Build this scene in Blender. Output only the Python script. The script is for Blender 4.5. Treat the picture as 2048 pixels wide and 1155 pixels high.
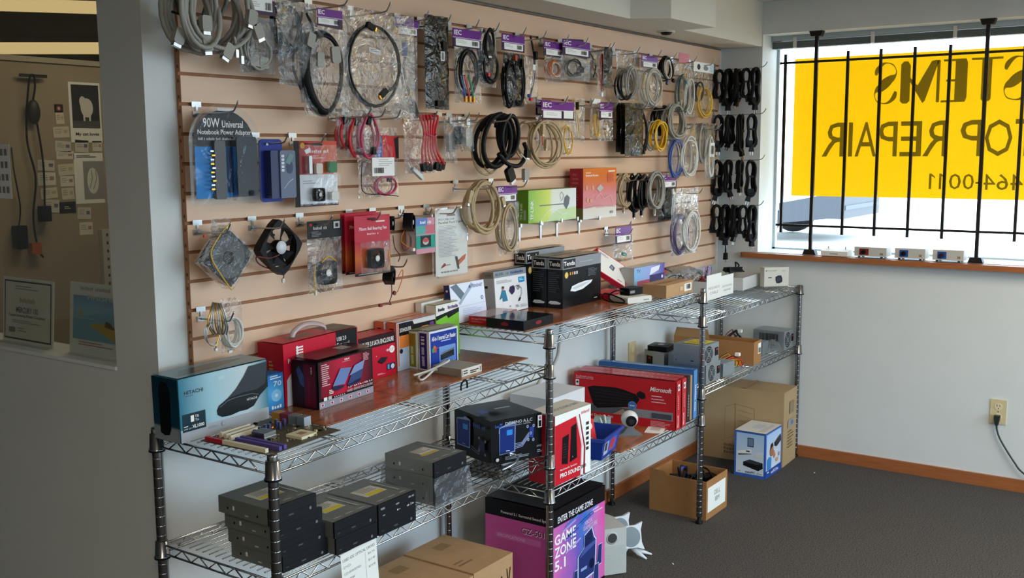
import bpy, math, random
import numpy as np
from mathutils import Vector, Matrix, Euler
random.seed(7)
for o in list(bpy.data.objects): bpy.data.objects.remove(o)
SC = bpy.context.scene; COL = SC.collection
PI = math.pi; V = Vector

# ---------------------------------------------------------------- camera
CF, CYAW, CPIT, CROL = 2073.09, 0.9651, 0.1316, 0.0060
CAM = V((-5.0619, -2.2189, 1.5781))
def _axes():
    cy, sy, cp, sp = math.cos(CYAW), math.sin(CYAW), math.cos(CPIT), math.sin(CPIT)
    f = V((sy*cp, cy*cp, -sp)); r = V((cy, -sy, 0)); d = f.cross(r)
    c, s = math.cos(CROL), math.sin(CROL)
    return r*c + d*s, d*c - r*s, f
AR, AD, AF = _axes()
cam_data = bpy.data.cameras.new('camera'); cam = bpy.data.objects.new('camera', cam_data); COL.objects.link(cam)
cam_data.sensor_width = 36; cam_data.lens = CF/2048*36; cam_data.clip_start = 0.02; cam_data.clip_end = 200
cam.matrix_world = Matrix(((AR.x, -AD.x, -AF.x, CAM.x), (AR.y, -AD.y, -AF.y, CAM.y), (AR.z, -AD.z, -AF.z, CAM.z), (0, 0, 0, 1)))
SC.camera = cam
def at(u, v, axis, val):                 # where the sight line through photo point (u, v) meets the plane axis = val
    d = AF*CF + AR*(u-1024) + AD*(v-577.5)
    return CAM + d*((val-CAM[axis])/d[axis])

# ---------------------------------------------------------------- daylight, lamps, exposure
SC.view_settings.view_transform = 'Standard'; SC.view_settings.look = 'None'
SC.view_settings.exposure = 0.07; SC.view_settings.gamma = 1.0; SC.view_settings.use_curve_mapping = False
W = bpy.data.worlds.new('sky'); SC.world = W; W.use_nodes = True
W.node_tree.nodes['Background'].inputs[0].default_value = (0.60, 0.81, 1.0, 1)
W.node_tree.nodes['Background'].inputs[1].default_value = 6.0
def area(name, loc, rot, sx, sy, power, col, portal=False):
    l = bpy.data.lights.new(name, 'AREA'); l.shape = 'RECTANGLE'; l.size = sx; l.size_y = sy; l.energy = power; l.color = col
    o = bpy.data.objects.new(name, l); COL.objects.link(o); o.location = loc; o.rotation_euler = rot
    if portal: l.cycles.is_portal = True
    return o
area('side_window_portal', (0.45, -1.75, 1.6), (0, PI/2, 0), 1.2, 3.2, 1, (1, 1, 1), True)
area('storefront_portal', (-2.05, -4.32, 1.2), (PI/2, 0, 0), 4.1, 2.1, 1, (1, 1, 1), True)
SUN = bpy.data.lights.new('sun', 'SUN'); SUN.energy = 4.0; SUN.angle = 0.02; SUN.color = (1, .96, .9)
so = bpy.data.objects.new('sun', SUN); COL.objects.link(so); so.rotation_euler = (math.radians(8), math.radians(-12), 0)

WARM = (1, .90, .74)
area('ceiling_lamp_near_wall', (-1.3, -1.9, 2.20), (0, 0, 0), 1.2, .6, 26, WARM)
area('ceiling_lamp_front', (-2.3, -3.4, 2.30), (0, 0, 0), 1.2, .6, 16, WARM)
area('partition_fill', (-5.6, -2.6, 2.30), (0, 0, 0), 1.2, .6, 52, WARM)  # unseen fill light, added to brighten the workshop partition

# ---------------------------------------------------------------- materials
def lin(h):
    if isinstance(h, str): c = [int(h[i:i+2], 16)/255 for i in (0, 2, 4)]
    else: c = [x/255 for x in h]
    return tuple(x/12.92 if x <= .04045 else ((x+.055)/1.055)**2.4 for x in c) + (1,)
_M = {}
def mat(name, col='808080', rough=.5, metal=0.0, var=0.0, scale=30.0, bump=0.0, bscale=None, spec=.5, coat=0.0, stretch=(1, 1, 1), col2=None, emit=0.0):
    if name in _M: return _M[name]
    m = bpy.data.materials.new(name); m.use_nodes = True; nt = m.node_tree; N = nt.nodes; L = nt.links
    b = N['Principled BSDF']
    b.inputs['Base Color'].default_value = lin(col); b.inputs['Roughness'].default_value = rough; b.inputs['Metallic'].default_value = metal
    b.inputs['Specular IOR Level'].default_value = spec; b.inputs['Coat Weight'].default_value = coat; b.inputs['Coat Roughness'].default_value = .12
    if emit: b.inputs['Emission Color'].default_value = lin(col); b.inputs['Emission Strength'].default_value = emit
    if var or bump or col2:
        tc = N.new('ShaderNodeTexCoord'); mp = N.new('ShaderNodeMapping'); mp.inputs['Scale'].default_value = stretch
        L.new(tc.outputs['Object'], mp.inputs[0])
        if var or col2:
            n = N.new('ShaderNodeTexNoise'); n.inputs['Scale'].default_value = scale; n.inputs['Detail'].default_value = 5; L.new(mp.outputs[0], n.inputs[0])
            r = N.new('ShaderNodeValToRGB'); c = lin(col); c2 = lin(col2) if col2 else None
            r.color_ramp.elements[0].position = .3; r.color_ramp.elements[1].position = .7
            r.color_ramp.elements[0].color = c if c2 else tuple(max(0, x*(1-var)) for x in c[:3]) + (1,)
            r.color_ramp.elements[1].color = c2 if c2 else tuple(min(1, x*(1+var)) for x in c[:3]) + (1,)
            L.new(n.outputs[0], r.inputs[0]); L.new(r.outputs[0], b.inputs['Base Color'])
        if bump:
            n2 = N.new('ShaderNodeTexNoise'); n2.inputs['Scale'].default_value = bscale or scale; n2.inputs['Detail'].default_value = 4; L.new(mp.outputs[0], n2.inputs[0])
            bp = N.new('ShaderNodeBump'); bp.inputs['Strength'].default_value = bump; bp.inputs['Distance'].default_value = .004
            L.new(n2.outputs[0], bp.inputs['Height']); L.new(bp.outputs[0], b.inputs['Normal'])
    _M[name] = m; return m
def P(h, rough=.34): return mat('print_%s_%d' % (h, rough*100), h, rough, spec=.19)                # printed card
def K(h, rough=.45): return mat('plastic_%s_%d' % (h, rough*100), h, rough, spec=.35)              # moulded plastic
def grad(name, stops, axis=2, rough=.3, noise=0.0):                                      # printed colour blend over a carton
    if name in _M: return _M[name]
    m = bpy.data.materials.new(name); m.use_nodes = True; N = m.node_tree.nodes; L = m.node_tree.links; b = N['Principled BSDF']; b.inputs['Roughness'].default_value = rough; b.inputs['Specular IOR Level'].default_value = .26
    tc = N.new('ShaderNodeTexCoord'); sp = N.new('ShaderNodeSeparateXYZ'); L.new(tc.outputs['Generated'], sp.inputs[0])
    r = N.new('ShaderNodeValToRGB'); e = r.color_ramp.elements
    while len(e) < len(stops): e.new(.5)
    for el, (p, c) in zip(e, stops): el.position = p; el.color = lin(c)
    out = sp.outputs[axis]
    if noise:
        n = N.new('ShaderNodeTexNoise'); n.inputs['Scale'].default_value = 4; n.inputs['Detail'].default_value = 4; L.new(tc.outputs['Generated'], n.inputs[0])
        a = N.new('ShaderNodeMath'); a.operation = 'MULTIPLY_ADD'; L.new(n.outputs[0], a.inputs[0]); a.inputs[1].default_value = noise; L.new(out, a.inputs[2])
        s = N.new('ShaderNodeMath'); s.operation = 'SUBTRACT'; L.new(a.outputs[0], s.inputs[0]); s.inputs[1].default_value = noise*.5; out = s.outputs[0]
    L.new(out, r.inputs[0]); L.new(r.outputs[0], b.inputs['Base Color']); _M[name] = m; return m
def clear(name, tint='ffffff', gloss=.22, rough=.12, bump=.6, scale=25.0, haze=.06, hazecol='ffffff'):   # thin clear or tinted film
    if name in _M: return _M[name]
    m = bpy.data.materials.new(name); m.use_nodes = True; nt = m.node_tree; N = nt.nodes; L = nt.links
    N.remove(N['Principled BSDF']); out = N['Material Output']
    t = N.new('ShaderNodeBsdfTransparent'); t.inputs[0].default_value = lin(tint)
    g = N.new('ShaderNodeBsdfGlossy'); g.inputs['Roughness'].default_value = rough
    d = N.new('ShaderNodeBsdfDiffuse'); d.inputs[0].default_value = lin(hazecol)
    m1 = N.new('ShaderNodeMixShader'); m1.inputs[0].default_value = haze; L.new(t.outputs[0], m1.inputs[1]); L.new(d.outputs[0], m1.inputs[2])
    m2 = N.new('ShaderNodeMixShader'); L.new(m1.outputs[0], m2.inputs[1]); L.new(g.outputs[0], m2.inputs[2])
    fr = N.new('ShaderNodeLayerWeight'); fr.inputs[0].default_value = .25; mu = N.new('ShaderNodeMath'); mu.operation = 'MULTIPLY_ADD'
    L.new(fr.outputs['Fresnel'], mu.inputs[0]); mu.inputs[1].default_value = gloss*1.6; mu.inputs[2].default_value = gloss*.08; L.new(mu.outputs[0], m2.inputs[0])
    if bump:
        tc = N.new('ShaderNodeTexCoord'); n = N.new('ShaderNodeTexNoise'); n.inputs['Scale'].default_value = scale; n.inputs['Detail'].default_value = 3; n.inputs['Distortion'].default_value = 1.5; L.new(tc.outputs['Object'], n.inputs[0])
        bp = N.new('ShaderNodeBump'); bp.inputs['Strength'].default_value = bump; bp.inputs['Distance'].default_value = .02
        L.new(n.outputs[0], bp.inputs['Height']); L.new(bp.outputs[0], g.inputs['Normal']); L.new(bp.outputs[0], fr.inputs['Normal'])
    L.new(m2.outputs[0], out.inputs[0]); _M[name] = m; return m
WALLM = mat('painted_wall', 'd3d5d2', .7, bump=.12, bscale=260, var=.02, scale=6)
SHADEWALL = WALLM
CEILM = mat('painted_ceiling', 'd6d0c2', .8)
CARPET = mat('grey_carpet', '524e4b', .95, var=.55, scale=170, bump=.9, bscale=300, spec=.1)
SLATM = mat('slat_laminate', 'dab698', .38, var=.04, scale=7, stretch=(.6, 1, 3))
MDF = mat('raw_mdf', '9a6a48', .75, var=.08, scale=60)
OAK = mat('stained_oak', '9a5a30', .45, var=.14, scale=10, stretch=(1, 1, 12))
OAKY = mat('stained_oak_trim', '9a5a30', .45, var=.14, scale=10, stretch=(12, 1, 12))
CHROME = mat('chrome_wire', 'c8ccd0', .16, 1.0)
CHROMED = mat('chrome_post', '8f8f90', .2, 1.0)
STEEL = mat('zinc_steel', 'b9bcbd', .3, 1.0)
GALV = mat('galvanised_case', 'a9b1b5', .42, .85, var=.06, scale=12)
DRIVEM = mat('drive_case', '9b9d97', .45, .7, var=.05, scale=14)
IRON = mat('black_iron', '17120f', .5, .3)
BLACK = mat('black_plastic', '0e0e10', .42, spec=.16); BLACKC = mat('black_cable', '0f0f11', .45, spec=.18); DKGREY = mat('dark_grey_plastic', '27282b', .45, spec=.18)
GREYC = mat('grey_cable', '98958c', .5); TANC = mat('tan_cable', 'b09a74', .5); LTGREY = K('b8b5aa', .5); BEIGE = K('d9d3c3', .5); WHITEC = mat('white_cable', 'd5d2c9', .5)
REDC = mat('red_cable', 'd01f2c', .4); PINKC = mat('pink_cable', 'c23a63', .4); YELC = mat('yellow_cable', 'e0ae17', .4); GOLD = mat('gold_plug', 'd8a540', .25, 1.0); BLUEC = mat('blue_cable', '2b4f9e', .4); ORGC = mat('orange_wire', 'd56a20', .5); GRNC = mat('green_wire', '2c8a54', .5)
WHITE = P('f0efea', .5); PAPER = P('e9e8e2', .75); INK = P('2b2a2c', .6); GREYINK = P('8a8885', .6)
KRAFT = mat('kraft_card', 'b08a60', .75, var=.05, scale=20, stretch=(1, 1, 4)); KRAFTIN = mat('kraft_card_inside', '9c7850', .8); KRAFTD = mat('kraft_card_dark', 'a07040', .75, var=.05, scale=20)
BAG = clear('clear_bag', 'f9f9f9', .30, .08, .75, 16, .035)
BAGF = clear('frosted_bag', 'eef0f2', .3, .12, .7, 14, .10, 'c9cdd0')
ASTAT = clear('antistatic_bag', '6f6d69', .6, .12, .8, 18, .10, '5a5752')
BLISTER = clear('clear_blister', 'fbfcfd', .25, .05, .12, 8, .0)
# ---------------------------------------------------------------- mesh tools
_T = {}
def text2d(s, bold=0.0):
    key = (s, bold)
    if key not in _T:
        cu = bpy.data.curves.new('lettering', 'FONT'); cu.body = s; cu.size = 1; cu.resolution_u = 2; cu.offset = bold; cu.fill_mode = 'FRONT'
        ob = bpy.data.objects.new('lettering', cu); me = ob.to_mesh()
        vs = [(v.co.x, v.co.y) for v in me.vertices]; fs = [tuple(p.vertices) for p in me.polygons]
        ob.to_mesh_clear(); bpy.data.objects.remove(ob); bpy.data.curves.remove(cu)
        xs = [v[0] for v in vs]; ys = [v[1] for v in vs]; x0, x1, y0, y1 = min(xs), max(xs), min(ys), max(ys)
        _T[key] = ([((x-x0)/max(1e-6, x1-x0), (y-y0)/max(1e-6, y1-y0)) for x, y in vs], fs)
    return _T[key]
class MB:
    def __init__(s): s.v = []; s.f = []; s.m = []; s.sm = []; s.mats = []; s.off = 0.0; s.X = None
    def mi(s, m):
        if m not in s.mats: s.mats.append(m)
        return s.mats.index(m)
    def add(s, vs, fs, m, smooth=False):
        b = len(s.v); i = s.mi(m)
        if s.X is not None: vs = [s.X @ V(p) for p in vs]
        s.v += [tuple(p) for p in vs]; s.f += [tuple(b+k for k in f) for f in fs]; s.m += [i]*len(fs); s.sm += [smooth]*len(fs); return s
    def box(s, x0, x1, y0, y1, z0, z1, m, open_top=False):
        vs = [(x, y, z) for z in (z0, z1) for y in (y0, y1) for x in (x0, x1)]
        fs = [(0, 2, 3, 1), (4, 5, 7, 6), (0, 1, 5, 4), (2, 6, 7, 3), (0, 4, 6, 2), (1, 3, 7, 5)]
        if open_top: fs = [fs[0]] + fs[2:]
        return s.add(vs, fs, m)
    def rbox(s, x0, x1, y0, y1, z0, z1, m, r=.004, axis=1, n=3):     # rounded in the plane across AXIS
        lo, hi = {1: ((x0, z0), (x1, z1)), 0: ((y0, z0), (y1, z1)), 2: ((x0, y0), (x1, y1))}[axis]
        pts = []
        for (cx, cy, a0) in ((hi[0]-r, hi[1]-r, 0), (lo[0]+r, hi[1]-r, 90), (lo[0]+r, lo[1]+r, 180), (hi[0]-r, lo[1]+r, 270)):
            for k in range(n+1):
                a = math.radians(a0+90*k/n); pts.append((cx+r*math.cos(a), cy+r*math.sin(a)))
        return s.prism(pts, *{1: (y0, y1), 0: (x0, x1), 2: (z0, z1)}[axis], m, axis)
    def prism(s, pts, a, b, m, axis=1, m2=None):
        def q(p, t): return {1: (p[0], t, p[1]), 0: (t, p[0], p[1]), 2: (p[0], p[1], t)}[axis]
        n = len(pts); vs = [q(p, a) for p in pts] + [q(p, b) for p in pts]
        s.add(vs, [tuple(range(n)), tuple(range(2*n-1, n-1, -1))], m); return s.add(vs, [(i, (i+1) % n, n+(i+1) % n, n+i) for i in range(n)], m2 or m)
    def tube(s, pts, r, m, n=6, closed=False, flat=1.0):
        pts = [V(p) for p in pts]; k = len(pts)
        if k < 2: return s
        rs = r if isinstance(r, (list, tuple)) else [r]*k
        up = None; vs = []
        for i, p in enumerate(pts):
            t = (pts[(i+1) % k]-pts[i-1]) if closed else (pts[min(i+1, k-1)]-pts[max(i-1, 0)])
            if t.length < 1e-9: t = V((0, 0, 1))
            t.normalize()
            if up is None: up = t.orthogonal().normalized()
            up = (up - t*up.dot(t)); up = up.normalized() if up.length > 1e-6 else t.orthogonal().normalized()
            w = t.cross(up)
            for j in range(n):
                a = 2*PI*j/n; vs.append(p + (up*math.cos(a) + w*math.sin(a)*flat)*rs[i])
        fs = [(i*n+j, i*n+(j+1) % n, ((i+1) % k)*n+(j+1) % n, ((i+1) % k)*n+j) for i in range(k if closed else k-1) for j in range(n)]
        if not closed: fs += [tuple(range(n-1, -1, -1)), tuple((k-1)*n+j for j in range(n))]
        return s.add(vs, fs, m, True)
    def lathe(s, prof, m, n=16, o=(0, 0, 0), axis=2, smooth=True):    # prof: (radius, height)
        vs = []
        for r, h in prof:
            for j in range(n):
                a = 2*PI*j/n; c, d = r*math.cos(a), r*math.sin(a)
                p = {2: (c, d, h), 1: (c, h, d), 0: (h, c, d)}[axis]; vs.append((o[0]+p[0], o[1]+p[1], o[2]+p[2]))
        k = len(prof)
        fs = [(i*n+j, i*n+(j+1) % n, (i+1)*n+(j+1) % n, (i+1)*n+j) for i in range(k-1) for j in range(n)]
        s.add(vs, fs, m, smooth); return s.add([vs[j] for j in range(n)] + vs[(k-1)*n:], [tuple(range(n-1, -1, -1)), tuple(range(n, 2*n))], m)
    def ball(s, o, r, m, n=12, sc=(1, 1, 1)):
        k = n//2; vs = []; 
        for i in range(k+1):
            a = PI*i/k
            for j in range(n): b = 2*PI*j/n; vs.append((o[0]+sc[0]*r*math.sin(a)*math.cos(b), o[1]+sc[1]*r*math.sin(a)*math.sin(b), o[2]+sc[2]*r*math.cos(a)))
        return s.add(vs, [(i*n+j, i*n+(j+1) % n, (i+1)*n+(j+1) % n, (i+1)*n+j) for i in range(k) for j in range(n)], m, True)
    def face(s, w, d, h, side='front', z0=0.0, x0=0.0, y0=0.0):
        hw, hd = w/2, d/2
        o, u, v, n, a, b = {'front': ((-hw, -hd, 0), (1, 0, 0), (0, 0, 1), (0, -1, 0), w, h), 'back': ((hw, hd, 0), (-1, 0, 0), (0, 0, 1), (0, 1, 0), w, h),
            'left': ((-hw, hd, 0), (0, -1, 0), (0, 0, 1), (-1, 0, 0), d, h), 'right': ((hw, -hd, 0), (0, 1, 0), (0, 0, 1), (1, 0, 0), d, h),
            'top': ((-hw, -hd, h), (1, 0, 0), (0, 1, 0), (0, 0, 1), w, d)}[side]
        return Face(s, V(o)+V((x0, y0, z0)), V(u), V(v), V(n), a, b)
    def build(s, name, parent=None, loc=(0, 0, 0), rz=0.0, rot=None):
        me = bpy.data.meshes.new(name); me.from_pydata(s.v, [], s.f)
        for m in s.mats: me.materials.append(m)
        me.polygons.foreach_set('material_index', s.m); me.polygons.foreach_set('use_smooth', s.sm); me.update()
        o = bpy.data.objects.new(name, me); COL.objects.link(o); o.location = loc; o.rotation_euler = rot or (0, 0, rz)
        if parent: o.parent = parent
        return o
class Face:                                        # prints on one face of a carton, in fractions of its width and height
    def __init__(s, mb, o, u, v, n, w, h): s.mb, s.o, s.u, s.v, s.n, s.w, s.h = mb, o, u, v, n, w, h
    def pt(s, a, b): return s.o + s.u*(a*s.w) + s.v*(b*s.h) + s.n*s.mb.off
    def poly(s, pts, m): s.mb.off += .00012; s.mb.add([s.pt(*p) for p in pts], [tuple(range(len(pts)))], m); return s
    def rect(s, a0, b0, a1, b1, m): return s.poly([(a0, b0), (a1, b0), (a1, b1), (a0, b1)], m)
    def ell(s, a, b, ra, rb, m, n=20, t0=0.0): return s.poly([(a+ra*math.cos(t0+2*PI*k/n), b+rb*math.sin(t0+2*PI*k/n)) for k in range(n)], m)
    def line(s, pts, w, m):                        # stroke, width w in metres
        for (a, b), (c, d) in zip(pts, pts[1:]):
            p, q = V((a*s.w, b*s.h)), V((c*s.w, d*s.h)); t = (q-p)
            if t.length < 1e-6: continue
            t.normalize(); k = V((-t.y, t.x))*w/2; e = t*w*.3
            s.poly([((x.x)/s.w, (x.y)/s.h) for x in (p-e+k, p-e-k, q+e-k, q+e+k)][::-1], m)
        return s
    def text(s, t, a0, b0, a1, b1, m, bold=0.0, slant=0.0, rot=False):
        vs, fs = text2d(t, bold); s.mb.off += .00012
        if rot: s.mb.add([s.pt(a1-(a1-a0)*y, b0+(b1-b0)*x) for x, y in vs], fs, m)
        else: s.mb.add([s.pt(a0+(a1-a0)*x+slant*y, b0+(b1-b0)*y) for x, y in vs], fs, m)
        return s
    def scrib(s, t, a0, b0, a1, b1, m, bold=0.0, slant=0.0, rot=False):    # print that cannot be read in the photograph: bare marks
        n = len(t)
        for k, ch in enumerate(t):
            if ch == ' ': continue
            p, q = (k+.12)/n, (k+.82)/n
            if rot: s.rect(a0, b0+(b1-b0)*p, a1, b0+(b1-b0)*q, m)
            else: s.rect(a0+(a1-a0)*p, b0, a0+(a1-a0)*q, b1-(b1-b0)*(.25 if k % 3 else 0), m)
        return s
    def lines(s, a0, b0, a1, b1, n, m, fill=.45, seed=1):    # rows of print too small to read
        rr = random.Random(seed); h = (b1-b0)/n
        for k in range(n): s.rect(a0, b1-(k+fill)*h, a0+(a1-a0)*rr.uniform(.6, 1), b1-k*h, m)
        return s
    def bars(s, a0, b0, a1, b1, m, seed=3):
        rr = random.Random(seed); x = a0
        while x < a1:
            w = (a1-a0)*rr.uniform(.03, .08); s.rect(x, b0, min(a1, x+w), b1, m); x += w + (a1-a0)*rr.uniform(.03, .07)
        return s
def empty(name, loc, rz=0.0, rot=None):
    o = bpy.data.objects.new(name, None); o.empty_display_size = .05; COL.objects.link(o); o.location = loc; o.rotation_euler = rot or (0, 0, rz); return o
def tag(o, label=None, cat=None, group=None, kind=None):
    if label: o['label'] = label
    if cat: o['category'] = cat
    if group: o['group'] = group
    if kind: o['kind'] = kind
    return o
def struct(name, mb, label, cat='room', parent=None):
    o = mb.build(name, parent)
    if not parent: tag(o, label, cat, None, 'structure')
    return o
def smooth(pts, n=8, closed=False):               # Catmull-Rom through the points
    pts = [V(p) for p in pts]; k = len(pts); out = []
    for i in range(k if closed else k-1):
        g = lambda j: pts[j % k] if closed else pts[min(max(j, 0), k-1)]
        a, b, c, d = g(i-1), g(i), g(i+1), g(i+2)
        for j in range(n):
            t = j/n; out.append(.5*((2*b) + (c-a)*t + (2*a-5*b+4*c-d)*t*t + (3*b-a-3*c+d)*t**3))
    if not closed: out.append(pts[-1])
    return out
def coil(cx, cz, rx, rz, turns, r, dy=.02, y=0.0, jit=.08, seed=1, tilt=0.0, t0=PI/2, pinch=0.0):
    rr = random.Random(seed); out = []; N = 22; n = int(turns*N)
    ph = [rr.uniform(0, 6.28) for _ in range(4)]
    for i in range(n+1):
        k = i/N; a = t0 + 2*PI*k
        q = 1 + jit*math.sin(k*2.1+ph[0]) ; w = jit*math.sin(k*1.7+ph[1])
        c, s_ = math.cos(a), math.sin(a)
        x = c*rx*q*(1-pinch*max(0, s_)); z = s_*rz*(1+jit*.6*math.sin(k*1.3+ph[2]))
        out.append((cx + x + rx*w*.6 + z*tilt, y + dy*math.sin(k*2.9+ph[3]), cz + z + rz*w*.25))
    return out
# ================================================================ the room
XW, XP, YB, ZC = 0.10, -3.429, 0.019, 2.32
G0, GP = 1.0944, .0762                           # lowest full groove, groove spacing
def slab(name, boxes, m, label, cat='room'):
    b = MB()
    for q in boxes: b.box(*q, m)
    return struct(name, b, label, cat)
slab('floor', [(-8.1, .35, -4.5, 7.1, -.1, 0)], CARPET, 'dark grey flecked carpet floor', 'floor')
slab('ceiling', [(-8.1, .35, -4.5, 7.1, ZC, ZC+.12)], CEILM, 'off white ceiling above the shop', 'ceiling')
slab('wall_back', [(XP, XW, YB, YB+.1, 0, ZC)], WALLM, 'white painted wall carrying the slatted display panel', 'wall')
WY0, WY1, WZ0, WZ1 = -3.3, -.205, 1.05, 2.16
slab('wall_right', [(XW, .35, WY1, 7.1, 0, ZC), (XW, .35, -4.5, WY0, 0, ZC), (XW, .35, WY0, WY1, 0, WZ0), (XW, .35, WY0, WY1, WZ1, ZC)], WALLM, 'white wall with the barred window', 'wall')
IY0, IY1, IZ0, IZ1 = .197, 1.35, 1.008, 2.05
slab('wall_left', [(XP, XP+.11, YB+.1, IY0, 0, ZC), (XP, XP+.11, IY1, 7.1, 0, ZC), (XP, XP+.11, IY0, IY1, 0, IZ0), (XP, XP+.11, IY0, IY1, IZ1, ZC)], WALLM, 'shaded wall with the workshop window', 'wall')
slab('wall_front', [(-8.1, -4.1, -4.42, -4.3, 0, ZC), (0, .1, -4.42, -4.3, 0, ZC), (-4.1, 0, -4.42, -4.3, 0, .15), (-4.1, 0, -4.42, -4.3, 2.2, ZC)], WALLM, 'front wall with the storefront opening', 'wall')
slab('wall_rear', [(-8.1, .1, 7, 7.1, 0, ZC), (-8.1, -8, -4.42, 7.1, 0, ZC)], WALLM, 'far walls of the shop', 'wall')
b = MB(); b.box(XP, XW, -.2, YB, 2.1, ZC, CEILM)
b.prism([(-1.308, -.2), (-1.222, -.337), (-.82, -.35), (-.82, -.2)], 2.1, ZC, CEILM, 2)
struct('trim_1', b, 'boxed soffit with a projecting bump above the display wall', 'soffit')
def baseb(name, x0, x1, y0, y1, label, m=OAK):
    b = MB(); b.box(x0, x1, y0, y1, 0, .058, m); return struct(name, b, label, 'baseboard')
baseb('baseboard_right', XW-.014, XW, -3.5, YB, 'reddish brown wooden baseboard along the window wall', OAKY)
baseb('baseboard_back', XP, XW-.014, YB-.014, YB, 'reddish brown wooden baseboard under the display wall', mat('stained_oak_back', '9a5a30', .45, var=.14, scale=10, stretch=(1, 12, 12)))

# window_1: the barred shop window
root = tag(empty('window_1', (XW+.2, -1.75, WZ0)), 'wide shop window in the white wall', 'window', None, 'structure')
GX = .33
FRW = mat('window_frame', 'b9c4c8', .4)
b = MB(); y0, y1 = WY0, WY1
for q in ((GX-.02, GX+.01, y1-.014, y1, WZ0, WZ1), (GX-.02, GX+.01, y0, y0+.03, WZ0, WZ1), (GX-.02, GX+.01, y0, y1, WZ0, WZ0+.012), (GX-.02, GX+.01, y0, y1, WZ1-.03, WZ1)): b.box(*q, FRW)
def rel(o, p): o.parent = p; o.location = o.location - p.location; return o
rel(b.build('window_frame'), root)
b = MB(); b.box(GX-.003, GX+.003, y0+.02, y1-.014, WZ0+.012, WZ1-.03, clear('window_glass', 'ffffff', .06, .02, 0, 1, .0)); rel(b.build('glass'), root)
b = MB()
vs = [(-.125, XW-.035), (-.14, XW-.05), (-3.4, XW-.05), (-3.4, XW), (-.125, XW)]
b.prism([(x, y) for y, x in vs], WZ0-.026, WZ0, OAKY, 2); b.box(XW, GX-.02, WY0, WY1, WZ0-.0005, WZ0+.003, mat('sill_paint', 'dfe3e2', .35))
rel(b.build('sill'), root)

# window_2: the glazed opening into the workshop
root = tag(empty('window_2', (XP+.05, .7, IZ0)), 'glazed opening into the dim workshop', 'window', None, 'structure')
b = MB(); b.box(XP-.006, XP+.12, IY0, IY1, IZ0-.002, IZ0+.008, mat('sill_paint', 'dfe3e2', .35)); rel(b.build('sill'), root)
b = MB(); b.box(XP+.028, XP+.032, IY0, IY1, IZ0+.008, IZ1, clear('workshop_glass', 'f0f2f0', .08, .03, 0, 1, .03)); rel(b.build('glass'), root)

# the slotted display panel
SX0, SX1, SZ0, SZ1 = -3.333, .045, .985, 2.088
root = tag(empty('slatwall_panel', (SX0, 0, SZ0)), 'large wood laminate slatwall panel with brown horizontal grooves', 'display panel')
b = MB(); g = .0045
zs = [G0+GP*k for k in range(-1, 13)]; lo = SZ0
for z in zs + [SZ1+g]:
    hi = min(SZ1, z-g)
    b.box(0, SX1-SX0, 0, .0085, lo-SZ0, hi-SZ0, SLATM); lo = z+g
b.build('slat_boards', root)
b = MB(); b.box(-.0015, SX1-SX0, .0085, .0175, 0, SZ1-SZ0, MDF)
lo = SZ0
for z in zs + [SZ1+g]:
    hi = min(SZ1, z-g); b.box(-.0015, 0, 0, .0085, lo-SZ0, hi-SZ0, MDF)
    if z < SZ1:
        for q in (z-.018, z+.018): b.box(-.0025, -.0015, .006, .011, q-.004-SZ0, q+.004-SZ0, mat('mdf_slot', '5b3a24', .8))
    lo = z+g
b.build('grooved_core', root)
b = MB(); b.box(0, SX1-SX0, -.002, .0175, SZ1-SZ0, SZ1-SZ0+.006, mat('dark_edge_strip', '6a5140', .6)); b.build('top_strip', root)

# window grille
root = tag(empty('window_grille', (XW, -.87, 1.05)), 'black iron security grille standing in the window opening', 'window grille')
RX = XW+.014
def bar(name, y, z0, z1, post=False):
    b = MB(); r = .0065 if not post else .008
    b.box(-r, r, -r, r, z0-1.05, z1-1.05, IRON); return b.build(name, root, (RX-XW, y+.87, 0))
for k in range(15):
    y = -.3225-.1568*k
    if k in (1, 6, 11): bar('post', y, WZ0+.02, WZ1-.01, True)
    else: bar('bar', y, 1.158, 2.055)
for z in (1.197, 2.0125):
    b = MB(); b.box(-.005, .005, -2.55+.87, -.295+.87, z-.0055-1.05, z+.0055-1.05, IRON); b.build('rail', root, (RX-XW, 0, 0))
for k in (1, 6, 11):
    y = -.3225-.1568*k
    for nm, z, s in (('foot', WZ0+.003, 1), ('ceiling_bracket', WZ1, -1)):
        b = MB(); b.prism([(-.034, 0), (.034, 0), (.024, s*.026), (-.024, s*.026)], -.02, .02, IRON, 0); b.build(nm, root, (.012, y+.87, z-1.05))

# raised blind
root = tag(empty('window_blind', (.25, -1.7, 2.1)), 'grey slatted blind drawn up under the window head', 'blind')
b = MB(); b.box(-.03, .03, -1.55, WY1+1.7-.002, .035, .06, mat('blind_rail', 'aab3b3', .45)); b.build('head_rail', root)
b = MB()
for k in range(9): b.box(-.024, .024, -1.55, WY1+1.7-.004, -.004+k*.004, -.0015+k*.004, mat('blind_slat', '6e736f', .5))
b.build('slat_stack', root)
for y in (-.33, -.72, -1.1, -1.5):
    b = MB(); b.box(-.035, -.0245, y+1.7-.008, y+1.7+.008, -.004, .05, mat('clear_clip', 'd8d2c4', .3)); b.build('bracket', root)

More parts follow.
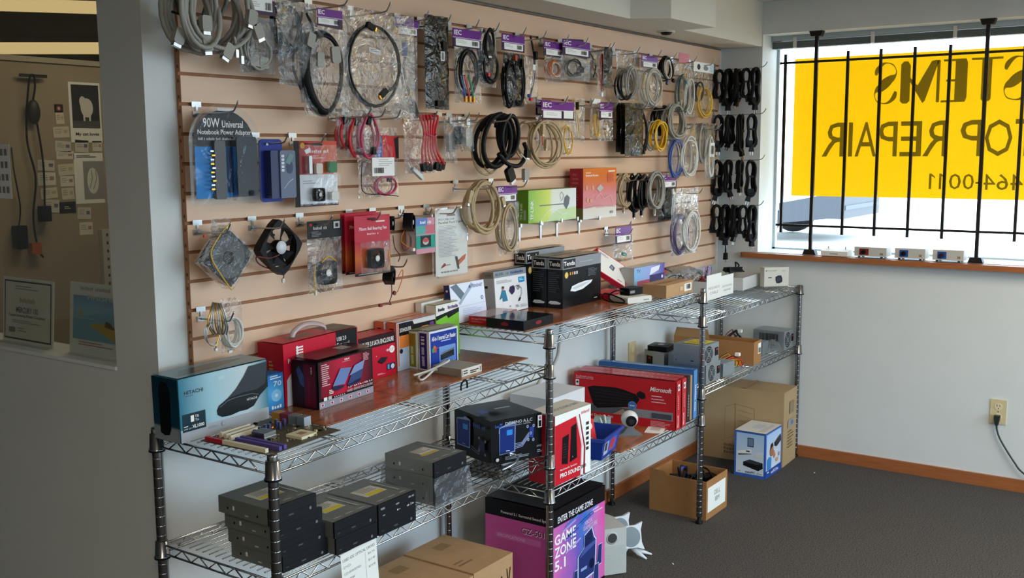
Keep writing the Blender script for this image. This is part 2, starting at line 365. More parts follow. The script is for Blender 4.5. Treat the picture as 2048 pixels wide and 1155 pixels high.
# banner on the outer side of the glass, read from behind
root = tag(empty('window_banner', (GX+.012, -1.3, 1.7)), 'yellow shop banner hung outside the window, lettering seen reversed', 'banner')
BY = mat('banner_vinyl', 'eec400', .6); m = BY.node_tree; bs = m.nodes['Principled BSDF']
tr = m.nodes.new('ShaderNodeBsdfTranslucent'); tr.inputs[0].default_value = lin('ffde00'); mx = m.nodes.new('ShaderNodeMixShader'); mx.inputs[0].default_value = .42
m.links.new(bs.outputs[0], mx.inputs[1]); m.links.new(tr.outputs[0], mx.inputs[2]); m.links.new(mx.outputs[0], m.nodes['Material Output'].inputs[0])
b = MB(); b.box(0, .0015, -1.9, 1.01, 1.337-1.7, 2.05-1.7, BY); b.build('vinyl_sheet', root)
OLIVE = mat('banner_ink', '6f6e00', .6); m = OLIVE.node_tree; bs = m.nodes['Principled BSDF']; tr = m.nodes.new('ShaderNodeBsdfTranslucent'); tr.inputs[0].default_value = lin('8f8a00'); mx = m.nodes.new('ShaderNodeMixShader'); mx.inputs[0].default_value = .5
m.links.new(bs.outputs[0], mx.inputs[1]); m.links.new(tr.outputs[0], mx.inputs[2]); m.links.new(mx.outputs[0], m.nodes['Material Output'].inputs[0])
def letters(items, z0, z1, bold, serif=0):
    for s, ya, yb in items:
        vs, fs = text2d(s, bold); b = MB()
        b.add([(0, (ya+(yb-ya)*x)+1.3, z0+(z1-z0)*y-1.7) for x, y in vs], fs, OLIVE); b.build('letter', root, (-.0008, 0, 0))
def spline2(p, n=6): return [(q.x, q.y, q.z) for q in smooth([V(t) for t in p], n)]
SG = spline2([(.93, .70, .10), (.90, .80, .16), (.72, .93, .10), (.5, .985, .03), (.2, .93, .03), (.06, .78, .035), (.12, .66, .10), (.36, .55, .26), (.66, .44, .28), (.9, .34, .12), (.965, .22, .035), (.85, .07, .03), (.52, .015, .03), (.28, .07, .09), (.1, .2, .17), (.07, .30, .10)])
GLY = {'S': ('stroke', SG), 'T': [[(.34, .05), (.4, 0), (.6, 0), (.66, .05), (.66, .955), (.34, .955)], [(0, .95), (1, .95), (1, 1), (0, 1)]],
    'E': [[(.12, .0), (.5, .0), (.5, 1), (.12, 1), (.06, .9), (.06, .1)], [(.5, .95), (.92, .95), (.95, 1), (.5, 1)], [(.5, .48), (.82, .48), (.82, .53), (.5, .53)], [(.5, 0), (1, 0), (.97, .05), (.5, .05)]],
    '1': [[(.58, 0), (1, 0), (1, 1), (.62, 1), (0, .80), (0, .69), (.58, .86)]],
    'M': [[(0, .02), (.035, 0), (.08, .02), (.08, .98), (.035, 1), (0, .98)], [(.04, .98), (.1, 1), (.22, .98), (.56, .42), (.42, .0), (.36, .05)], [(.42, 0), (.56, .42), (.76, .62), (.76, .52)], [(.75, .06), (.82, 0), (.93, 0), (1, .06), (1, .93), (.93, 1), (.82, 1), (.75, .9)]]}
def display(ch, ya, yb, z0, z1):
    b = MB(); g_ = GLY[ch]; q = lambda x, y: (0, ya+(yb-ya)*x+1.3, z0+(z1-z0)*y-1.7)
    if g_[0] == 'stroke':
        L, R_ = [], []; P_ = g_[1]
        for k, (x, y, w) in enumerate(P_):
            a, c = P_[max(0, k-1)], P_[min(len(P_)-1, k+1)]; dx, dy = c[0]-a[0], c[1]-a[1]; l = math.hypot(dx, dy) or 1; nx, ny = -dy/l, dx/l
            if abs(w) > .13 and .2 < x < .85 and .3 < y < .7: nx, ny = 0, 1
            L.append(q(x+nx*w*.5, y+ny*w*.5)); R_.append(q(x-nx*w*.5, y-ny*w*.5))
        n = len(L); b.add(L+R_, [(k, k+1, n+k+1, n+k) for k in range(n-1)], OLIVE)
    else:
        for p in g_: b.add([q(x, y) for x, y in p], [tuple(range(len(p)))], OLIVE)
    b.build('letter', root, (-.0008, 0, 0))
for ch, ya, yb in (('S', -.815, -.702), ('M', -1.015, -.83), ('E', -1.147, -1.021), ('T', -1.294, -1.156), ('S', -1.42, -1.30)): display(ch, ya, yb, 1.803, 2.008)
letters([('R', -.56, -.446), ('I', -.604, -.583), ('A', -.724, -.617), ('P', -.826, -.734), ('E', -.942, -.839), ('R', -1.059, -.948), ('P', -1.219, -1.12), ('O', -1.352, -1.231), ('T', -1.46, -1.362)], 1.543, 1.716, 0.0)
for ya, yb in ((-1.013, -.986), (-1.058, -1.033)): display('1', ya, yb, 1.383, 1.459)
letters([('0', -1.134, -1.079), ('0', -1.193, -1.142), ('4', -1.288, -1.236), ('6', -1.345, -1.293), ('4', -1.408, -1.354)], 1.383, 1.459, 0.0)
b = MB(); b.box(0, .0005, -1.222+1.3, -1.2+1.3, 1.412-1.7, 1.42-1.7, OLIVE); b.build('letter', root, (-.0008, 0, 0))

# outside: pavement and a parked car
gm = MB(); gm.prism([(.35, -.15), (9, .3), (60, .5), (60, .3), (.35, -.35)], -40, 40, mat('pale_concrete', 'd8d4cc', .9, var=.05, scale=.6), 1); struct('ground', gm, 'sunlit pale pavement outside the window', 'pavement')
slab('unseen_street', [(-30, .35, -60, -4.42, -.2, -.1)], mat('asphalt', '4c4c4e', .9, var=.15, scale=3), 'unseen dark asphalt added outside the storefront', 'pavement')  # added out of view, dark to cut upward bounce through the storefront
CARP = mat('car_paint', 'dfe6ee', .25, coat=.6); CARG = mat('car_bumper', '3d4148', .5); CARW = mat('car_glass', '3d5560', .08); TYRE = mat('tyre', '2a2a2b', .8)
root = tag(empty('car', (9.95, 4.3, .32)), 'pale parked car with a grey bumper beyond the banner', 'car')
prof = [(-2.1, .42), (-2.12, .75), (-2.0, .95), (-1.1, 1.02), (-.45, 1.5), (1.2, 1.52), (2.0, 1.02), (2.15, .9), (2.15, .42)]
b = MB(); b.prism(prof, -.85, .85, CARP, 0); b.build('body', root)
b = MB(); b.box(-.88, .88, -2.2, -2.0, .32, .66, CARG); b.prism([(-2.0, .32), (-1.3, .24), (-1.3, .52), (-2.0, .66)], -.88, .88, CARG, 0); b.box(-.8, .8, -2.215, -2.2, .44, .5, K('4b5057')); b.build('bumper', root)
for s in (-1, 1):
    b = MB(); b.prism([(-.98, 1.06), (-.42, 1.44), (.3, 1.46), (.3, 1.06)], s*.84, s*.856, CARW, 0); b.build('side_window', root)
    for y in (-.95, 1.4):
        b = MB(); b.lathe([(.18, -.09), (.31, -.1), (.33, -.06), (.33, .06), (.31, .1), (.18, .09)], TYRE, 24, (0, 0, 0), 0); b.lathe([(.05, -.1), (.19, -.095), (.19, .095), (.05, .1)], STEEL, 16, (0, 0, 0), 0); b.build('wheel', root, (s*.76, y, .33))
    b = MB(); b.box(s*.55-.2, s*.55+.2, -2.12, -2.04, .7, .86, mat('head_lamp', 'e8eef2', .1)); b.build('head_lamp', root)

# ---------------------------------------------------------------- wire shelving run
YF, YR = -.445, -.019
PXS = (-3.474, -2.291, -1.107, .076)
shelving = tag(empty('wire_shelving', (-1.7, -.232, 0)), 'three bay chrome wire shelving run against the display wall', 'shelving')
def post(x, y, h):
    b = MB(); prof = [(.0125, .03)]; z = .05
    while z < h-.02: prof += [(.0125, z-.004), (.0125, z-.0008), (.0125, z), (.0118, z+.0007), (.0118, z+.0014), (.0125, z+.0021), (.0125, z+.0029), (.0125, z+.006)]; z += .0254
    prof += [(.0125, h-.006), (.0118, h-.001), (.006, h)]
    b.lathe(prof, CHROMED, 14); b.lathe([(.016, 0), (.016, .01), (.008, .012), (.008, .03)], BLACK, 12)
    o = b.build('post', shelving, (x+1.7, y+.232, 0)); return o
for x, h in zip(PXS, (.893, 1.012, 1.012, .895)):
    for y in (YF, YR): post(x, y, h)
def shelf(xa, xb, za, zb, nw=17):
    o0 = V((xa, YR, za)); zz = lambda x: za+(zb-za)*(x-xa)/(xb-xa); par = shelving
    rootl = V((-1.7, -.232, 0))
    def T(b, n, p, off): return b.build(n, p, off)
    b = MB(); x0, x1 = xa+.018, xb-.018
    for k in range(nw):
        y = YR-.012-(YR-YF-.024)*k/(nw-1); b.tube([(x0, y, zz(x0)+.003), (x1, y, zz(x1)+.003)], .0017, CHROME, 5)
    for q in (.2, .5, .8):
        x = xa+(xb-xa)*q
        for e in (-.012, .012): b.tube([(x+e, YF+.002, zz(x)-.001), (x+e, YR-.002, zz(x)-.001)], .0023, CHROME, 5)
    sh = b.build('shelf', shelving, -rootl)
    def truss(p, q):
        b = MB(); p, q = V(p), V(q); b.tube([p, q], .0028, CHROME, 6); lo = V((0, 0, -.023)); b.tube([p+lo, q+lo], .0028, CHROME, 6)
        L = (q-p).length; n = max(3, round(L/.062)); pts = []
        for k in range(2*n-1): pts.append(p.lerp(q, (k+1)/(2*n)) + (lo if k % 2 == 0 else V((0, 0, 0))))
        b.tube(pts, .0021, CHROME, 5); b.build('truss', sh)
    g = .016
    truss((xa+g, YF, zz(xa)), (xb-g, YF, zz(xb))); truss((xa+g, YR, zz(xa)), (xb-g, YR, zz(xb)))
    truss((xa, YF+g, za), (xa, YR-g, za)); truss((xb, YF+g, zb), (xb, YR-g, zb))
    for x in (xa, xb):
        for y in (YF, YR):
            b = MB(); z = zz(x); b.lathe([(.0128, -.034), (.0205, -.034), (.0205, -.030), (.0185, -.028), (.0165, .010), (.0128, .012)], CHROMED, 16, (x, y, z)); b.lathe([(.0208, -.036), (.0208, -.031)], BLACK, 16, (x, y, z)); b.build('corner_sleeve', sh)
    return sh
shelf(PXS[0], PXS[1], .866, .886); shelf(PXS[0], PXS[1], .583, .585)
shelf(PXS[1], PXS[2], .985, .985); shelf(PXS[1], PXS[2], .467, .463)
shelf(PXS[2], PXS[3], .885, .885); shelf(PXS[2], PXS[3], .577, .577)
# ================================================================ goods standing on the shelves and the floor
def zA(x): return .866 + .02*(x+3.474)/1.183 + .0055
ZB, ZCS, ZAM, ZBM, ZCM = .9905, .8905, .5905, .4725, .5825
def carton(name, label, cat, c, rz, w, d, h, m, draw=None, group=None):
    b = MB(); b.box(-w/2, w/2, -d/2, d/2, 0, h, m)
    F = lambda s: b.face(w, d, h, s)
    if draw: draw(F)
    rot = (0, 0, math.radians(rz))
    if .86 < c[2] < .90 and c[0] < -2.3: c = (c[0], c[1], zA(c[0]) + (.0042 if c[0] > -3.2 else .0005)); rot = (0, -TA, rot[2])    # the left bay hangs slightly out of level
    return tag(b.build(name, None, c, rot=rot), label, cat, group)
TA = math.atan(.02/1.183)
# --- shelf boards
BOARD = mat('glossy_wood_print', '9a5c36', .2, var=.3, scale=9, stretch=(1, 5, 1), coat=.2)
def board(x0, x1, y0, y1, z, tilt, label, dz=.004):
    b = MB(); b.box((x0-x1)/2, (x1-x0)/2, (y0-y1)/2, (y1-y0)/2, 0, dz, BOARD)
    return tag(b.build('shelf_board', None, ((x0+x1)/2, (y0+y1)/2, z), rot=(0, -tilt, 0)), label, 'shelf board')
board(-3.19, -2.852, -.335, -.045, zA(-3.02)-.0005, TA, 'glossy brown wood board on the left shelf beneath the crimson boxes')
board(-2.849, -2.235, -.325, -.045, zA(-2.53)-.0005, TA, 'glossy brown wood board on the left shelf beneath the card reader')
board(-2.27, -1.42, -.34, -.035, ZB-.0006, 0, 'glossy brown wood board on the raised middle shelf')
board(-1.78, -1.40, -.43, -.05, ZBM-.0006, 0, 'brown board on the lower middle shelf beneath the blue tub')
E_ = .0045
# --- left bay, top shelf
def d_hit(F):
    f = F('front'); f.rect(0, 0, 1, 1, grad('hitachi_front', [(0, '1d6f88'), (.35, '9cc3cf'), (.75, 'c4d2d6'), (1, '3f7f92')], 0, .22)); f.rect(0, 0, 1, .20, P('a9adb4', .25))
    f.text('HITACHI', .055, .74, .26, .80, P('1c2a31'), .02); f.lines(.055, .70, .2, .72, 1, P('4a5c64'))
    f.rect(.02, .16, .27, .44, P('16323e')); f.text('1', .11, .30, .145, .40, WHITE, .03); f.text('TB', .155, .355, .195, .395, WHITE); f.text('To', .155, .30, .195, .34, WHITE)
    f.text('XL1000', .12, .195, .25, .25, WHITE, .02); f.text('USB 2.0', .03, .195, .11, .215, WHITE); f.lines(.03, .225, .1, .25, 1, WHITE)
    dk = P('23282c', .2); f.poly([(.40, .30), (.45, .245), (.55, .235), (.65, .26), (.74, .255), (.82, .29), (.90, .44), (1, .55), (1, .97), (.94, .97), (.78, .96), (.72, .82), (.62, .64), (.52, .52), (.42, .44), (.395, .37)], dk)
    f.poly([(.78, .96), (.72, .82), (.62, .64), (.52, .52), (.56, .53), (.7, .555), (.86, .55), (.97, .62), (1, .97)], P('3c4247', .2))
    f.line([(.43, .41), (.52, .485), (.62, .505), (.80, .50), (.88, .46)], .0015, P('6b757c')); f.text('HITACHI', .74, .40, .86, .44, P('d6dadd'), .01)
    f.ell(.46, .14, .022, .035, P('8aa5b5')); f.ell(.46, .14, .014, .022, P('a9adb4')); f.lines(.29, .11, .42, .15, 2, P('8d969c'))
    for k in range(3): f.line([(.43, .86+.02*k), (.49, .868+.02*k)], .0008, P('e8eef0'))
    l = F('left'); l.rect(0, 0, 1, 1, grad('hitachi_side', [(0, '8e979d'), (.2, '86939a'), (.24, '123f52'), (1, '0d3242')], 2, .25)); l.poly([(.25, .12), (.4, .08), (.6, .1), (.68, .2), (.7, .8), (.6, .92), (.4, .95), (.25, .85)], P('0e1417'))
    t = F('top'); t.rect(0, 0, 1, 1, P('6f8d99', .2)); t.poly([(.05, .2), (.5, .25), (.9, .6), (.6, .8), (.2, .7)], P('4d5a5e', .2))
carton('drive_box', 'tall teal and grey hard drive box, leftmost on the top shelf', 'box', (-3.350, -.092, zA(-3.48)+.001), -1.5, .277, .103, .160, P('3f7f92', .25), d_hit)
def mobo():
    root = tag(empty('motherboard', (-3.33, -.285, zA(-3.33)+.0035), 0, (0, -TA, math.radians(2))), 'bare used motherboard lying on the wire shelf before the teal box', 'circuit board')
    b = MB(); b.box(-.122, .122, -.12, .12, 0, .002, mat('circuit_board', '4a4632', .5, var=.25, scale=90)); rr = random.Random(5)
    for _ in range(90):
        x, y = rr.uniform(-.115, .11), rr.uniform(-.11, .11); s = rr.uniform(.002, .006); b.box(x, x+s, y, y+s*1.4, .002, .002+rr.uniform(.001, .006), rr.choice([BLACK, P('9b8f7a'), P('6b5a3a'), P('c9b98a')]))
    b.build('board', root)
    def pc(n, x0, x1, y0, y1, h, m, f=None):
        b = MB(); b.box(x0, x1, y0, y1, .002, h, m)
        if f: f(b)
        return b.build(n, root)
    for k in range(3): pc('expansion_slot', -.085+.004*k, .01+.004*k, .052+.021*k, .061+.021*k, .014, P('e6dfcb', .5), lambda b: b.box(-.08+.004*k, .004+.004*k, .0555+.021*k, .0575+.021*k, .014, .0142, DKGREY))
    for k in range(2): pc('memory_slot', -.088+.016*k, -.079+.016*k, -.115, .035, .012, K('5a4a93'))
    pc('drive_connector', -.118, -.109, .05, .108, .012, K('b51d2b')); pc('drive_connector', -.118, -.108, -.1, .047, .012, K('e2d8bb'))
    def fins(b):
        for k in range(9): b.box(-.048, -.008, -.024+.0052*k, -.021+.0052*k, .008, .02, STEEL)
    pc('heat_sink', -.048, -.008, -.026, .022, .009, STEEL, fins)
    pc('processor_socket', .005, .058, -.098, -.045, .009, P('ddd2b0', .5), lambda b: b.box(.022, .042, -.082, -.062, .009, .0095, KRAFTIN))
    for k in range(4): pc('port_block', .095, .12, -.02+.03*k, .006+.03*k, .026, [GALV, GALV, K('7b2a4c'), mat('amber_port', 'b07a20', .4)][k])
    for x, y in ((-.01, .03), (.012, .033), (.048, .02), (.062, .045), (.075, .03), (-.035, .022), (.02, .028)):
        b = MB(); b.lathe([(.005, .002), (.005, .02), (.004, .021)], K('2b2a55'), 10, (x, y, 0)); b.lathe([(.0042, .0211), (.0042, .0213)], STEEL, 10, (x, y, 0)); b.build('capacitor', root)
    b = MB(); b.lathe([(.004, .002), (.009, .004), (.009, .012), (.004, .014)], mat('copper_coil', 'b5673a', .35, 1.0), 12, (.032, .035, 0)); b.build('choke', root)
mobo()
def d_ps(F):
    f = F('front'); R = P('c81e35'); f.rect(0, 0, 1, 1, R); f.text('PowerSpec', .055, .66, .33, .75, WHITE, .008); f.text('Certified', .14, .615, .27, .65, WHITE)
    for k in range(3): f.rect(.16, .80+.045*k, .25, .825+.045*k, WHITE)
    f.rect(.165, .79, .185, .93, WHITE); f.rect(.69, .0, .985, 1, P('131214')); f.poly([(.46, .64), (.69, .80), (.69, .72)], P('c8cad4')); f.poly([(.02, 0), (.10, 0), (.10, .55), (.03, .42)], P('d9d7dc'))
    for k, t in enumerate(('USB 2.0', 'External', 'Hard Drive', 'Enclosure')): f.text(t, .70, .84-.1*k, [.83, .87, .95, .95][k], .91-.1*k, WHITE, .01)
    l = F('left'); l.rect(0, 0, 1, 1, P('a9162c')); l.lines(.42, .2, .6, .72, 9, P('b9853c'), .5); t = F('top'); t.rect(0, 0, .69, 1, P('c3213a')); t.rect(.69, 0, 1, 1, P('3c3634')); t.rect(.18, .3, .5, .65, P('6d5a58')); t.rect(.75, .2, .9, .6, P('55504c'))
o = carton('enclosure_box', 'large crimson drive enclosure box with a clear plastic carry handle', 'box', (-2.965, -.055, zA(-3.1)+E_), 2, .308, .096, .175, P('c81e35'), d_ps)
b = MB(); b.tube(smooth([(-.07, 0, .176), (-.06, 0, .193), (-.02, 0, .206), (.02, 0, .203), (.06, 0, .19), (.068, 0, .176)], 6), .0045, mat('smoky_handle', 'b9a3a3', .2), 6, flat=2.0); tag(b.build('handle', o), 'translucent plastic carry handle')
def d_cd(F):
    f = F('front'); f.rect(0, 0, 1, 1, grad('disc_pack', [(0, '2c7fc4'), (.5, '5aaee0'), (1, '1f6fb8')], 2)); f.ell(.72, .4, .2, .17, P('8cc6ea')); f.ell(.72, .4, .06, .05, P('d6ebf7')); f.text('70', .62, .66, .92, .8, WHITE); f.lines(.5, .84, .95, .96, 2, WHITE); f.scrib('CD-R', .5, .04, .9, .13, WHITE, .02); f.ell(.08, .78, .1, .14, P('e6c24a'))
carton('disc_pack', 'blue recordable disc pack tucked behind the teal box', 'box', (-3.168, -.082, zA(-3.2)+E_), 0, .094, .05, .1, P('2c7fc4'), d_cd)
def d_hd(F):
    f = F('front'); f.rect(0, 0, 1, 1, P('1a1014')); f.rect(.035, .2, .97, .97, grad('hd_encl', [(0, '5d0f22'), (.45, 'c01a3a'), (.75, '8c1430'), (1, '2a0c14')], 0, .25)); f.rect(0, 0, 1, .15, P('9a97a3'))
    for k in range(6): f.rect(.03+.165*k, .04, .085+.165*k, .105, P('d9d9de')); f.ell(.057+.165*k, .072, .018, .025, P('c01a3a'))
    f.lines(.05, .45, .2, .93, 11, P('d8b9bf')); f.text('inland', .46, .91, .55, .95, WHITE, .02); f.lines(.42, .87, .58, .895, 2, P('d9a0aa'))
    a = P('3a4a78', .2); f.poly([(.23, .42), (.45, .37), (.42, .33), (.3, .3), (.23, .36)], P('1d2545')); f.poly([(.23, .42), (.38, .76), (.58, .72), (.45, .40)], P('6d83b5', .2)); f.poly([(.50, .36), (.64, .74), (.83, .80), (.76, .44)], a); f.poly([(.5, .36), (.76, .44), (.74, .36), (.52, .29)], P('1d2545')); f.poly([(.54, .55), (.64, .74), (.83, .8), (.79, .62)], P('7f93c0', .2))
    f.text('3.5" SATA USB 2.0', .50, .285, .97, .32, WHITE); f.text('HARD DRIVE ENCLOSURE', .48, .2, .97, .255, P('b9b3bb'), .02); f.lines(.16, .26, .24, .36, 3, WHITE)
    f.rect(.06, .165, .12, .235, WHITE); f.rect(.14, .165, .2, .235, P('bbbbbb')); f.lines(.8, .78, .92, .95, 6, P('d9a0aa')); 
    for k in range(6): f.ell(.25+.035*k, .19, .007, .013, WHITE)
    l = F('left'); l.rect(0, 0, 1, 1, P('2a1016')); l.rect(.5, .05, .95, .95, P('5d0f22')); l.poly([(.2, .8), (.3, .9), (.5, .7), (.5, .45), (.35, .5)], P('3a4a78')); l.lines(.65, .1, .75, .7, 12, P('8c1430')); l.text('inland', .78, .76, .84, .9, WHITE, rot=True)
    t = F('top'); t.rect(0, 0, 1, 1, P('3c1a20', .25)); t.rect(.03, .05, .97, .6, P('55161f', .25)); t.rect(.62, .4, .8, .8, P('a9a3a3'))
carton('enclosure_box', 'black and crimson hard drive enclosure box showing two blue drives', 'box', (-2.978, -.160, zA(-3.09)+E_), 2, .226, .094, .131, P('1a1014'), d_hd)
def d_pro(F):
    f = F('front'); f.rect(0, 0, 1, 1, P('c31a33')); f.rect(0, .74, 1, 1, P('2a1014')); f.text('PRO USB 2.0 SATA ENCLOSURE', .03, .79, .96, .90, WHITE, .015); f.rect(.2, .68, .33, .74, WHITE); f.ell(.9, .6, .075, .085, WHITE); f.text('3.5"', .85, .57, .95, .63, P('c31a33')); f.ell(.78, .6, .04, .03, P('e9b9c0'))
    f.poly([(.5, .4), (.6, .47), (.78, .44), (.7, .34), (.62, .32)], P('2b2226')); f.poly([(.5, .4), (.62, .32), (.62, .30), (.5, .37)], P('120d10')); f.lines(.48, .06, .7, .1, 2, P('e8b7bf')); f.rect(.74, .13, .97, .28, P('262c44')); f.rect(.76, .15, .81, .26, P('58a6d8')); f.ell(.9, .2, .05, .06, P('cfd6e6')); f.lines(.45, .5, .49, .53, 1, WHITE)
    t = F('top'); t.rect(0, 0, 1, 1, P('b51c33')); t.rect(0, .3, 1, .34, P('d9606f')); t.rect(0, .62, 1, .66, P('d9606f'))
carton('enclosure_box', 'red and black enclosure box with its lettering along the top, right of the handled box', 'box', (-2.722, -.0585, zA(-2.81)+E_), 0, .168, .072, .134, P('c31a33'), d_pro)
def d_soho(F):
    f = F('front'); f.rect(0, 0, 1, 1, P('b9c6d8')); f.rect(.06, .46, 1, .78, P('e0803f')); f.rect(.06, .72, 1, .98, P('161415')); f.poly([(.4, .98), (.44, .9), (1, .9), (1, .98)], P('d9d4d0')); f.text('SOHOUSB', .08, .79, .36, .875, P('e8e2dc'), .02); f.ell(.72, .70, .24, .12, P('e89a55')); f.rect(.02, .1, .05, .98, P('dd7a4a')); f.ell(.9, .83, .06, .04, P('6a3f8c')); f.ell(.1, .4, .04, .05, P('202028'))
    l = F('left'); l.rect(0, 0, 1, 1, P('d86b4c')); l.rect(.3, .72, .75, .88, P('33261f')); l.ell(.5, .8, .12, .05, P('e0d9d0')); t = F('top'); t.rect(0, 0, 1, 1, P('d9a58c')); t.rect(.1, .2, .5, .5, P('c9bca8')); t.rect(.5, .4, .95, .9, P('d8886a'))
carton('adapter_box', 'orange and black adapter box, nearer of the orange pair', 'box', (-2.523, -.066, zA(-2.62)+E_), 0, .195, .040, .155, P('d98663'), d_soho)
carton('adapter_box', 'orange adapter box against the wall, farther of the orange pair', 'box', (-2.533, -.0235, zA(-2.64)+E_), 0, .195, .038, .156, P('d98663'), d_soho)
def d_herc(F):
    f = F('front'); f.rect(0, 0, 1, 1, P('7cc23c')); f.poly([(0, .78), (1, .84), (1, 1), (0, 1)], P('ece9e4')); f.poly([(0, .72), (.45, .78), (.52, .72), (1, .80), (1, .88), (0, .80)], P('1b1c1a')); f.scrib('HERCULES', .5, .89, .95, .95, P('5a2a78'), .02); f.scrib('Wi-Fi', .08, .88, .36, .94, P('33353a')); f.poly([(.1, .3), (.9, .5), (1, .3), (1, .1), (.2, .05)], P('97d352')); F('top').rect(0, 0, 1, 1, P('d6cabb')); F('left').rect(0, 0, 1, 1, P('e3e0d8'))
carton('adapter_box', 'lime green and white box standing behind the blue card reader box', 'box', (-2.357, -.064, zA(-2.42)+E_), 0, .124, .040, .182, P('7cc23c'), d_herc)
def d_wb(F): f = F('front'); f.rect(0, .8, 1, 1, P('eceae6')); f.scrib('Play', .45, .86, .7, .93, P('222428'), .02); f.rect(0, 0, 1, .8, P('8f5a4a')); F('top').rect(0, 0, 1, 1, P('d9d6cf'))
carton('adapter_box', 'white topped box half hidden behind the lime green box', 'box', (-2.372, -.020, zA(-2.43)+E_), 0, .118, .026, .188, P('e6e2da'), d_wb)
def d_aio(F):
    f = F('front'); f.rect(0, 0, 1, 1, P('e2e4ea')); f.rect(.03, .02, .97, .95, P('203a98')); f.text('All-in-1 Internal Card Reader', .08, .74, .93, .86, WHITE, .02); f.lines(.4, .66, .92, .71, 1, P('cfd6f0')); f.ell(.17, .55, .05, .07, P('d8782c')); f.ell(.12, .5, .05, .06, P('3c9a5a')); f.ell(.2, .49, .04, .06, P('d04a4a')); f.scrib('multi', .22, .53, .42, .57, P('b04a5a'))
    f.rect(.32, .12, .9, .56, P('7aa6dd')); f.rect(.34, .14, .88, .54, grad('aio_photo', [(0, '2f62b8'), (1, '9cc4ee')], 2)); f.poly([(.36, .2), (.84, .26), (.84, .42), (.36, .34)], P('1a1b1e')); f.poly([(.36, .34), (.84, .42), (.86, .47), (.42, .4)], P('6a7280')); f.lines(.42, .24, .8, .34, 3, P('3a4048')); f.ell(.9, .08, .05, .05, P('101c50'))
    l = F('left'); l.rect(0, 0, 1, 1, P('e2e4ea')); l.rect(.08, .03, .8, .96, P('2a2470')); l.scrib('ALL-IN-1 READER', .3, .1, .55, .6, P('cfcbe6'), .01, rot=True); l.scrib('70 in 1', .28, .66, .6, .88, WHITE, rot=True); F('top').rect(0, 0, 1, 1, P('9c988a'))
carton('card_reader_box', 'blue and white internal card reader box facing the room', 'box', (-2.490, -.150, zA(-2.56)+E_), -3, .137, .044, .124, P('e2e4ea'), d_aio)
def d_olive(F):
    l = F('left'); l.rect(0, 0, 1, 1, P('dcdad0')); l.rect(.08, .05, .85, .94, P('8a8a2c')); l.scrib('INTERNAL READER', .35, .12, .6, .6, P('d8d49a'), .01, rot=True); l.scrib('30 in 1', .32, .66, .62, .9, P('c9622c'), rot=True); F('top').rect(0, 0, 1, 1, P('8f8c60')); F('front').rect(.03, .03, .97, .97, P('8a8a2c'))
carton('card_reader_box', 'olive green card reader box behind its blue companion', 'box', (-2.497, -.1035, zA(-2.56)+E_), -3, .13, .040, .122, P('dcdad0'), d_olive)
def d_reader(F):
    f = F('front'); f.rect(0, 0, 1, 1, P('d9d5c8', .45)); [f.rect(a, b_, a+w_, b_+.14, P('1e1e20')) for a, b_, w_ in ((.1, .6, .2), (.1, .3, .2), (.42, .45, .42), (.42, .2, .3))]; f.rect(.9, .2, .96, .8, P('8a8780')); f.rect(.04, .15, .06, .85, P('77746c'))
o = carton('card_reader', 'beige internal card reader lying on the brown board', 'card reader', (-2.527, -.252, zA(-2.58)+E_), -2, .100, .117, .024, mat('beige_steel', 'a59f90', .5, .3), d_reader)
b = MB(); pts = smooth([(-.05, .04, .012), (-.075, .05, .012), (-.13, .045, .006), (-.155, .02, .004), (-.14, .015, .004), (-.07, .03, .02), (-.03, .02, .04), (-.045, .0, .042), (-.1, .03, .02), (-.15, .05, .012)], 6)
b.tube(pts, .0035, WHITEC, 6); tag(b.build('cable', o), 'thin white cable folded beside the reader')
# --- middle bay, top shelf
def d_tr(F):
    f = F('front'); f.rect(0, 0, 1, 1, P('dcdfee', .12)); f.poly([(.02, .95), (.2, 1), (.42, .7), (.3, .55)], P('54606a', .15)); f.poly([(.25, .45), (.7, .92), (.62, .98), (.2, .5)], P('9aa6b8', .15)); f.text('TRENDNET', .62, .84, .95, .92, P('4a4f86'), .01); f.ell(.57, .88, .03, .04, P('4a4f86')); f.line([(.22, .40), (.98, .42)], .001, P('a9adc6')); f.ell(.9, .55, .035, .05, P('3c3f55')); f.ell(.9, .55, .02, .03, P('dcdfee')); f.lines(.3, .08, .9, .34, 6, P('b9bfe0'))
    l = F('left'); l.rect(0, 0, 1, 1, P('2b3264', .2)); l.ell(.5, .12, .3, .07, P('8f95b8')); l.ell(.5, .85, .2, .03, P('c9cde0'))
def tilted(o, rx): o.rotation_euler = (rx, 0, o.rotation_euler[2]); return o
tilted(carton('adapter_box', 'glossy white box with a navy spine, leaning left of the webcam cable box', 'box', (-2.212, -.058, ZB+.0035), 0, .196, .024, .135, P('dcdfee', .15), d_tr), math.radians(-7))
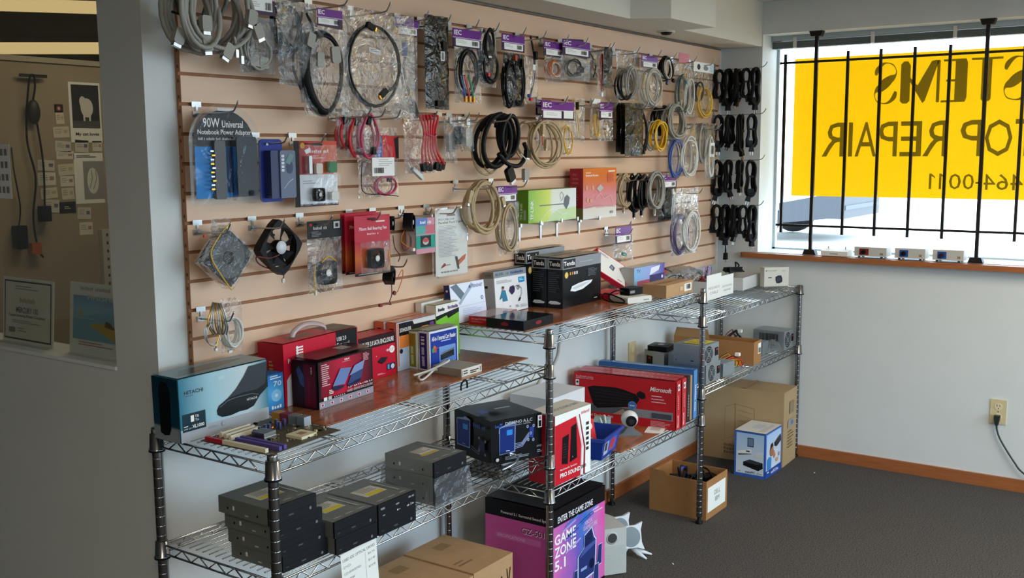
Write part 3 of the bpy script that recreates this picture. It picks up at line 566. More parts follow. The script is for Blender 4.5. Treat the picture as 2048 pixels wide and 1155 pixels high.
def d_bk(F):
    f = F('front'); f.rect(0, 0, 1, 1, P('e6e7e8')); f.rect(0, .85, 1, 1, P('8c949c')); f.text('BELKIN', .04, .895, .27, .96, P('2b3036'), .01); f.text('USB', .36, .9, .44, .945, P('3a4048')); f.scrib('VideoBus', .5, .895, .9, .955, P('38548c')); f.rect(.74, .66, .93, .79, P('2c8fc8')); f.lines(.76, .69, .9, .76, 2, P('bfe2f4')); f.lines(.05, .7, .55, .78, 3, P('9a9da0'))
    f.ell(.24, .58, .035, .05, P('c99a86')); f.poly([(.2, .54), (.3, .54), (.36, .28), (.22, .28), (.21, .38), (.12, .36), (.12, .34)], P('2c7d9c')); f.ell(.235, .61, .035, .03, P('4a3a33')); f.poly([(.42, .5), (.46, .6), (.56, .62), (.6, .55), (.58, .46), (.5, .4)], P('35274f')); f.line([(.6, .58), (.68, .6), (.74, .54), (.7, .5), (.66, .54), (.72, .6), (.8, .52), (.8, .4), (.74, .3)], .0022, P('35274f')); f.poly([(.74, .32), (.68, .22), (.72, .22), (.77, .29)], P('2a2238'))
    for q in ((.15, .12), (.2, .08), (.42, .14), (.44, .06)): f.ell(q[0], q[1], .012, .02, P('5a5d66'))
    f.lines(.6, .08, .7, .14, 2, P('5a5d66')); f.lines(.74, .06, .96, .14, 3, P('b5b8bc')); l = F('left'); l.rect(0, 0, 1, 1, P('b3b6b8')); l.rect(0, .85, 1, 1, P('837e7a')); l.text('USB', .2, .9, .8, .95, P('3a3634')); l.rect(.1, .62, .4, .68, P('2a2d33')); F('top').rect(0, 0, 1, 1, P('9aa2a8'))
tilted(carton('adapter_box', 'white and grey box picturing a person and a purple cable', 'box', (-1.962, -.052, ZB+.0038), 0, .205, .045, .155, P('e6e7e8'), d_bk), math.radians(-4))
def d_rf(F):
    l = F('left'); l.rect(0, 0, 1, 1, P('c21f33')); l.text('Wireless PCI Adapter', .1, .5, .8, .78, P('f0c9cd')); l.lines(.1, .2, .6, .4, 2, P('d9808a')); f = F('front'); f.rect(0, 0, 1, 1, P('d9c9bf')); f.rect(.2, 0, 1, 1, P('e0246a', .2)); f.ell(.09, .5, .06, .35, P('c21f33')); f.ell(.09, .5, .035, .22, WHITE); t = F('top'); t.rect(0, 0, 1, 1, P('a98d92', .1)); t.rect(.05, .05, .95, .95, P('b5a0a8', .1))
carton('adapter_box', 'flat red adapter box lying before the glossy white box', 'box', (-2.149, -.122, ZB+.0035), 10, .2, .09, .026, P('c21f33'), d_rf)
def d_bf(F):
    for s in ('left', 'front'): f = F(s); f.rect(0, 0, 1, 1, P('17181b', .18)); f.ell(.5, .5, .1, .22, P('8a1c28')); f.lines(.42, .3, .58, .4, 1, P('6a1820'))
    t = F('top'); t.rect(0, 0, 1, 1, P('1d1f23', .1)); t.rect(.1, .3, .5, .8, P('30343a', .1))
carton('accessory_box', 'flat glossy black box on the shelf corner by the middle post', 'box', (-2.184, -.258, ZB+.0035), 1, .186, .150, .031, P('17181b', .15), d_bf)
def d_td(F):
    for s, w in (('front', .3), ('left', .75)):
        f = F(s); f.rect(0, 0, 1, 1, P('15171a', .22)); f.rect(0, .78, 1, 1, P('8b9095', .25)); a = .02 if s == 'front' else .12; f.rect(a, .80, a+w, .97, P('0c0d0f')); f.text('Tenda', a+.02*w, .845, a+w*.95, .935, WHITE, .02)
    f = F('front'); f.ell(.09, .66, .045, .065, P('d8b04a')); f.ell(.09, .66, .03, .045, P('e8cf85')); 
    for k, c in enumerate(('c8a03c', 'd07a2c', 'd9d9d9', 'd9d9d9')): f.rect(.17+.055*k, .65, .205+.055*k, .71, P(c))
    f.lines(.64, .55, .9, .72, 6, P('5d6268')); f.poly([(.18, .33), (.3, .30), (.5, .32), (.72, .42), (.76, .47), (.6, .48), (.4, .46), (.22, .42)], P('e8ecef')); f.poly([(.22, .38), (.4, .42), (.6, .45), (.74, .47), (.5, .38), (.3, .345)], P('c4ccd2')); f.lines(.8, .06, .93, .09, 1, P('d9d9d9')); f.lines(.4, .86, .95, .89, 1, P('a9aeb4'))
    l = F('left'); l.lines(.1, .3, .9, .72, 10, P('3f444a')); l.poly([(.08, .1), (.3, .08), (.85, .09), (.92, .12), (.6, .15), (.2, .15)], P('e0e4e7')); F('top').rect(0, 0, 1, 1, P('8f8a80', .3)); F('top').rect(.3, .3, .6, .7, P('6f6a60'))
for c, w, d, h, lb in (((-1.658, -.157, ZB+.0035), .293, .066, .188, 'black and silver router box showing a white router, nearest of the three alike'), ((-1.662, -.0885, ZB+.0035), .293, .066, .189, 'black and silver router box directly behind the front one'), ((-1.705, -.029, ZB+.0035), .28, .05, .212, 'black and silver router box against the wall, tallest of the three')):
    carton('router_box', lb, 'box', c, 1, w, d, h, P('15171a', .22), d_td, 'router boxes on the raised shelf')
def d_lean(F):
    f = F('front'); f.rect(.03, .03, .97, .97, P('e6e2dc')); f.poly([(.4, .45), (.5, .66), (.62, .6), (.55, .38)], P('4a4e5c')); f.poly([(.44, .48), (.5, .6), (.57, .56), (.52, .43)], P('8a90a5')); f.lines(.1, .8, .4, .9, 3, P('9a9690')); f.lines(.7, .1, .92, .16, 1, P('c42a40'))
o = carton('card_box', 'white faced red box propped aslant against the black router box', 'box', (-1.345, -.135, ZB+.060), 0, .17, .026, .115, P('cf2540'), d_lean); o.rotation_euler = (math.radians(-34), math.radians(30), math.radians(-22))
def d_rf2(F): f = F('front'); f.rect(0, 0, 1, 1, P('cc2238')); f.rect(.2, .3, .5, .75, WHITE); f.bars(.22, .35, .48, .7, INK)
carton('card_box', 'flat red box with a white sticker right of the router boxes', 'box', (-1.425, -.175, ZB), 3, .15, .10, .026, P('cc2238'), d_rf2)
root = tag(empty('router', (-1.487, -.31, ZB+.0035), math.radians(-18)), 'small white router at the shelf edge', 'router')
b = MB(); b.rbox(-.065, .065, -.05, .05, 0, .024, K('d6d3ca', .5), .006); b.box(.02, .05, -.0505, -.05, .008, .012, GREYINK); b.build('case', root)
root = tag(empty('power_adapter', (-1.465, -.30, ZB+.0285), math.radians(-12)), 'black power adapter resting on the small white router', 'power adapter')
b = MB(); b.rbox(-.042, .042, -.026, .026, 0, .028, BLACK, .006, 2); b.box(-.038, -.01, -.0264, -.026, .008, .018, GREYINK); b.build('case', root)
b = MB(); b.tube(smooth([(-.042, 0, .014), (-.08, .01, .02), (-.1, .03, .0), (-.11, .0, -.018), (-.1, -.05, -.018), (-.09, -.02, -.005), (-.11, .04, .01), (-.13, .03, -.01), (-.12, -.02, -.02)], 6), .0028, BLACKC, 6); b.build('lead', root)
def d_tv(F):
    f = F('front'); f.rect(0, 0, 1, 1, grad('tv_box', [(0, '7db8dc'), (.5, '9aa6dc'), (1, '5a4a9c')], 0)); f.text('TV', .08, .78, .2, .92, P('4a2a6c'), .01); f.poly([(.5, .6), (.8, .75), (.85, .95), (.55, .9)], P('e2e4ee')); f.rect(.1, .1, .9, .45, P('b0506a')); f.rect(.5, .2, .98, .6, P('3a3468')); f.ell(.92, .45, .03, .07, P('d9dce8')); l = F('left'); l.rect(0, 0, 1, 1, P('b9b8b2')); F('top').rect(0, 0, 1, 1, P('c9c4bb'))
carton('tuner_box', 'blue and violet box standing behind the brown carton', 'box', (-1.120, -.172, ZB), 0, .28, .062, .104, P('b9b8b2'), d_tv)
def d_cb(F):
    f = F('front'); f.rect(.68, .2, .95, .82, PAPER); f.bars(.74, .35, .9, .75, INK); f.rect(.5, .35, .62, .65, P('cbb08a', .7)); t = F('top'); t.rect(0, .47, 1, .53, P('9c7444', .5)); t.rect(.3, .4, .6, .6, P('a57c4e', .7))
carton('carton', 'small brown carton with a barcode sticker on the raised shelf', 'carton', (-1.2, -.327, ZB), -1, .24, .112, .051, KRAFT, d_cb)
# --- right bay, top shelf
def tray(name, label, c, rz, w, d, h, m, cat='bin', sign=None, lip=.003):
    root = tag(empty(name, c, math.radians(rz)), label, cat)
    b = MB(); t = .0035
    b.box(-w/2, w/2, -d/2, d/2, 0, t, m)
    for q in ((-w/2, w/2, -d/2, -d/2+t), (-w/2, w/2, d/2-t, d/2), (-w/2, -w/2+t, -d/2+t, d/2-t), (w/2-t, w/2, -d/2+t, d/2-t)): b.box(*q, t, h, m)
    b.build('tray', root)
    if sign:
        sw, sh, txt = sign; b = MB(); b.box(-sw/2, sw/2, -d/2-.0025, -d/2-.0005, 0, sh, PAPER); f = b.face(sw, d+.005, sh)
        for k, s in enumerate(txt): f.text(s, .12+.1*k*(len(s) < 9), .42-.2*k, .88-.1*k*(len(s) < 9), .52-.2*k, GREYINK)
        tag(b.build('sign', root), 'white card sign in grey lettering')
    return root
CARDW = mat('white_card_tray', 'c9c9c6', .6)
tray('cable_tray', 'white tray signed for miscellaneous cable', (-.585, -.155, ZCS), 0, .165, .215, .088, CARDW, sign=(.165, .117, ('MISCELLANEOUS', 'CABLE')))
tray('cable_tray', 'white tray signed for drive mounting hardware', (-.42, -.150, ZCS), 0, .145, .215, .08, CARDW, sign=(.15, .098, ('DRIVE MOUNTING', 'HARDWARE')))
tray('parts_tray', 'low white tray of dark brackets beside the barred window wall', (-.115, -.165, ZCS), 3, .26, .19, .062, CARDW)
b = MB(); rr = random.Random(3)
for k in range(5): b.tube(coil(rr.uniform(-.06, .06), 0, .045, .025, 2, .003, .05, rr.uniform(-.06, .06), .2, k), .003, [WHITEC, LTGREY, GREYC, BLACKC, REDC][k], 5)
tag(b.build('loose_cables', None, (-.585, -.155, ZCS+.085)), 'loose grey and white cables heaped in the miscellaneous cable tray', 'cables')
b = MB(); rr = random.Random(9)
pts = []
for i in range(11):
    for j in range(9):
        x, y = -.16+.032*i, -.09+.0225*j; e = max(abs(x)/.16, abs(y)/.09); z = .055*(1-e**2.2)+rr.uniform(-.008, .008); pts.append((x, y, z))
b.add(pts, [(i*9+j, (i+1)*9+j, (i+1)*9+j+1, i*9+j+1) for i in range(10) for j in range(8)], BAGF)
tag(b.build('plastic_bag', None, (-.70, -.14, ZCS+.105)), 'big crumpled clear bag lying over the miscellaneous cable tray', 'bag')
b = MB(); b.box(-.05, -.03, -.02, .02, .03, .045, K('b02a2a')); b.tube(smooth([(-.04, 0, .04), (.0, .02, .05), (.05, 0, .03), (.1, .02, .02)], 5), .003, BLACKC, 5)
tag(b.build('data_cable', None, (-.80, -.12, ZCS+.108)), 'dark cable with a red plug lying on the crumpled bag', 'cable')
b = MB()
for k in range(7): b.tube(coil(.012*k-.03, .0, .012, .03, 1, .003, .01, .002*k, .2, k), .0028, P('b9a5c8', .5), 5)
tag(b.build('ribbon_bundle', None, (-.55, -.22, ZCS+.115)), 'pale lilac ribbon cables looped at the front of the cable tray', 'cables')
for k, (x, y, r, lb) in enumerate(((-.16, -.17, 25, 'long dark drive bracket sticking up in the low white tray'), (-.08, -.15, -20, 'dark metal bracket lying flat in the low white tray'))):
    b = MB(); b.box(-.07, .07, -.012, .012, 0, .004, DKGREY); b.box(-.07, .07, .009, .012, 0, .02, DKGREY)
    o = tag(b.build('drive_bracket', None, (x, y, ZCS+.062+.012*k), rot=(.3, -.25+.3*k, math.radians(r))), lb, 'bracket')
b = MB(); b.tube(smooth([(0, 0, 0), (.02, 0, .03), (.04, .01, .045), (.06, 0, .03), (.05, 0, .015), (.08, .01, .01), (.11, 0, .0)], 5), .004, BLACKC, 6); tag(b.build('short_lead', None, (-.05, -.14, ZCS+.068)), 'short black lead looping out of the low white tray', 'cable')
b = MB()
for k in range(5): b.tube(smooth([(-.05+.02*k, -.03, 0), (-.03+.02*k, 0, .03), (.0+.02*k, .03, .01), (.03+.01*k, .02, -.01)], 5), .004, [BLACKC, GREYC, DKGREY, KRAFTIN, BLACKC][k], 5)
tag(b.build('screw_packs', None, (-.43, -.13, ZCS+.075)), 'dark brackets and leads heaped in the drive mounting tray', 'hardware')
def d_th(F):
    f = F('front'); f.rect(0, 0, 1, 1, P('d6d1c4')); f.text('Thermaltake', .12, .8, .5, .87, P('55524c')); f.ell(.08, .83, .025, .035, P('55524c')); fan = [(.6+.17*math.cos(PI*k/4+.2)*(1 if k % 2 else .85), .38+.24*math.sin(PI*k/4+.2)*(1 if k % 2 else .85)) for k in range(8)]; f.poly(fan, P('26262a')); f.ell(.6, .38, .07, .1, P('3c3c40')); f.rect(.16, .46, .3, .5, P('33322f')); f.lines(.72, .76, .9, .84, 2, P('a39e92'))
    for k in range(16): f.rect(.02+.06*k, 0, .05+.06*k, .04, P('55524c'))
carton('fan_box', 'cream box picturing a black fan at the far shelf end', 'box', (.005, -.335, ZCS), -42, .135, .045, .100, P('d6d1c4'), d_th)
# --- left bay, lower shelf: optical drives
def drive(label, c, rz, seed, logos=0, label_col='d9c63a', w=.148, d=.178, h=.0412, loose=False):
    root = tag(empty('optical_drive', c, math.radians(rz)), label, 'optical drive', 'used optical drives on the lower left shelf')
    b = MB(); b.box(-w/2+.001, w/2-.001, -d/2, d/2, 0, h, DRIVEM); rr = random.Random(seed); f = b.face(w-.002, d, h, 'top')
    f.rect(.2+.1*rr.random(), .35, .75, .7, P('cfcabb', .5)); f.rect(.22+.1*rr.random(), .36, .72, .43+.06*rr.random(), P(label_col, .5)); f.lines(.3, .48, .7, .68, 4, GREYINK, .4, seed)
    for k in range(3): f.rect(.12+.3*k, .08, .3+.3*k, .1, P('b9bab4')); 
    f.rect(.85, .2, .88, .8, P('b9bab4')); l = b.face(w-.002, d, h, 'left'); l.rect(.3, .35, .34, .6, P('e0e0dc')); l.ell(.2, .4, .015, .08, BLACK); l.ell(.8, .4, .015, .08, BLACK); l.rect(.55, .2, .62, .28, P('c9c9c4'))
    b.build('case', root)
    b = MB(); b.rbox(-w/2-.0005, w/2+.0005, -d/2-.006, -d/2, 0, h+.0005, mat('drive_bezel', '15171b', .38, spec=.3), .002); f = b.face(w, d+.012, h); f.rect(.04, .42, .96, .44, P('050506')); f.rect(.04, .8, .96, .815, P('050506'))
    if logos:
        f.rect(.06, .62, .16, .75, GREYINK); f.ell(.5, .62, .05, .06, GREYINK); f.rect(.8, .68, .87, .8, GREYINK); f.rect(.89, .68, .95, .8, GREYINK); f.ell(.5, .22, .018, .06, P('c9c9c9')); f.rect(.53, .19, .57, .25, GREYINK); f.ell(.78, .22, .035, .06, P('a9a9a9')); f.ell(.9, .24, .04, .05, P('a9a9a9')); f.rect(.1, .2, .16, .28, GREYINK)
    else:
        f.rect(.4, .22, .5, .32, P('4d5057')); f.rect(.06, .24, .12, .29, P('4d5057'))
    b.build('bezel', root)
    b = MB(); b.lathe([(.004, 0), (.004, .0015), (.0025, .002)], K('6d7076', .3), 10, (0, 0, 0), 1); b.build('eject_button', root, (w*.36, -d/2-.0075, h*.25)); return root
dz = .0418
for k, (dx, rz, lb) in enumerate(((.012, 0, 'grey optical drive at the bottom of the left stack of four'), (.004, 0, 'grey optical drive second from the bottom of the left stack'), (-.004, 1, 'grey optical drive second from the top of the left stack'), (-.022, -1, 'grey optical drive topmost in the left stack of four'))):
    drive(lb, (-3.380+dx, -.338, ZAM+dz*k), rz, k)
drive('black faced optical drive at the bottom of the middle pair', (-3.218, -.366, ZAM), 0, 11); drive('black faced optical drive with a yellow label atop the middle pair', (-3.218, -.362, ZAM+dz), 0, 12)
drive('black faced optical drive under the logo covered one', (-3.062, -.366, ZAM), 0, 13); drive('black optical drive with pale logos on its bezel, atop the right pair', (-3.062, -.366, ZAM+dz), 0, 14, 1)
for k, lb in enumerate(('bagged optical drive at the bottom of the plastic wrapped stack', 'bagged optical drive in the middle of the plastic wrapped stack', 'bare optical drive lying on two bagged ones')): drive(lb, (-2.806, -.345, ZAM+.0015+dz*k), 0, 20+k, 0, 'c9a63a')
def crumple(label, c, rx, ry, h, m, seed, cat='bag', drape=.5, name='plastic_bag'):
    b = MB(); rr = random.Random(seed); n = 12; pts = []
    for i in range(n+1):
        for j in range(n+1):
            u, v = 2*i/n-1, 2*j/n-1; r = max(abs(u), abs(v)); z = h*max(0, 1-r**3) + rr.uniform(0, .012)*(1-.5*r); pts.append((u*rx*(1+.08*rr.uniform(-1, 1)), v*ry*(1+.08*rr.uniform(-1, 1)), z))
    b.add(pts, [(i*(n+1)+j, (i+1)*(n+1)+j, (i+1)*(n+1)+j+1, i*(n+1)+j+1) for i in range(n) for j in range(n)], m); return tag(b.build(name, None, c), label, cat)
# wrap of the two bagged drives
def wrap(c, w, d, h, label, seed):
    b = MB(); rr = random.Random(seed); ring = []
    for (x0, y0, x1, y1) in ((-w, -d, w, -d), (w, -d, w, d), (w, d, -w, d), (-w, d, -w, -d)):
        for k in range(7): ring.append((x0+(x1-x0)*k/7, y0+(y1-y0)*k/7))
    rows = []
    for j in range(6):
        t = j/5; rows.append([(x*(1+.10*(1-t)**2+rr.uniform(-.02, .03)), y*(1+.10*(1-t)**2+rr.uniform(-.02, .03)), h*t) for x, y in ring])
    n = len(ring); b.add([p for r in rows for p in r], [(j*n+i, j*n+(i+1) % n, (j+1)*n+(i+1) % n, (j+1)*n+i) for j in range(5) for i in range(n)], BAGF)
    b.add([(-w, .3*d, .04), (-w-.06, .2*d, .02), (-w-.10, .6*d, .006), (-w-.07, 1.1*d, .004), (-w, .9*d, .05), (-w-.05, .6*d, .045)], [(0, 1, 5), (1, 2, 5), (2, 3, 5), (3, 4, 5), (4, 0, 5)], BAGF)
    return tag(b.build('plastic_bag', None, c), label, 'bag')
wrap((-2.806, -.347, ZAM), .081, .099, .085, 'crinkled clear plastic wrapped round the two lower drives of the far stack', 4)
root = tag(empty('ribbon_cable', (-2.99, -.19, ZAM)), 'folded grey and red ribbon cable lying behind the optical drives', 'cable')
b = MB(); b.tube(smooth([(-.06, .06, .01), (-.03, .0, .03), (.03, .03, .012), (.07, -.02, .01)], 6), .016, GREYC, 6, flat=.12); b.build('ribbon', root)
b = MB(); b.box(-.085, -.045, .05, .07, .002, .016, K('8a3a24')); b.build('connector', root)
crumple('flat silver bag with a cable before the black cooler box', (-2.545, -.365, ZAM), .055, .085, .02, ASTAT, 8, name='antistatic_bag')
b = MB(); b.tube(smooth([(-.05, -.03, .012), (0, -.04, .02), (.05, -.02, .018), (.08, .0, .02), (.06, .02, .03), (.04, .0, .03)], 6), .004, mat('shiny_cable', 'a9b4bd', .2, .8), 6); tag(b.build('cable', None, (-2.49, -.40, ZAM+.004)), 'shiny coiled cable end poking from the flat silver bag', 'cable')
def d_dom(F):
    BK = P('131314', .3)
    def art(f, x, s, tc):
        f.poly([(x, .2), (x+.19*s, .22), (x+.2*s, .88), (x+.12*s, .92), (x+.1*s, .88), (x, .82), (x-.01, .7), (x, .68), (x, .32)], P('8aa0c8')); f.poly([(x+.008, .22), (x+.18*s, .24), (x+.19*s, .86), (x+.012, .8)], P('1c2f78', .3)); f.rect(x+.09*s, .62, x+.16*s, .74, P('2f8fe0')); f.lines(x+.08*s, .25, x+.15*s, .28, 1, tc)
    f = F('front'); art(f, .16, 1.6, WHITE)
    for k in range(4): f.line([(.46, .40-.035*k), (.6, .40-.03*k), (.74, .60-.03*k)], .0016, P('a9b9e8'))
    f.poly([(.74, .5), (.82, .46), (.84, .72), (.75, .72)], P('2a3f98'))
    for q in ((.71, .74), (.83, .74), (.72, .44), (.82, .42), (.77, .58)): f.ell(q[0], q[1], .022, .035, P('a9b4d8')); f.ell(q[0], q[1], .012, .018, P('33458c'))
    f.text('DOMINO A.L.C', .27, .86, .8, .93, P('c9cdd6'), .01); f.scrib('ADVANCED LIQUID COOLING', .28, .82, .76, .85, P('8d93a0')); f.text('CooL', .06, .84, .14, .9, P('5a8ae0')); f.text('IT', .15, .82, .2, .92, P('2f6fe0'), .02)
    f.rect(.9, .68, .985, .96, WHITE); f.rect(.915, .7, .97, .84, BK); f.ell(.942, .9, .02, .035, P('c05a8a')); f.lines(.25, .07, .75, .16, 3, P('9aa0aa')); f.text('AMD', .87, .24, .97, .29, P('9aa0aa')); f.ell(.1, .12, .03, .04, P('d9d9d9')); f.lines(.88, .1, .98, .18, 2, P('8a8f98'))
    l = F('left'); art(l, .12, 1.9, P('9aa0aa')); l.line([(.52, .3), (.7, .22), (.78, .5)], .0016, P('7d86a8')); l.line([(.52, .24), (.72, .17), (.8, .44)], .0016, P('7d86a8')); l.poly([(.74, .3), (.88, .26), (.88, .5), (.76, .52)], P('2a3050')); [l.ell(a, c, .025, .035, P('6d7488')) for a, c in ((.74, .55), (.9, .52), (.74, .28), (.9, .22))]; l.scrib('CooL IT', .58, .76, .92, .86, P('2a4a8a'))
    t = F('top'); t.rect(.3, .35, .55, .6, P('2a2b2e')); t.rect(.4, .42, .7, .47, P('aeb4b2', .3)); t.rect(.05, .3, .2, .5, P('2a4a9c')); t.line([(0, .5), (1, .5)], .001, P('050505'))
carton('cooler_box', 'black liquid cooler box printed with blue radiator drawings', 'box', (-2.350, -.280, ZAM), -21, .198, .222, .145, P('131314', .3), d_dom)
# --- middle bay, lower shelf
root = tag(empty('storage_cabinet', (-1.775, -.108, ZBM)), 'white plastic rack of beige slabs behind the speaker box', 'media rack')
b = MB(); w, h = .25, .195
for q in ((-w/2, w/2, -.09, .09, h-.05, h), (-w/2, -w/2+.03, -.09, .09, 0, h-.05), (w/2-.03, w/2, -.09, .09, 0, h-.05), (-w/2, w/2, .07, .09, 0, h-.05), (-w/2, w/2, -.09, .09, 0, .012)): b.box(*q, K('d9dadb', .4))
b.build('shell', root)
for k in range(3):
    b = MB(); b.box(-.092+.062*k, -.034+.062*k, -.075, .06, .0125, .135, P('b9b39c', .6)); b.build('slab', root)
def d_pro2(F):
    f = F('front'); f.rect(0, 0, 1, 1, WHITE); f.poly([(0, 0), (.70, 0), (.73, .45), (.57, .90), (0, .86)], P('c9202f')); f.poly([(.70, 0), (.73, .45), (.57, .90), (.60, .905), (.765, .45), (.735, 0)], P('d9c9cc')); f.poly([(.78, 0), (.80, .4), (.655, .91), (.68, .915), (.845, .4), (.83, 0)], P('8c2433'))
    f.text('inland', .72, .90, .95, .95, P('c9202f'), .01)
    for k in range(6): f.rect(.86, .34+.075*k, .94, .385+.075*k, P('33343a'))
    dk = P('1a1718', .25); f.poly([(.18, .28), (.34, .25), (.37, .68), (.2, .66)], dk); f.poly([(.40, .26), (.60, .29), (.58, .80), (.44, .77)], dk); f.lines(.2, .34, .32, .56, 6, P('2c292a')); f.ell(.47, .33, .012, .012, P('888888'))
    f.text('Multimedia Speaker', .12, .18, .60, .215, P('f2d9dc'), .01); f.text('PRO SOUND', .12, .085, .69, .15, WHITE, .03); f.text('2000', .71, .10, .85, .15, P('4a1a22'), .02)
    F('left').rect(0, 0, 1, 1, P('b01c2c')); t = F('top'); t.rect(0, 0, 1, 1, P('d9d2c4')); t.text('PRO SOUND 2000', .2, .3, .9, .5, P('6a5f55'), .01)
carton('speaker_box', 'red and white multimedia speaker box beside the middle post', 'box', (-2.128, -.385, ZBM), -3, .214, .107, .238, WHITE, d_pro2)
root = tag(empty('storage_tub', (-1.836, -.318, ZBM), math.radians(11)), 'blue plastic tub of small items on the lower middle shelf', 'tub')
BT = K('1c3c98', .35); b = MB(); w0, d0, w1, d1, h = .085, .085, .106, .1, .085
def fr(w, d, z): return [(-w, -d, z), (w, -d, z), (w, d, z), (-w, d, z)]
b.add(fr(w0, d0, 0)+fr(w1, d1, h)+fr(w1+.008, d1+.008, h)+fr(w1+.008, d1+.008, h-.012), [(3, 2, 1, 0)] + [(k*4+i, k*4+(i+1) % 4, k*4+4+(i+1) % 4, k*4+4+i) for k in range(3) for i in range(4)], BT); b.add(fr(w0-.003, d0-.003, .003)+fr(w1-.003, d1-.003, h), [(0, 1, 2, 3)] + [(i, 4+i, 4+(i+1) % 4, (i+1) % 4) for i in range(4)], BT); b.build('tub', root)
b = MB(); z0, z1 = .015, .068; q = lambda a, z: (a, -(d0+(d1-d0)*z/h)-.001, z); b.add([q(-.075, z0), q(.06, z0), q(.065, z1), q(-.08, z1)], [(0, 1, 2, 3)], P('b9bfd8')); q = lambda a, z: (a, -(d0+(d1-d0)*z/h)-.0014, z)
b.add([q(-.03, z0), q(.06, z0), q(.065, z1), q(-.03, z1)], [(0, 1, 2, 3)], P('3a66c0')); q = lambda a, z: (a, -(d0+(d1-d0)*z/h)-.0018, z); b.add([q(-.02, .022), q(.03, .02), q(.05, .055), q(0, .062)], [(0, 1, 2, 3)], P('c23a4a')); b.add([q(-.07, .03), q(-.045, .03), q(-.045, .06), q(-.07, .06)], [(0, 1, 2, 3)], P('3a3a44')); tag(b.build('label', root), 'printed label in red, white and blue')
b = MB(); b.box(-.045, .045, -.003, .003, 0, .11, P('cf2c3a')); f = b.face(.09, .006, .11); f.ell(.68, .75, .2, .14, P('e8dcc8')); f.lines(.1, .2, .8, .4, 3, P('e0a0a6')); o = b.build('blister_pack', None, (-1.850, -.335, ZBM+.025), rot=(math.radians(-28), .22, -.3)); tag(o, 'small red carded pack standing in the blue tub', 'pack')
def webcam(label, c, rz, s=1.0):
    root = tag(empty('webcam', c, rz), label, 'webcam')
    b = MB(); b.ball((0, 0, .062*s), .034*s, K('d9dad8', .25), 18, (1, 1.15, 1)); b.build('body', root)
    b = MB(); b.lathe([(.02*s, -.044*s), (.022*s, -.038*s), (.02*s, -.03*s), (.0, -.03*s)], BLACK, 16, (0, 0, .062*s), 1); b.lathe([(.011*s, -.0445*s), (.011*s, -.040*s)], DKGREY, 14, (0, 0, .062*s), 1); b.build('lens', root)
    b = MB(); b.prism([(-.05*s, 0), (.05*s, 0), (.028*s, .012), (.012*s, .034*s), (-.012*s, .034*s), (-.028*s, .012)], -.022*s, .022*s, K('6d7378', .35), 1); b.build('clip_base', root); return root
webcam('white ball webcam on a grey clip base before the red keyboard box', (-1.545, -.34, ZBM+.0035), -.9)
root = tag(empty('usb_adapter', (-1.64, -.27, ZBM+.0035), .4), 'pale teal device with a white lead behind the blue tub', 'device'); b = MB(); b.rbox(-.045, .045, -.03, .03, 0, .075, K('8fb0b4', .4), .012); b.build('case', root)
b = MB(); b.tube(smooth([(-.03, 0, .072), (-.06, 0, .09), (-.09, -.01, .08), (-.06, -.02, .07), (0, -.01, .085), (.05, 0, .07)], 6), .004, WHITEC, 6); b.build('lead', root)
b = MB(); b.box(-.05, .05, -.035, .035, 0, .002, PAPER); b.box(-.02, .03, -.02, .02, .002, .0022, P('c9c5ba')); tag(b.build('paper_slip', None, (-1.43, -.395, ZBM+.0035), .3), 'white paper slip on the brown board by the keyboard boxes', 'paper')
def d_ms(F):
    l = F('left'); R = P('c4242c'); l.rect(0, 0, 1, 1, R); l.rect(0, .18, .98, .36, P('8d8f96')); l.rect(0, .19, .6, .345, P('5a5f66')); l.rect(0, 0, .98, .19, R)
    k = P('1c1a1d', .3); l.poly([(.14, .70), (.2, .74), (.42, .755), (.5, .73), (.62, .66), (.66, .56), (.62, .42), (.5, .36), (.24, .28), (.2, .34)], k)
    for i in range(5): l.line([(.18+.012*i, .68-.075*i), (.60-.0*i, .63-.05*i)], .002, P('333036'))
    l.poly([(.63, .68), (.66, .74), (.71, .7), (.72, .6), (.68, .57), (.64, .61)], k); l.ell(.59, .42, .042, .09, P('5a8fc8')); l.ell(.59, .42, .034, .07, P('3f78b8')); l.scrib('wireless', .565, .405, .615, .435, WHITE)
    l.text('Microsoft', .76, .76, .96, .855, WHITE, .02, slant=.01); l.text('Optical Desktop 700', .09, .09, .40, .155, WHITE); l.text('The affordable wireless', .02, .9, .2, .935, P('f0cdd0')); l.text('desktop from Microsoft', .02, .86, .2, .895, P('f0cdd0')); l.rect(.02, .72, .055, .84, WHITE); l.ell(.038, .79, .012, .025, P('22366a'))
    for i in range(3): l.rect(.775, .66-.06*i, .775+.1+.02*i, .675-.06*i, P('f0cdd0'))
    l.lines(.77, .02, .97, .155, 5, P('e8a9ad'), .35); l.rect(.78, .215, .97, .32, P('4a4d55')); l.poly([(0, .2), (.1, .34), (.2, .2)], P('3b7a86')); l.poly([(.4, .2), (.5, .33), (.57, .2)], P('a98a7a'))
    f = F('front'); f.rect(0, 0, 1, 1, P('b81f28')); f.text('Microsoft', .3, .05, .55, .30, WHITE, .02, rot=True); f.lines(.35, .4, .6, .7, 8, P('e8a9ad')); f.rect(.3, .8, .7, .93, WHITE); f.ell(.5, .86, .12, .04, P('22366a')); t = F('top'); t.rect(0, 0, 1, 1, P('b9323c', .2)); t.lines(.3, .1, .6, .6, 10, P('d9909a'))
def book(c, w, lb, m, draw, h=.199, d=.445, name='keyboard_box'): return carton(name, lb, 'box', c, 5.5, w, d, h, m, draw)
book((-1.390, -.239, ZBM), .050, 'long red wireless keyboard box, nearer of the red pair', P('c4242c', .28), d_ms)
book((-1.336, -.238, ZBM), .050, 'long red keyboard box sandwiched between its twin and a white box', P('c4242c', .28), d_ms)
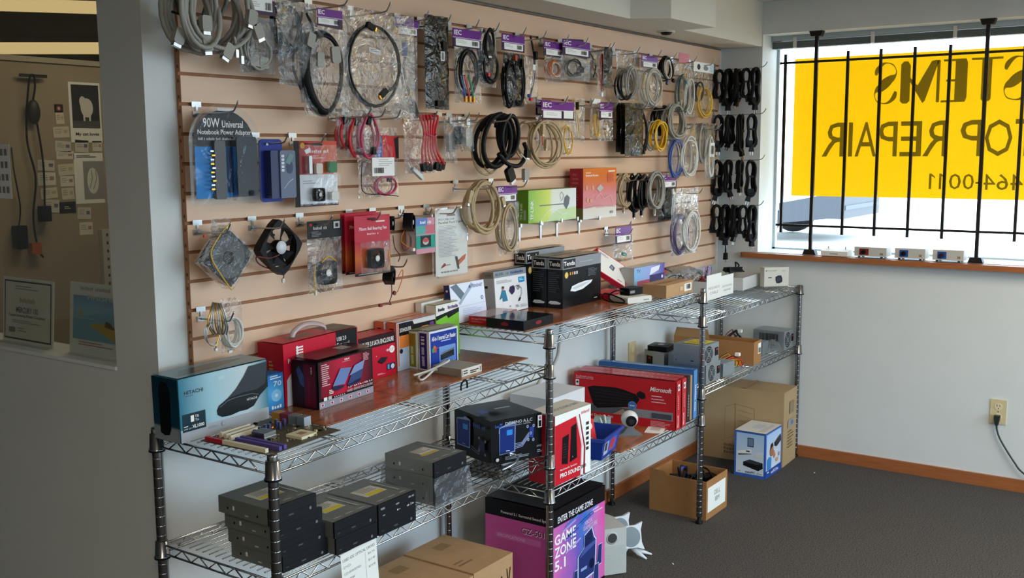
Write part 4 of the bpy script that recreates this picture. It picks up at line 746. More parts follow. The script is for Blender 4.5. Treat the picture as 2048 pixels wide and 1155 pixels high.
def d_wht(F): F('front').rect(.2, .1, .4, .9, P('9aa0a6')); F('front').rect(.5, .6, .8, .65, P('c4242c')); F('top').rect(0, 0, 1, 1, P('c9c9cc'))
book((-1.286, -.234, ZBM), .040, 'long white box beside the red keyboard boxes', P('d6d6d8'), d_wht, .186, .42, 'boxed_item')
def d_blk(F): f = F('front'); f.rect(0, 0, 1, 1, P('1d1b1d')); f.scrib('Keyboard', .35, .1, .65, .6, P('9a9a9a'), rot=True); F('top').rect(0, 0, 1, 1, P('3a3436'))
book((-1.246, -.232, ZBM), .032, 'slim black box between the white and blue boxes', P('1d1b1d'), d_blk, .19, .42, 'boxed_item')
book((-1.217, -.231, ZBM), .020, 'thin kraft box between the black and blue boxes', KRAFT, None, .188, .42, 'boxed_item')
def d_blu(F): f = F('front'); f.rect(0, 0, 1, 1, P('4f86c0')); f.scrib('Basic Keyboard', .3, .15, .6, .7, P('d6e2f0'), rot=True); t = F('top'); t.rect(0, 0, 1, 1, P('3a6cae', .2)); t.rect(.2, .1, .5, .9, P('5a8cc4', .2)); F('left').rect(0, 0, 1, 1, P('3a6cae'))
book((-1.184, -.229, ZBM), .040, 'long blue box at the right end of the keyboard box row', P('4f86c0', .25), d_blu, .205, .43, 'keyboard_box')
# --- right bay, lower shelf: power supplies
def psu(label, c, rz, w, d, h, fan='front', sock=True, vents=False, extra=None, small=False):
    root = tag(empty('power_supply', c, math.radians(rz)), label, 'power supply', 'used power supplies on the right shelf')
    b = MB(); b.box(-w/2, w/2, -d/2, d/2, 0, h, GALV); l = b.face(w, d, h, 'left'); f = b.face(w, d, h, 'front')
    if fan == 'front':
        cx = .38; R = min(h*.42, w*.34); a, c2 = R/w, R/h
        for rr in (1, .74, .48): 
            f.ell(cx, .5, a*rr, c2*rr, P('15161a'), 24); f.ell(cx, .5, a*(rr-.19), c2*(rr-.19), GALV, 24)
        f.ell(cx, .5, a*.2, c2*.2, P('15161a'))
        for k in range(4): t = PI/4+PI/2*k; f.line([(cx, .5), (cx+a*math.cos(t), .5+c2*math.sin(t))], .004, GALV)
    if vents:
        for k in range(14): l.rect(.2+.045*k, .45, .222+.045*k, .85, P('22252a'))
    if fan == 'left': l.rect(.1, .2, .42, .68, P('17181b')); l.rect(.2, .5, .32, .6, P('b02a2a'))
    l.ell(.1, .2, .02, .03, P('2a2c30')); l.rect(.6, .2, .7, .25, P('2a2c30'))
    t = b.face(w, d, h, 'top'); 
    if extra == 'label': t.rect(.2, .1, .9, .8, P('d8c43a', .5)); t.lines(.25, .15, .85, .7, 5, P('8a7a20'))
    if extra == 'sticker': f.rect(.55, .45, .85, .8, P('c9c4b4', .5))
    b.build('case', root)
    if sock:
        b = MB(); b.box(w*.26, w*.45, -d/2-.002, -d/2, h*.35, h*.75, BLACK); b.box(w*.3, w*.4, -d/2-.003, -d/2-.002, h*.62, h*.7, K('b02a2a')); b.build('socket', root)
    return root
psu('grey power supply with a black fan on its lid, leftmost on the right shelf', (-.782, -.100, ZCM), -20, .10, .13, .082, 'left', False, extra='sticker')
root = tag(empty('case_fan', (-.785, -.095, ZCM+.0825), .1), 'black fan lying on top of the leftmost power supply', 'fan'); b = MB(); b.rbox(-.05, .05, -.05, .05, 0, .024, BLACK, .008, 2); b.lathe([(.041, .0241), (.041, .0246), (.03, .0246)], DKGREY, 20); b.lathe([(.015, .0246), (.015, .026)], GREYC, 16); b.build('frame', root)
psu('grey power supply at the bottom of the stack behind the front post', (-.937, -.352, ZCM), 0, .15, .14, .083)
psu('grey power supply with a yellow lid label, on top of the stack', (-.962, -.352, ZCM+.0835), -3, .15, .14, .087, extra='label')
psu('small grey power supply between the stack and the wires', (-.80, -.225, ZCM), 4, .11, .12, .086, None, False)
psu('low silver power supply at the shelf edge right of the stack', (-.775, -.368, ZCM), -4, .11, .12, .06, None, False)
psu('large grey power supply with a vented side at the far shelf end', (-.012, -.345, ZCM), -2, .125, .165, .092, vents=True)
psu('small grey power supply beside the open brown carton', (-.215, -.33, ZCM), 3, .09, .1, .06, None, False)
def open_carton(label, c, rz, w, d, h, m, t=.004, flaps=()):
    root = tag(empty('carton', c, math.radians(rz)), label, 'carton'); b = MB()
    b.box(-w/2, w/2, -d/2, d/2, 0, t, m)
    for q in ((-w/2, w/2, -d/2, -d/2+t), (-w/2, w/2, d/2-t, d/2), (-w/2, -w/2+t, -d/2+t, d/2-t), (w/2-t, w/2, -d/2+t, d/2-t)): b.box(*q, t, h, m)
    b.build('body', root); return root
root = open_carton('long open brown carton behind the coloured wires', (-.475, -.238, ZCM), 3, .105, .40, .108, KRAFTD)
b = MB(); b.add([(-.052, .02, .108), (-.052, .2, .108), (-.02, .2, .145), (-.02, .04, .145)], [(0, 1, 2, 3)], KRAFTIN); b.build('flap', root)
b = MB(); b.box(.005, .045, -.2015, -.2, .045, .095, PAPER); b.face(.105, .403, .108).bars(.56, .46, .88, .68, INK); b.build('label', root)
WC = (YELC, REDC, BLACKC, ORGC, YELC, BLACKC, REDC, YELC)
def wires(label, c, sx, sz, n, seed, r=.0026, name='wire_bundle', cols=WC, parent=None):
    rr = random.Random(seed); root = tag(empty(name, c), label, 'wires') if not parent else parent
    for k in range(n):
        a = rr.uniform(.6, 1); y = rr.uniform(-.02, .02); b = MB()
        b.tube(smooth([(-sx, y, .004), (-sx*.7, y+.01, sz*a*.7), (-sx*.1, y-.01, sz*a), (sx*.5, y, sz*.8*a), (sx*.9, y-.02, sz*.4), (sx*rr.uniform(.6, 1), y-.03, .004)], 6), r, cols[k % len(cols)], 5); b.build('wire', root)
    b = MB(); b.box(sx*.5, sx*.5+.02, -.03, -.01, sz*.75, sz*.75+.014, WHITE); b.build('plug', root); return root
wires('yellow and red power leads arching before the open carton', (-.64, -.37, ZCM), .085, .07, 9, 2)
wires('yellow and red leads spilling left of the labelled power supply', (-1.055, -.17, ZCM), .06, .06, 6, 3)
wires('yellow black leads rising behind the leftmost power supply', (-.70, -.22, ZCM+.0), .04, .10, 6, 4)
wires('dark red leads heaped left of the vented power supply', (-.19, -.20, ZCM), .06, .11, 6, 6, cols=(mat('maroon_wire', '6a1f2a', .5), BLACKC))
crumple('clear bag of connectors before the vented power supply', (-.135, -.385, ZCM), .05, .04, .05, BAGF, 12)
# --- floor
def d_gz(F):
    l = F('left'); l.rect(0, 0, 1, 1, grad('gz_side', [(0, 'b84a8c'), (1, 'd85aa0')], 1)); l.rect(0, .84, 1, 1, P('141214')); l.text('Powered 5.1 Surround Sound System', .24, .87, .98, .905, P('e8d9e4'), .01); l.text('GZ-501', .55, .72, .88, .78, P('f2e4ee'), .015); l.text('GZ-501', .545, .725, .875, .785, P('3a2230')) ; l.text('SPECIFICATIONS', .18, .64, .6, .675, P('e89ac8')); l.rect(.15, .63, .83, .69, P('cf6aa6')); l.text('SPECIFICATIONS', .18, .645, .6, .675, P('e8a9d0'), .01); l.lines(.18, .3, .8, .6, 9, P('c25a98'), .3)
    f = F('front'); f.rect(0, 0, 1, 1, grad('gz_front', [(0, 'd76ab0'), (.45, '6a5cb8'), (.6, '3f74c4'), (.8, 'c874b8'), (1, 'd858a6')], 0, .3, .35)); f.rect(0, .84, 1, 1, P('141214')); f.rect(0, 0, 1, .06, P('141214')); f.text('ENTER THE GAME ZONE', .08, .865, .75, .925, P('e8e4ea'), .015)
    f.text('GAME', .02, .66, .42, .76, WHITE, .02); f.text('ZONE', .02, .54, .42, .64, WHITE, .02); f.text('5.1', .02, .41, .22, .51, WHITE, .02); f.text('XBOX', .58, .70, .74, .74, P('d9cdea')); f.text('GAMECUBE', .56, .65, .84, .69, P('d9cdea')); f.lines(.7, .76, .96, .82, 2, P('e8b9da'))
    for k in range(9): rr = random.Random(k); x, y = rr.uniform(.1, .6), rr.uniform(.5, .8); f.poly([(x, y), (x+.25, y+.05), (x+.24, y+.065), (x, y+.015)], P(('2c4fae', 'b9a0dc', '3a86d0')[k % 3]))
    N = P('26346c', .3); O = P('d0daf2'); 
    for pts in ([(.46, .16), (.78, .18), (.8, .5), (.76, .54), (.72, .64), (.58, .6), (.57, .48), (.46, .42)], [(.82, .22), (.92, .22), (.93, .42), (.86, .42)], [(.34, .1), (.44, .14), (.44, .3), (.38, .3)], [(.74, .06), (.86, .08), (.86, .24), (.78, .24)]):
        cx = sum(p[0] for p in pts)/len(pts); cy = sum(p[1] for p in pts)/len(pts); f.poly([(cx+(x-cx)*1.09, cy+(y-cy)*1.06) for x, y in pts], O); f.poly(pts, N)
    f.poly([(.59, .48), (.72, .5), (.72, .62), (.6, .58)], P('1c2650')); f.poly([(.47, .40), (.78, .46), (.8, .5), (.57, .48)], P('46569a')); f.ell(.72, .28, .05, .05, P('10183a')); f.rect(.5, .26, .62, .29, P('8d9ad0')); F('top').rect(0, 0, 1, 1, P('1a1719', .35))
carton('speaker_system_box', 'tall pink and black surround speaker box on the floor', 'box', (-2.030, -.262, 0), 0, .352, .284, .368, P('141214'), d_gz)
root = tag(empty('subwoofer', (-1.748, -.338, 0), math.radians(-36)), 'pale grey subwoofer with a round port beside the pink box', 'speaker')
SB = K('bcbdb8', .5); b = MB(); w, d, h = .118, .17, .183
prof = [(-w/2, -d/2), (w/2, -d/2), (w/2, d*.2), (w*.38, d*.42), (0, d/2), (-w*.38, d*.42), (-w/2, d*.2)]; b.prism(prof, .004, h, SB, 2); b.build('cabinet', root)
b = MB(); 
b.lathe([(.020, -d/2-.002), (.024, -d/2-.001), (.024, -d/2+.001)], SB, 20, (.0, 0, h*.80), 1); b.lathe([(.0, -d/2-.0022), (.014, -d/2-.0022), (.019, -d/2-.0024)], K('3a3a3a', .7), 18, (.0, 0, h*.80), 1); b.build('bass_port', root)
b = MB()
for k in range(24): b.box(-w*.44, w*.44, -d/2-.0014, -d/2, .012+.0045*k, .0145+.0045*k, SB)
b.build('grille_ribs', root)
for k in range(4):
    b = MB(); b.lathe([(.008, 0), (.008, .004)], BLACK, 10); b.build('foot', root, ((k % 2-.5)*w*.8, (k//2-.5)*d*.6, 0))
def satellite(label, c, rz, tilt):
    root = tag(empty('satellite_speaker', c, rot=(0, 0, math.radians(rz))), label, 'speaker', 'satellite speakers on the carpet')
    SW = K('d3d6da', .4); b = MB(); b.X = Matrix.Translation((0, 0, .065)) @ Matrix.Rotation(math.radians(tilt), 4, 'X')
    pts = [(-.045, .045), (-.02, .036), (.02, .036), (.045, .045), (.037, .02), (.037, -.02), (.045, -.045), (.02, -.036), (-.02, -.036), (-.045, -.045), (-.037, -.02), (-.037, .02)]
    b.prism(pts, -.006, .006, SW, 1); b.lathe([(.036, .006), (.026, .03), (.012, .038)], SW, 20, (0, 0, 0), 1); b.build('housing', root)
    b = MB(); b.X = Matrix.Translation((0, 0, .065)) @ Matrix.Rotation(math.radians(tilt), 4, 'X'); b.lathe([(.0, -.009), (.02, -.0085), (.033, -.0065)], mat('mesh_grille', '8a969c', .6, .3, bump=.6, bscale=900), 24, (0, 0, 0), 1); b.build('grille', root)
    for k in range(4):
        a = math.radians(-60+40*k+180*(k > 1)); b = MB(); e = V((math.cos(a)*.075, -abs(math.sin(a))*.02-.03+.02*k, .003)); b.tube([(0, .01, .03), e*.5+V((0, 0, .014)), e], [.004, .008, .003], SW, 6, flat=.4); b.build('petal_foot', root)
    root.scale = (1.2, 1.2, 1.2); return root
satellite('white round faced satellite speaker nearer the subwoofer', (-1.59, -.372, 0), -38, -14); satellite('white round faced satellite speaker just behind its twin', (-1.525, -.285, 0), -30, -10)
def d_dell(root, w, d, h):
    b = MB(); b.box(-w*.44, w*.40, -d/2-.0012, -d/2-.0004, h*.18, h*.82, PAPER); f = b.face(w, d+.0024, h); b.off = .0004; f.text('DELL', .36, .55, .64, .67, GREYINK); f.text('IBM', .4, .37, .6, .49, GREYINK); tag(b.build('paper_label', root), 'white paper label lettered in grey')
root = open_carton('open brown carton labelled in pencil on the carpet', (-.953, -.322, 0), 0, .223, .272, .171, KRAFTD); d_dell(root, .223, .272, .171)
b = MB(); b.add([(-.1115, .05, .171), (-.1115, .136, .171), (-.112, .136, .19), (-.112, .07, .187)], [(0, 1, 2, 3)], KRAFTD); b.build('torn_flap', root)
for k, (x, y, lb) in enumerate(((-1.0, -.35, 'black power adapter at the left of the pencil labelled carton'), (-.93, -.28, 'black power adapter deep in the pencil labelled carton'), (-.90, -.37, 'black power adapter at the right of the pencil labelled carton'))):
    root = tag(empty('power_adapter', (x, y, .09), .5*k), lb, 'power adapter', 'adapters in the open carton'); b = MB(); b.rbox(-.03, .03, -.055, .055, 0, .035+.01*k, BLACK, .006, 1); b.build('case', root); b = MB(); b.tube(coil(0, .06, .035, .025, 1.6, .004, .02, 0, .1, k), .004, BLACKC, 6); b.build('lead', root)
b = MB(); 
for k in range(3): b.tube(smooth([(-.02, 0, 0), (-.01, .01, .05+.01*k), (.03, .01, .06), (.05, 0, .02)], 6), .004, [BLUEC, K('4a3f9c'), BLACKC][k], 6)
tag(b.build('blue_lead', None, (-.96, -.3, .115)), 'blue violet leads sticking up in the pencil labelled carton', 'cable')
def d_mini(F):
    for s in ('front', 'left'):
        f = F(s); L = s == 'left'; f.rect(0, 0, 1, 1, P('3a63b0')); f.rect(.06, .07, .95, .97, grad('mini_photo', [(0, 'd9e0ea'), (.55, 'c3d0e0'), (1, '9fc0e4')], 2, .3))
    l = F('left'); l.rect(.42, .68, .62, .88, P('26262a')); l.rect(.44, .70, .6, .865, P('6d8098')); l.poly([(.1, .55), (.5, .63), (.56, .6), (.56, .52), (.14, .46), (.1, .5)], P('e8e6e2')); l.poly([(.12, .5), (.14, .46), (.56, .52), (.56, .535)], P('5a5a5c')); l.rect(.38, .56, .5, .59, P('4a4a4c')); l.poly([(.68, .55), (.92, .6), (.94, .48), (.7, .45)], P('c9dbe6')); l.ell(.8, .5, .14, .04, P('d6d2c8'))
    l.poly([(.3, .33), (.5, .4), (.92, .36), (.93, .24), (.78, .17), (.3, .25)], P('1a1a1d')); l.poly([(.3, .33), (.5, .4), (.92, .36), (.76, .3)], P('3a3a40')); l.text('miniPC', .36, .09, .68, .14, P('2a2c34'), .015, slant=.02); l.text('Duo', .74, .09, .9, .13, P('2a2c34'), slant=.02); l.lines(.12, .09, .28, .12, 1, GREYINK)
    f = F('front'); f.rect(0, 0, 1, .17, P('2a4a98')); f.text('miniPC Duo', .35, .05, .8, .12, WHITE, .01); f.poly([(.1, .18), (.34, .18), (.36, .42), (.2, .46), (.1, .4)], P('3f86c8')); f.ell(.36, .56, .11, .12, P('a86f4e')); f.poly([(.26, .58), (.3, .72), (.42, .74), (.46, .64), (.38, .66)], P('2a1a16')); f.poly([(.4, .5), (.52, .36), (.6, .42), (.5, .56)], P('b87f5c')); f.poly([(.52, .72), (.9, .84), (.94, .68), (.66, .6), (.53, .64)], P('2a2a2e')); f.ell(.7, .3, .08, .05, P('d0a078')); f.ell(.82, .4, .05, .05, P('c09070')); f.lines(.1, .08, .24, .14, 1, WHITE)
    t = F('top'); t.rect(0, 0, 1, 1, P('d9d6d2')); t.rect(.35, .35, .75, .65, P('bfc4cc')); t.lines(.1, .1, .9, .3, 3, P('b0b0b0'))
carton('computer_box', 'white and blue small computer box before the big carton', 'box', (-.280, -.382, 0), 0, .217, .158, .223, P('3a63b0'), d_mini)
def d_big(F):
    l = F('left'); K1 = P('7d6548', .8); q = [((.27, .72), (.4, .78), (.4, .34), (.27, .28)), ((.4, .78), (.64, .74), (.64, .30), (.4, .34))]
    for p in q: l.line(list(p)+[p[0]], .0015, K1)
    for k in range(4): l.line([(.44, .70-.07*k), (.61, .67-.07*k)], .0012, K1)
    for k in range(3): l.scrib(('HANDLE', 'WITH', 'CARE')[k], .26, .19-.05*k, .40, .225-.05*k, K1, .01)
    f = F('front'); f.rect(.4, .68, .75, .84, P('8d7a60', .8)); f.rect(.3, .5, .8, .6, P('9a9080', .8)); f.rect(.5, .52, .7, .58, P('5a6a9a')); f.lines(.3, .2, .8, .45, 6, K1, .3); t = F('top'); t.rect(.0, .48, 1, .52, P('a98a5c', .5))
carton('carton', 'large brown computer carton in the corner under the right shelf', 'carton', (-.062, -.250, 0), 2, .206, .42, .381, mat('kraft_plain', 'a98d66', .8, var=.04, scale=12), d_big)
def d_fc(F): t = F('top'); t.line([(.5, 0), (.5, 1)], .001, P('7d6344')); t.lines(.1, .2, .45, .35, 2, P('86694a')); t.rect(.42, .7, .7, .85, P('957551', .7)); f = F('front'); f.line([(.62, .5), (.7, .8), (.78, .5)], .005, P('3a2a1c')); f.line([(.84, .85), (.92, .5)], .005, P('3a2a1c')); f.line([(.84, .5), (.93, .85)], .005, P('3a2a1c')); f.rect(.05, .6, .4, .8, P('957551', .7))
carton('carton', 'brown carton on the floor left of the pink speaker box', 'carton', (-2.538, -.254, 0), 0, .208, .282, .300, KRAFT, d_fc)
carton('carton', 'brown carton on the floor beneath the bagged drives', 'carton', (-2.752, -.254, 0), 0, .212, .282, .296, KRAFT, d_fc)
carton('carton', 'brown carton low beneath the stack of four drives', 'carton', (-3.20, -.16, 0), 0, .26, .2, .30, KRAFT, d_fc)
root = tag(empty('price_sign', (-3.20, -.4525, .505), rot=(0, math.radians(-4), 0)), 'white price sign for used optical drives on the shelf front', 'price sign')
b = MB(); b.box(-.066, .066, -.0006, 0, -.045, .082, PAPER); f = b.face(.132, .0012, .127, 'front', -.045); f.text('USED IDE OPTICAL DRIVES', .05, .82, .95, .88, INK); 
for k, (a, p) in enumerate((('DVD', '$6.95'), ('CD-RW/DVD', '$12.95'), ('CD-RW', '$14.95'))): f.text(a, .06, .68-.14*k, .12+.045*len(a), .73-.14*k, GREYINK); f.text(p, .74, .70-.14*k, .93, .75-.14*k, GREYINK)
f.line([(.66, .22), (.66, .8)], .0006, GREYINK); f.lines(.1, .06, .9, .12, 1, GREYINK); b.build('sheet', root)
for k, (x, y, lb) in enumerate(((-.35, -.72, 'tiny white paper scrap on the carpet near the small computer box'), (-1.17, -.72, 'tiny pale scrap on the carpet in front of the shelving'))):
    p = at(*((1629, 945), (1346, 1127))[k], 2, 0); b = MB(); b.box(-.006, .006, -.002, .002, 0, .0015, PAPER); tag(b.build('paper_scrap', None, (p.x, p.y, .0002), .8*k), lb, 'scrap')
# ================================================================ goods hanging on the slatwall
HOOKS = 'peg hooks along the slatwall'
_hk = {}
def copy_tree(o, parent=None):
    c = o.copy(); COL.objects.link(c)
    if parent: c.parent = parent
    for ch in o.children: copy_tree(ch, c)
    return c
def hook(x, z, L, label, snap=True):
    if snap: z = G0 + GP*round((z-G0+.012)/GP)
    key = round(L/.03)
    if key not in _hk:
        root = empty('peg_hook', (0, 0, 0)); L = key*.03; b = MB()
        b.box(-.015, .015, -.002, .0, -.007, .007, STEEL); b.box(-.0035, .0035, -.003, -.002, -.03, -.004, STEEL); b.box(-.014, .014, -.0035, -.001, -.032, -.018, STEEL); b.box(-.004, .004, .0, .0075, -.002, .002, STEEL); b.build('back_plate', root)
        b = MB(); b.tube(smooth([(0, -.003, -.025), (0, -L*.5, -.024), (0, -L*.9, -.022), (0, -L, -.014), (0, -L-.012, .004)], 4), .0024, STEEL, 6); b.build('prong', root); _hk[key] = root; o = root
    else: o = copy_tree(_hk[key])
    o.location = (x, 0, z); w = label.split(); w = w[:11]
    while w[-1] in ('a', 'the', 'of', 'in', 'with', 'and', 'by', 'its', 'at', 'on', 'near', 'under', 'beside', 'from', 'one', 'two', 'right', 'left', 'below', 'holding'): w.pop()
    return tag(o, 'metal peg hook carrying the ' + ' '.join(w), 'hook', HOOKS)
class Pack:
    def __init__(s, name, label, cat, box, d=.07, hk=True, yaw=0, group=None, L=None):
        x0, y0, x1, y1 = box; xm, ym = (x0+x1)/2, (y0+y1)/2
        a, c = at(x0, ym, 1, -d).x, at(x1, ym, 1, -d).x; zt, zb = at(xm, y0, 1, -d).z, at(xm, y1, 1, -d).z
        s.w, s.h, s.x, s.d, s.zt = c-a, zt-zb, (a+c)/2, d, zt; s.seed = int(x0*7+y0)
        s.root = tag(empty(name, (s.x, -d, zt), yaw), label, cat, group)
        if hk: hook(s.x if hk is True else at(hk[0], hk[1], 1, -d).x, zt if hk is True else at(hk[0], hk[1], 1, 0).z, L or d+.05, label)
    def p(s, u, v, y=0.0): return V(((u-.5)*s.w, y, -v*s.h))
    def bag(s, u0=0, v0=0, u1=1, v1=1, m=None, t=.012, y=0.0, name='bag'):
        b = MB(); n, k = 8, 12; rr = random.Random(s.seed); s.seed += 1
        for sg in (-1, 1):
            vs = []
            for j in range(k+1):
                for i in range(n+1):
                    a, c = i/n, j/k; e = min(1, 4*min(a, 1-a))*min(1, .15+1.6*c)*min(1, 5*(1-c))
                    q = s.p(u0+(u1-u0)*a, v0+(v1-v0)*c); vs.append((q.x+rr.uniform(-.002, .002), y+sg*(t*e+.0006)+(rr.uniform(-.35, .35)*t*e), q.z+rr.uniform(-.0015, .0015)))
            b.add(vs, [(j*(n+1)+i, j*(n+1)+i+1, (j+1)*(n+1)+i+1, (j+1)*(n+1)+i)[::sg] for j in range(k) for i in range(n)], m or BAG, True)
        b.build(name, s.root); return s
    def card(s, u0, v0, u1, v1, m, draw=None, y=-.006, t=.0012, name='card', poly=None, label=None):
        a, c = s.p(u0, v1), s.p(u1, v0); b = MB(); w, h = c.x-a.x, c.z-a.z
        if poly: b.prism([(a.x+w*x, a.z+h*q) for x, q in poly], y-t/2, y+t/2, m)
        else: b.box(a.x, c.x, y-t/2, y+t/2, a.z, c.z, m)
        f = Face(b, V((a.x, y-t/2, a.z)), V((1, 0, 0)), V((0, 0, 1)), V((0, -1, 0)), w, h); b.off = .0001
        if draw: draw(f)
        o = b.build(name, s.root); tag(o, label); return s
    def coil(s, u, v, ru, rv, turns, r, m, dy=.008, y=0.0, jit=.14, name='cable', tilt=0.0, pinch=0.0, n=6):
        q = s.p(u, v, y); b = MB(); b.tube(coil(q.x, q.z, ru*s.w, rv*s.h, turns*1.45, r, dy*1.3, y, jit, s.seed, tilt, pinch=pinch), r, m, n); b.build(name, s.root); s.seed += 3; return s
    def wire(s, pts, r, m, name='cable', n=6):
        b = MB(); b.tube(smooth([s.p(*q) for q in pts], 6), r, m, n); b.build(name, s.root); return s
    def plug(s, u, v, w, h, m, t=.012, y=0.0, name='plug', rot=0.0, tip=None):
        q = s.p(u, v, y); b = MB(); b.X = Matrix.Translation(q) @ Matrix.Rotation(rot, 4, 'Y'); b.rbox(-w/2, w/2, -t/2, t/2, -h/2, h/2, m, min(w, h)*.2)
        if tip: b.box(-w*.38, w*.38, -t*.35, t*.35, -h/2-h*.22, -h/2, tip)
        b.build(name, s.root); return s
    def add(s, b, name): b.build(name, s.root); return s
PUR = P('6a2684', .3); PURD = P('33173f', .3)
def iec(f, lab=(.1, .08, .93, .46)):
    f.rect(0, 0, 1, 1, PURD); f.rect(0, .54, 1, 1, PUR); f.rect(0, .49, 1, .54, P('c9a9d2')); f.text('IEC', .05, .66, .30, .92, WHITE, .02); f.rect(*lab, WHITE); f.lines(.14, .2, .5, .4, 3, P('c9c7c4')); f.bars(.66, .16, .86, .40, INK)
PK = Pack
# --- top row, left to right
k = PK('cable_bundle', 'big bundle of thick grey monitor cables at the top left corner', 'cables', (325, -40, 500, 112), .10, (420, -4), L=.2)
k.coil(.55, .42, .36, .50, 5, .0062, GREYC, .03, 0, .12, tilt=.1).coil(.27, .45, .22, .48, 3.3, .0062, GREYC, .03, -.02, .10).coil(.45, .1, .24, .5, 2, .0055, mat('dark_grey_cable', '55534f', .5), .02, .02)
for u, v, rt in ((.06, .80, .35), (.36, .60, 0), (.36, .86, -.1), (.60, .93, .5), (.97, .62, -.4), (.9, .45, .2)): k.plug(u, v, .028, .038, GREYC, .016, -.035, 'connector', rt, STEEL)
for u, v in ((.72, .92), (.78, 1.0)): k.wire([(u-.02, v-.2, -.03), (u, v-.06, -.03), (u, v, -.03)], .004, GREYC, 'tail').plug(u, v+.03, .009, .02, STEEL, .009, -.03, 'round_plug')
k.wire([(.04, .49, -.02), (.13, .52, -.03), (.19, .5, -.02)], .003, BLACKC, 'tie')
k = PK('cable_pack', 'bagged grey adapter cable with a purple header at the top edge', 'cable pack', (474, -30, 548, 146), .09)
k.bag(.05, .36, 1, 1, BAGF, .014).card(.2, -.02, 1, .33, PURD, lambda f: iec(f, (.08, .12, .9, .62))).coil(.5, .72, .36, .22, 3.2, .004, GREYC, pinch=.4).plug(.35, .86, .03, .03, GREYC, .016, -.006, 'connector').plug(.62, .88, .03, .03, GREYC, .016, -.004, 'connector').wire([(.3, .4), (.38, .6), (.3, .8)], .004, GREYC)
k = PK('cable_pack', 'bagged black flat cable loop leaning behind the tall twisted pack', 'cable pack', (548, 14, 606, 100), .06)
k.coil(.5, .5, .42, .5, 2, .006, BLACKC, .01, tilt=-.2).bag(0, 0, 1, 1.2, BAG)
k = PK('cable_pack', 'tall twisted clear pack of black ribbon cable', 'cable pack', (556, 5, 634, 180), .10, (585, 2))
k.bag(0, 0, 1, .95, BAGF, .016, name='sleeve'); b = MB()
b.tube(smooth([k.p(.75, .1), k.p(.9, .3), k.p(.7, .55), k.p(.72, .8), k.p(.6, .95)], 8), .016, BLACKC, 8, flat=.25); b.tube(smooth([k.p(.72, .1, .012), k.p(.5, .5, .012), k.p(.45, .75, .012), k.p(.62, .98, .012)], 8), .014, DKGREY, 8, flat=.25); k.add(b, 'ribbon_cable'); k.plug(.72, .42, .026, .04, GREYC, .008, -.018, 'connector', .3).plug(.68, .98, .03, .014, BLACK, .012, 0, 'connector', .5)
k = PK('cable_pack', 'bagged black ribbon cable in a long oval loop with purple header', 'cable pack', (606, 14, 692, 228), .11, (672, 14))
def iec_t(f): iec(f, (.05, .1, .8, .46))
k.card(.30, .02, .90, .18, PURD, iec_t, poly=[(0, 0), (1, -.1), (.85, .9), (.1, 1)]).bag(0, .16, 1.05, 1.02, BAG, .02); b = MB(); L = [k.p(.46+.42*math.cos(t), .62+.37*math.sin(t), .006*math.sin(2*t)) for t in [2*PI*i/40 for i in range(40)]]; b.tube(L, .014, BLACKC, 8, True, flat=.45); k.add(b, 'ribbon_cable')
k.plug(.30, .5, .026, .04, GREYC, .008, -.015, 'connector', .05).plug(.66, .44, .034, .045, GREYC, .008, -.015, 'connector', -.1)
k.bag(-.02, .18, .2, .9, BAGF, .01, .01, 'fold')
k = PK('cable_pack', 'wide clear bag with one black cable ring and gold plugs', 'cable pack', (680, 22, 832, 232), .09, (745, 26))
k.bag(0, 0, .98, 1, BAG, .012).coil(.42, .53, .33, .38, 1.1, .0045, mat('sheen_black_cable', '1b1d20', .25), .004, 0, .02, n=8).wire([(.55, .18, -.004), (.7, .3, -.004), (.75, .5, -.006), (.68, .68, -.008), (.58, .76, -.008)], .0045, BLACKC)
k.plug(.50, .78, .016, .034, BLACK, .012, -.012, 'plug', .9, GOLD).plug(.36, .16, .016, .034, BLACK, .012, -.01, 'plug', -1.2, GOLD).card(.34, .36, .49, .41, PAPER, lambda f: f.lines(.1, .2, .9, .8, 2, GREYINK), -.008, name='sticker', poly=[(0, .25), (1, -.25), (1, .7), (0, 1.2)])
k = PK('cable_pack', 'bagged dark grey video cable with blue plug and purple header', 'cable pack', (782, 38, 838, 240), .065, (825, 34))
k.card(.1, .0, .9, .17, PURD, iec, y=-.01).bag(.0, .15, .95, 1, BAG, .012).wire([(.45, .38, -.006), (.4, .5, -.006), (.55, .72, -.006), (.72, .92, -.006)], .0045, DKGREY).wire([(.32, .52), (.5, .75), (.7, .92)], .0045, DKGREY).plug(.44, .3, .016, .04, K('3a4a9c'), .01, -.006, 'video_plug', .1).plug(.75, .9, .022, .05, DKGREY, .012, -.006, 'connector', -.4)
k = PK('cable_pack', 'long narrow silver antistatic pack hanging full length', 'cable pack', (850, 32, 897, 218), .07)
k.bag(0, 0, 1, 1, ASTAT, .014, name='antistatic_bag').wire([(.5, .1, .002), (.55, .4, .002), (.5, .7, .002), (.55, .95, .002)], .008, BLACKC).plug(.68, .32, .02, .03, BLACK, .012, -.012, 'connector').card(.5, .38, .66, .48, WHITE, lambda f: f.bars(.2, .1, .8, .9, INK), -.016, name='sticker').plug(.5, .94, .035, .018, BLACK, .014, -.008, 'connector')
k = PK('cable_pack', 'bagged component cables with blue red and green plugs', 'cable pack', (903, 60, 962, 206), .075)
k.card(.0, .0, .96, .25, PURD, iec).bag(.1, .23, 1, 1, BAG, .014).coil(.52, .58, .32, .29, 2.6, .0042, BLACKC)
for u, m, n in ((.34, BLUEC, 'blue'), (.48, REDC, 'red'), (.62, GRNC, 'green')): k.wire([(u-.14, .62, -.01), (u-.05, .8, -.012), (u, .93, -.012)], .0042, m, n + '_lead').plug(u+.01, .95, .008, .018, GOLD, .008, -.012, 'plug')
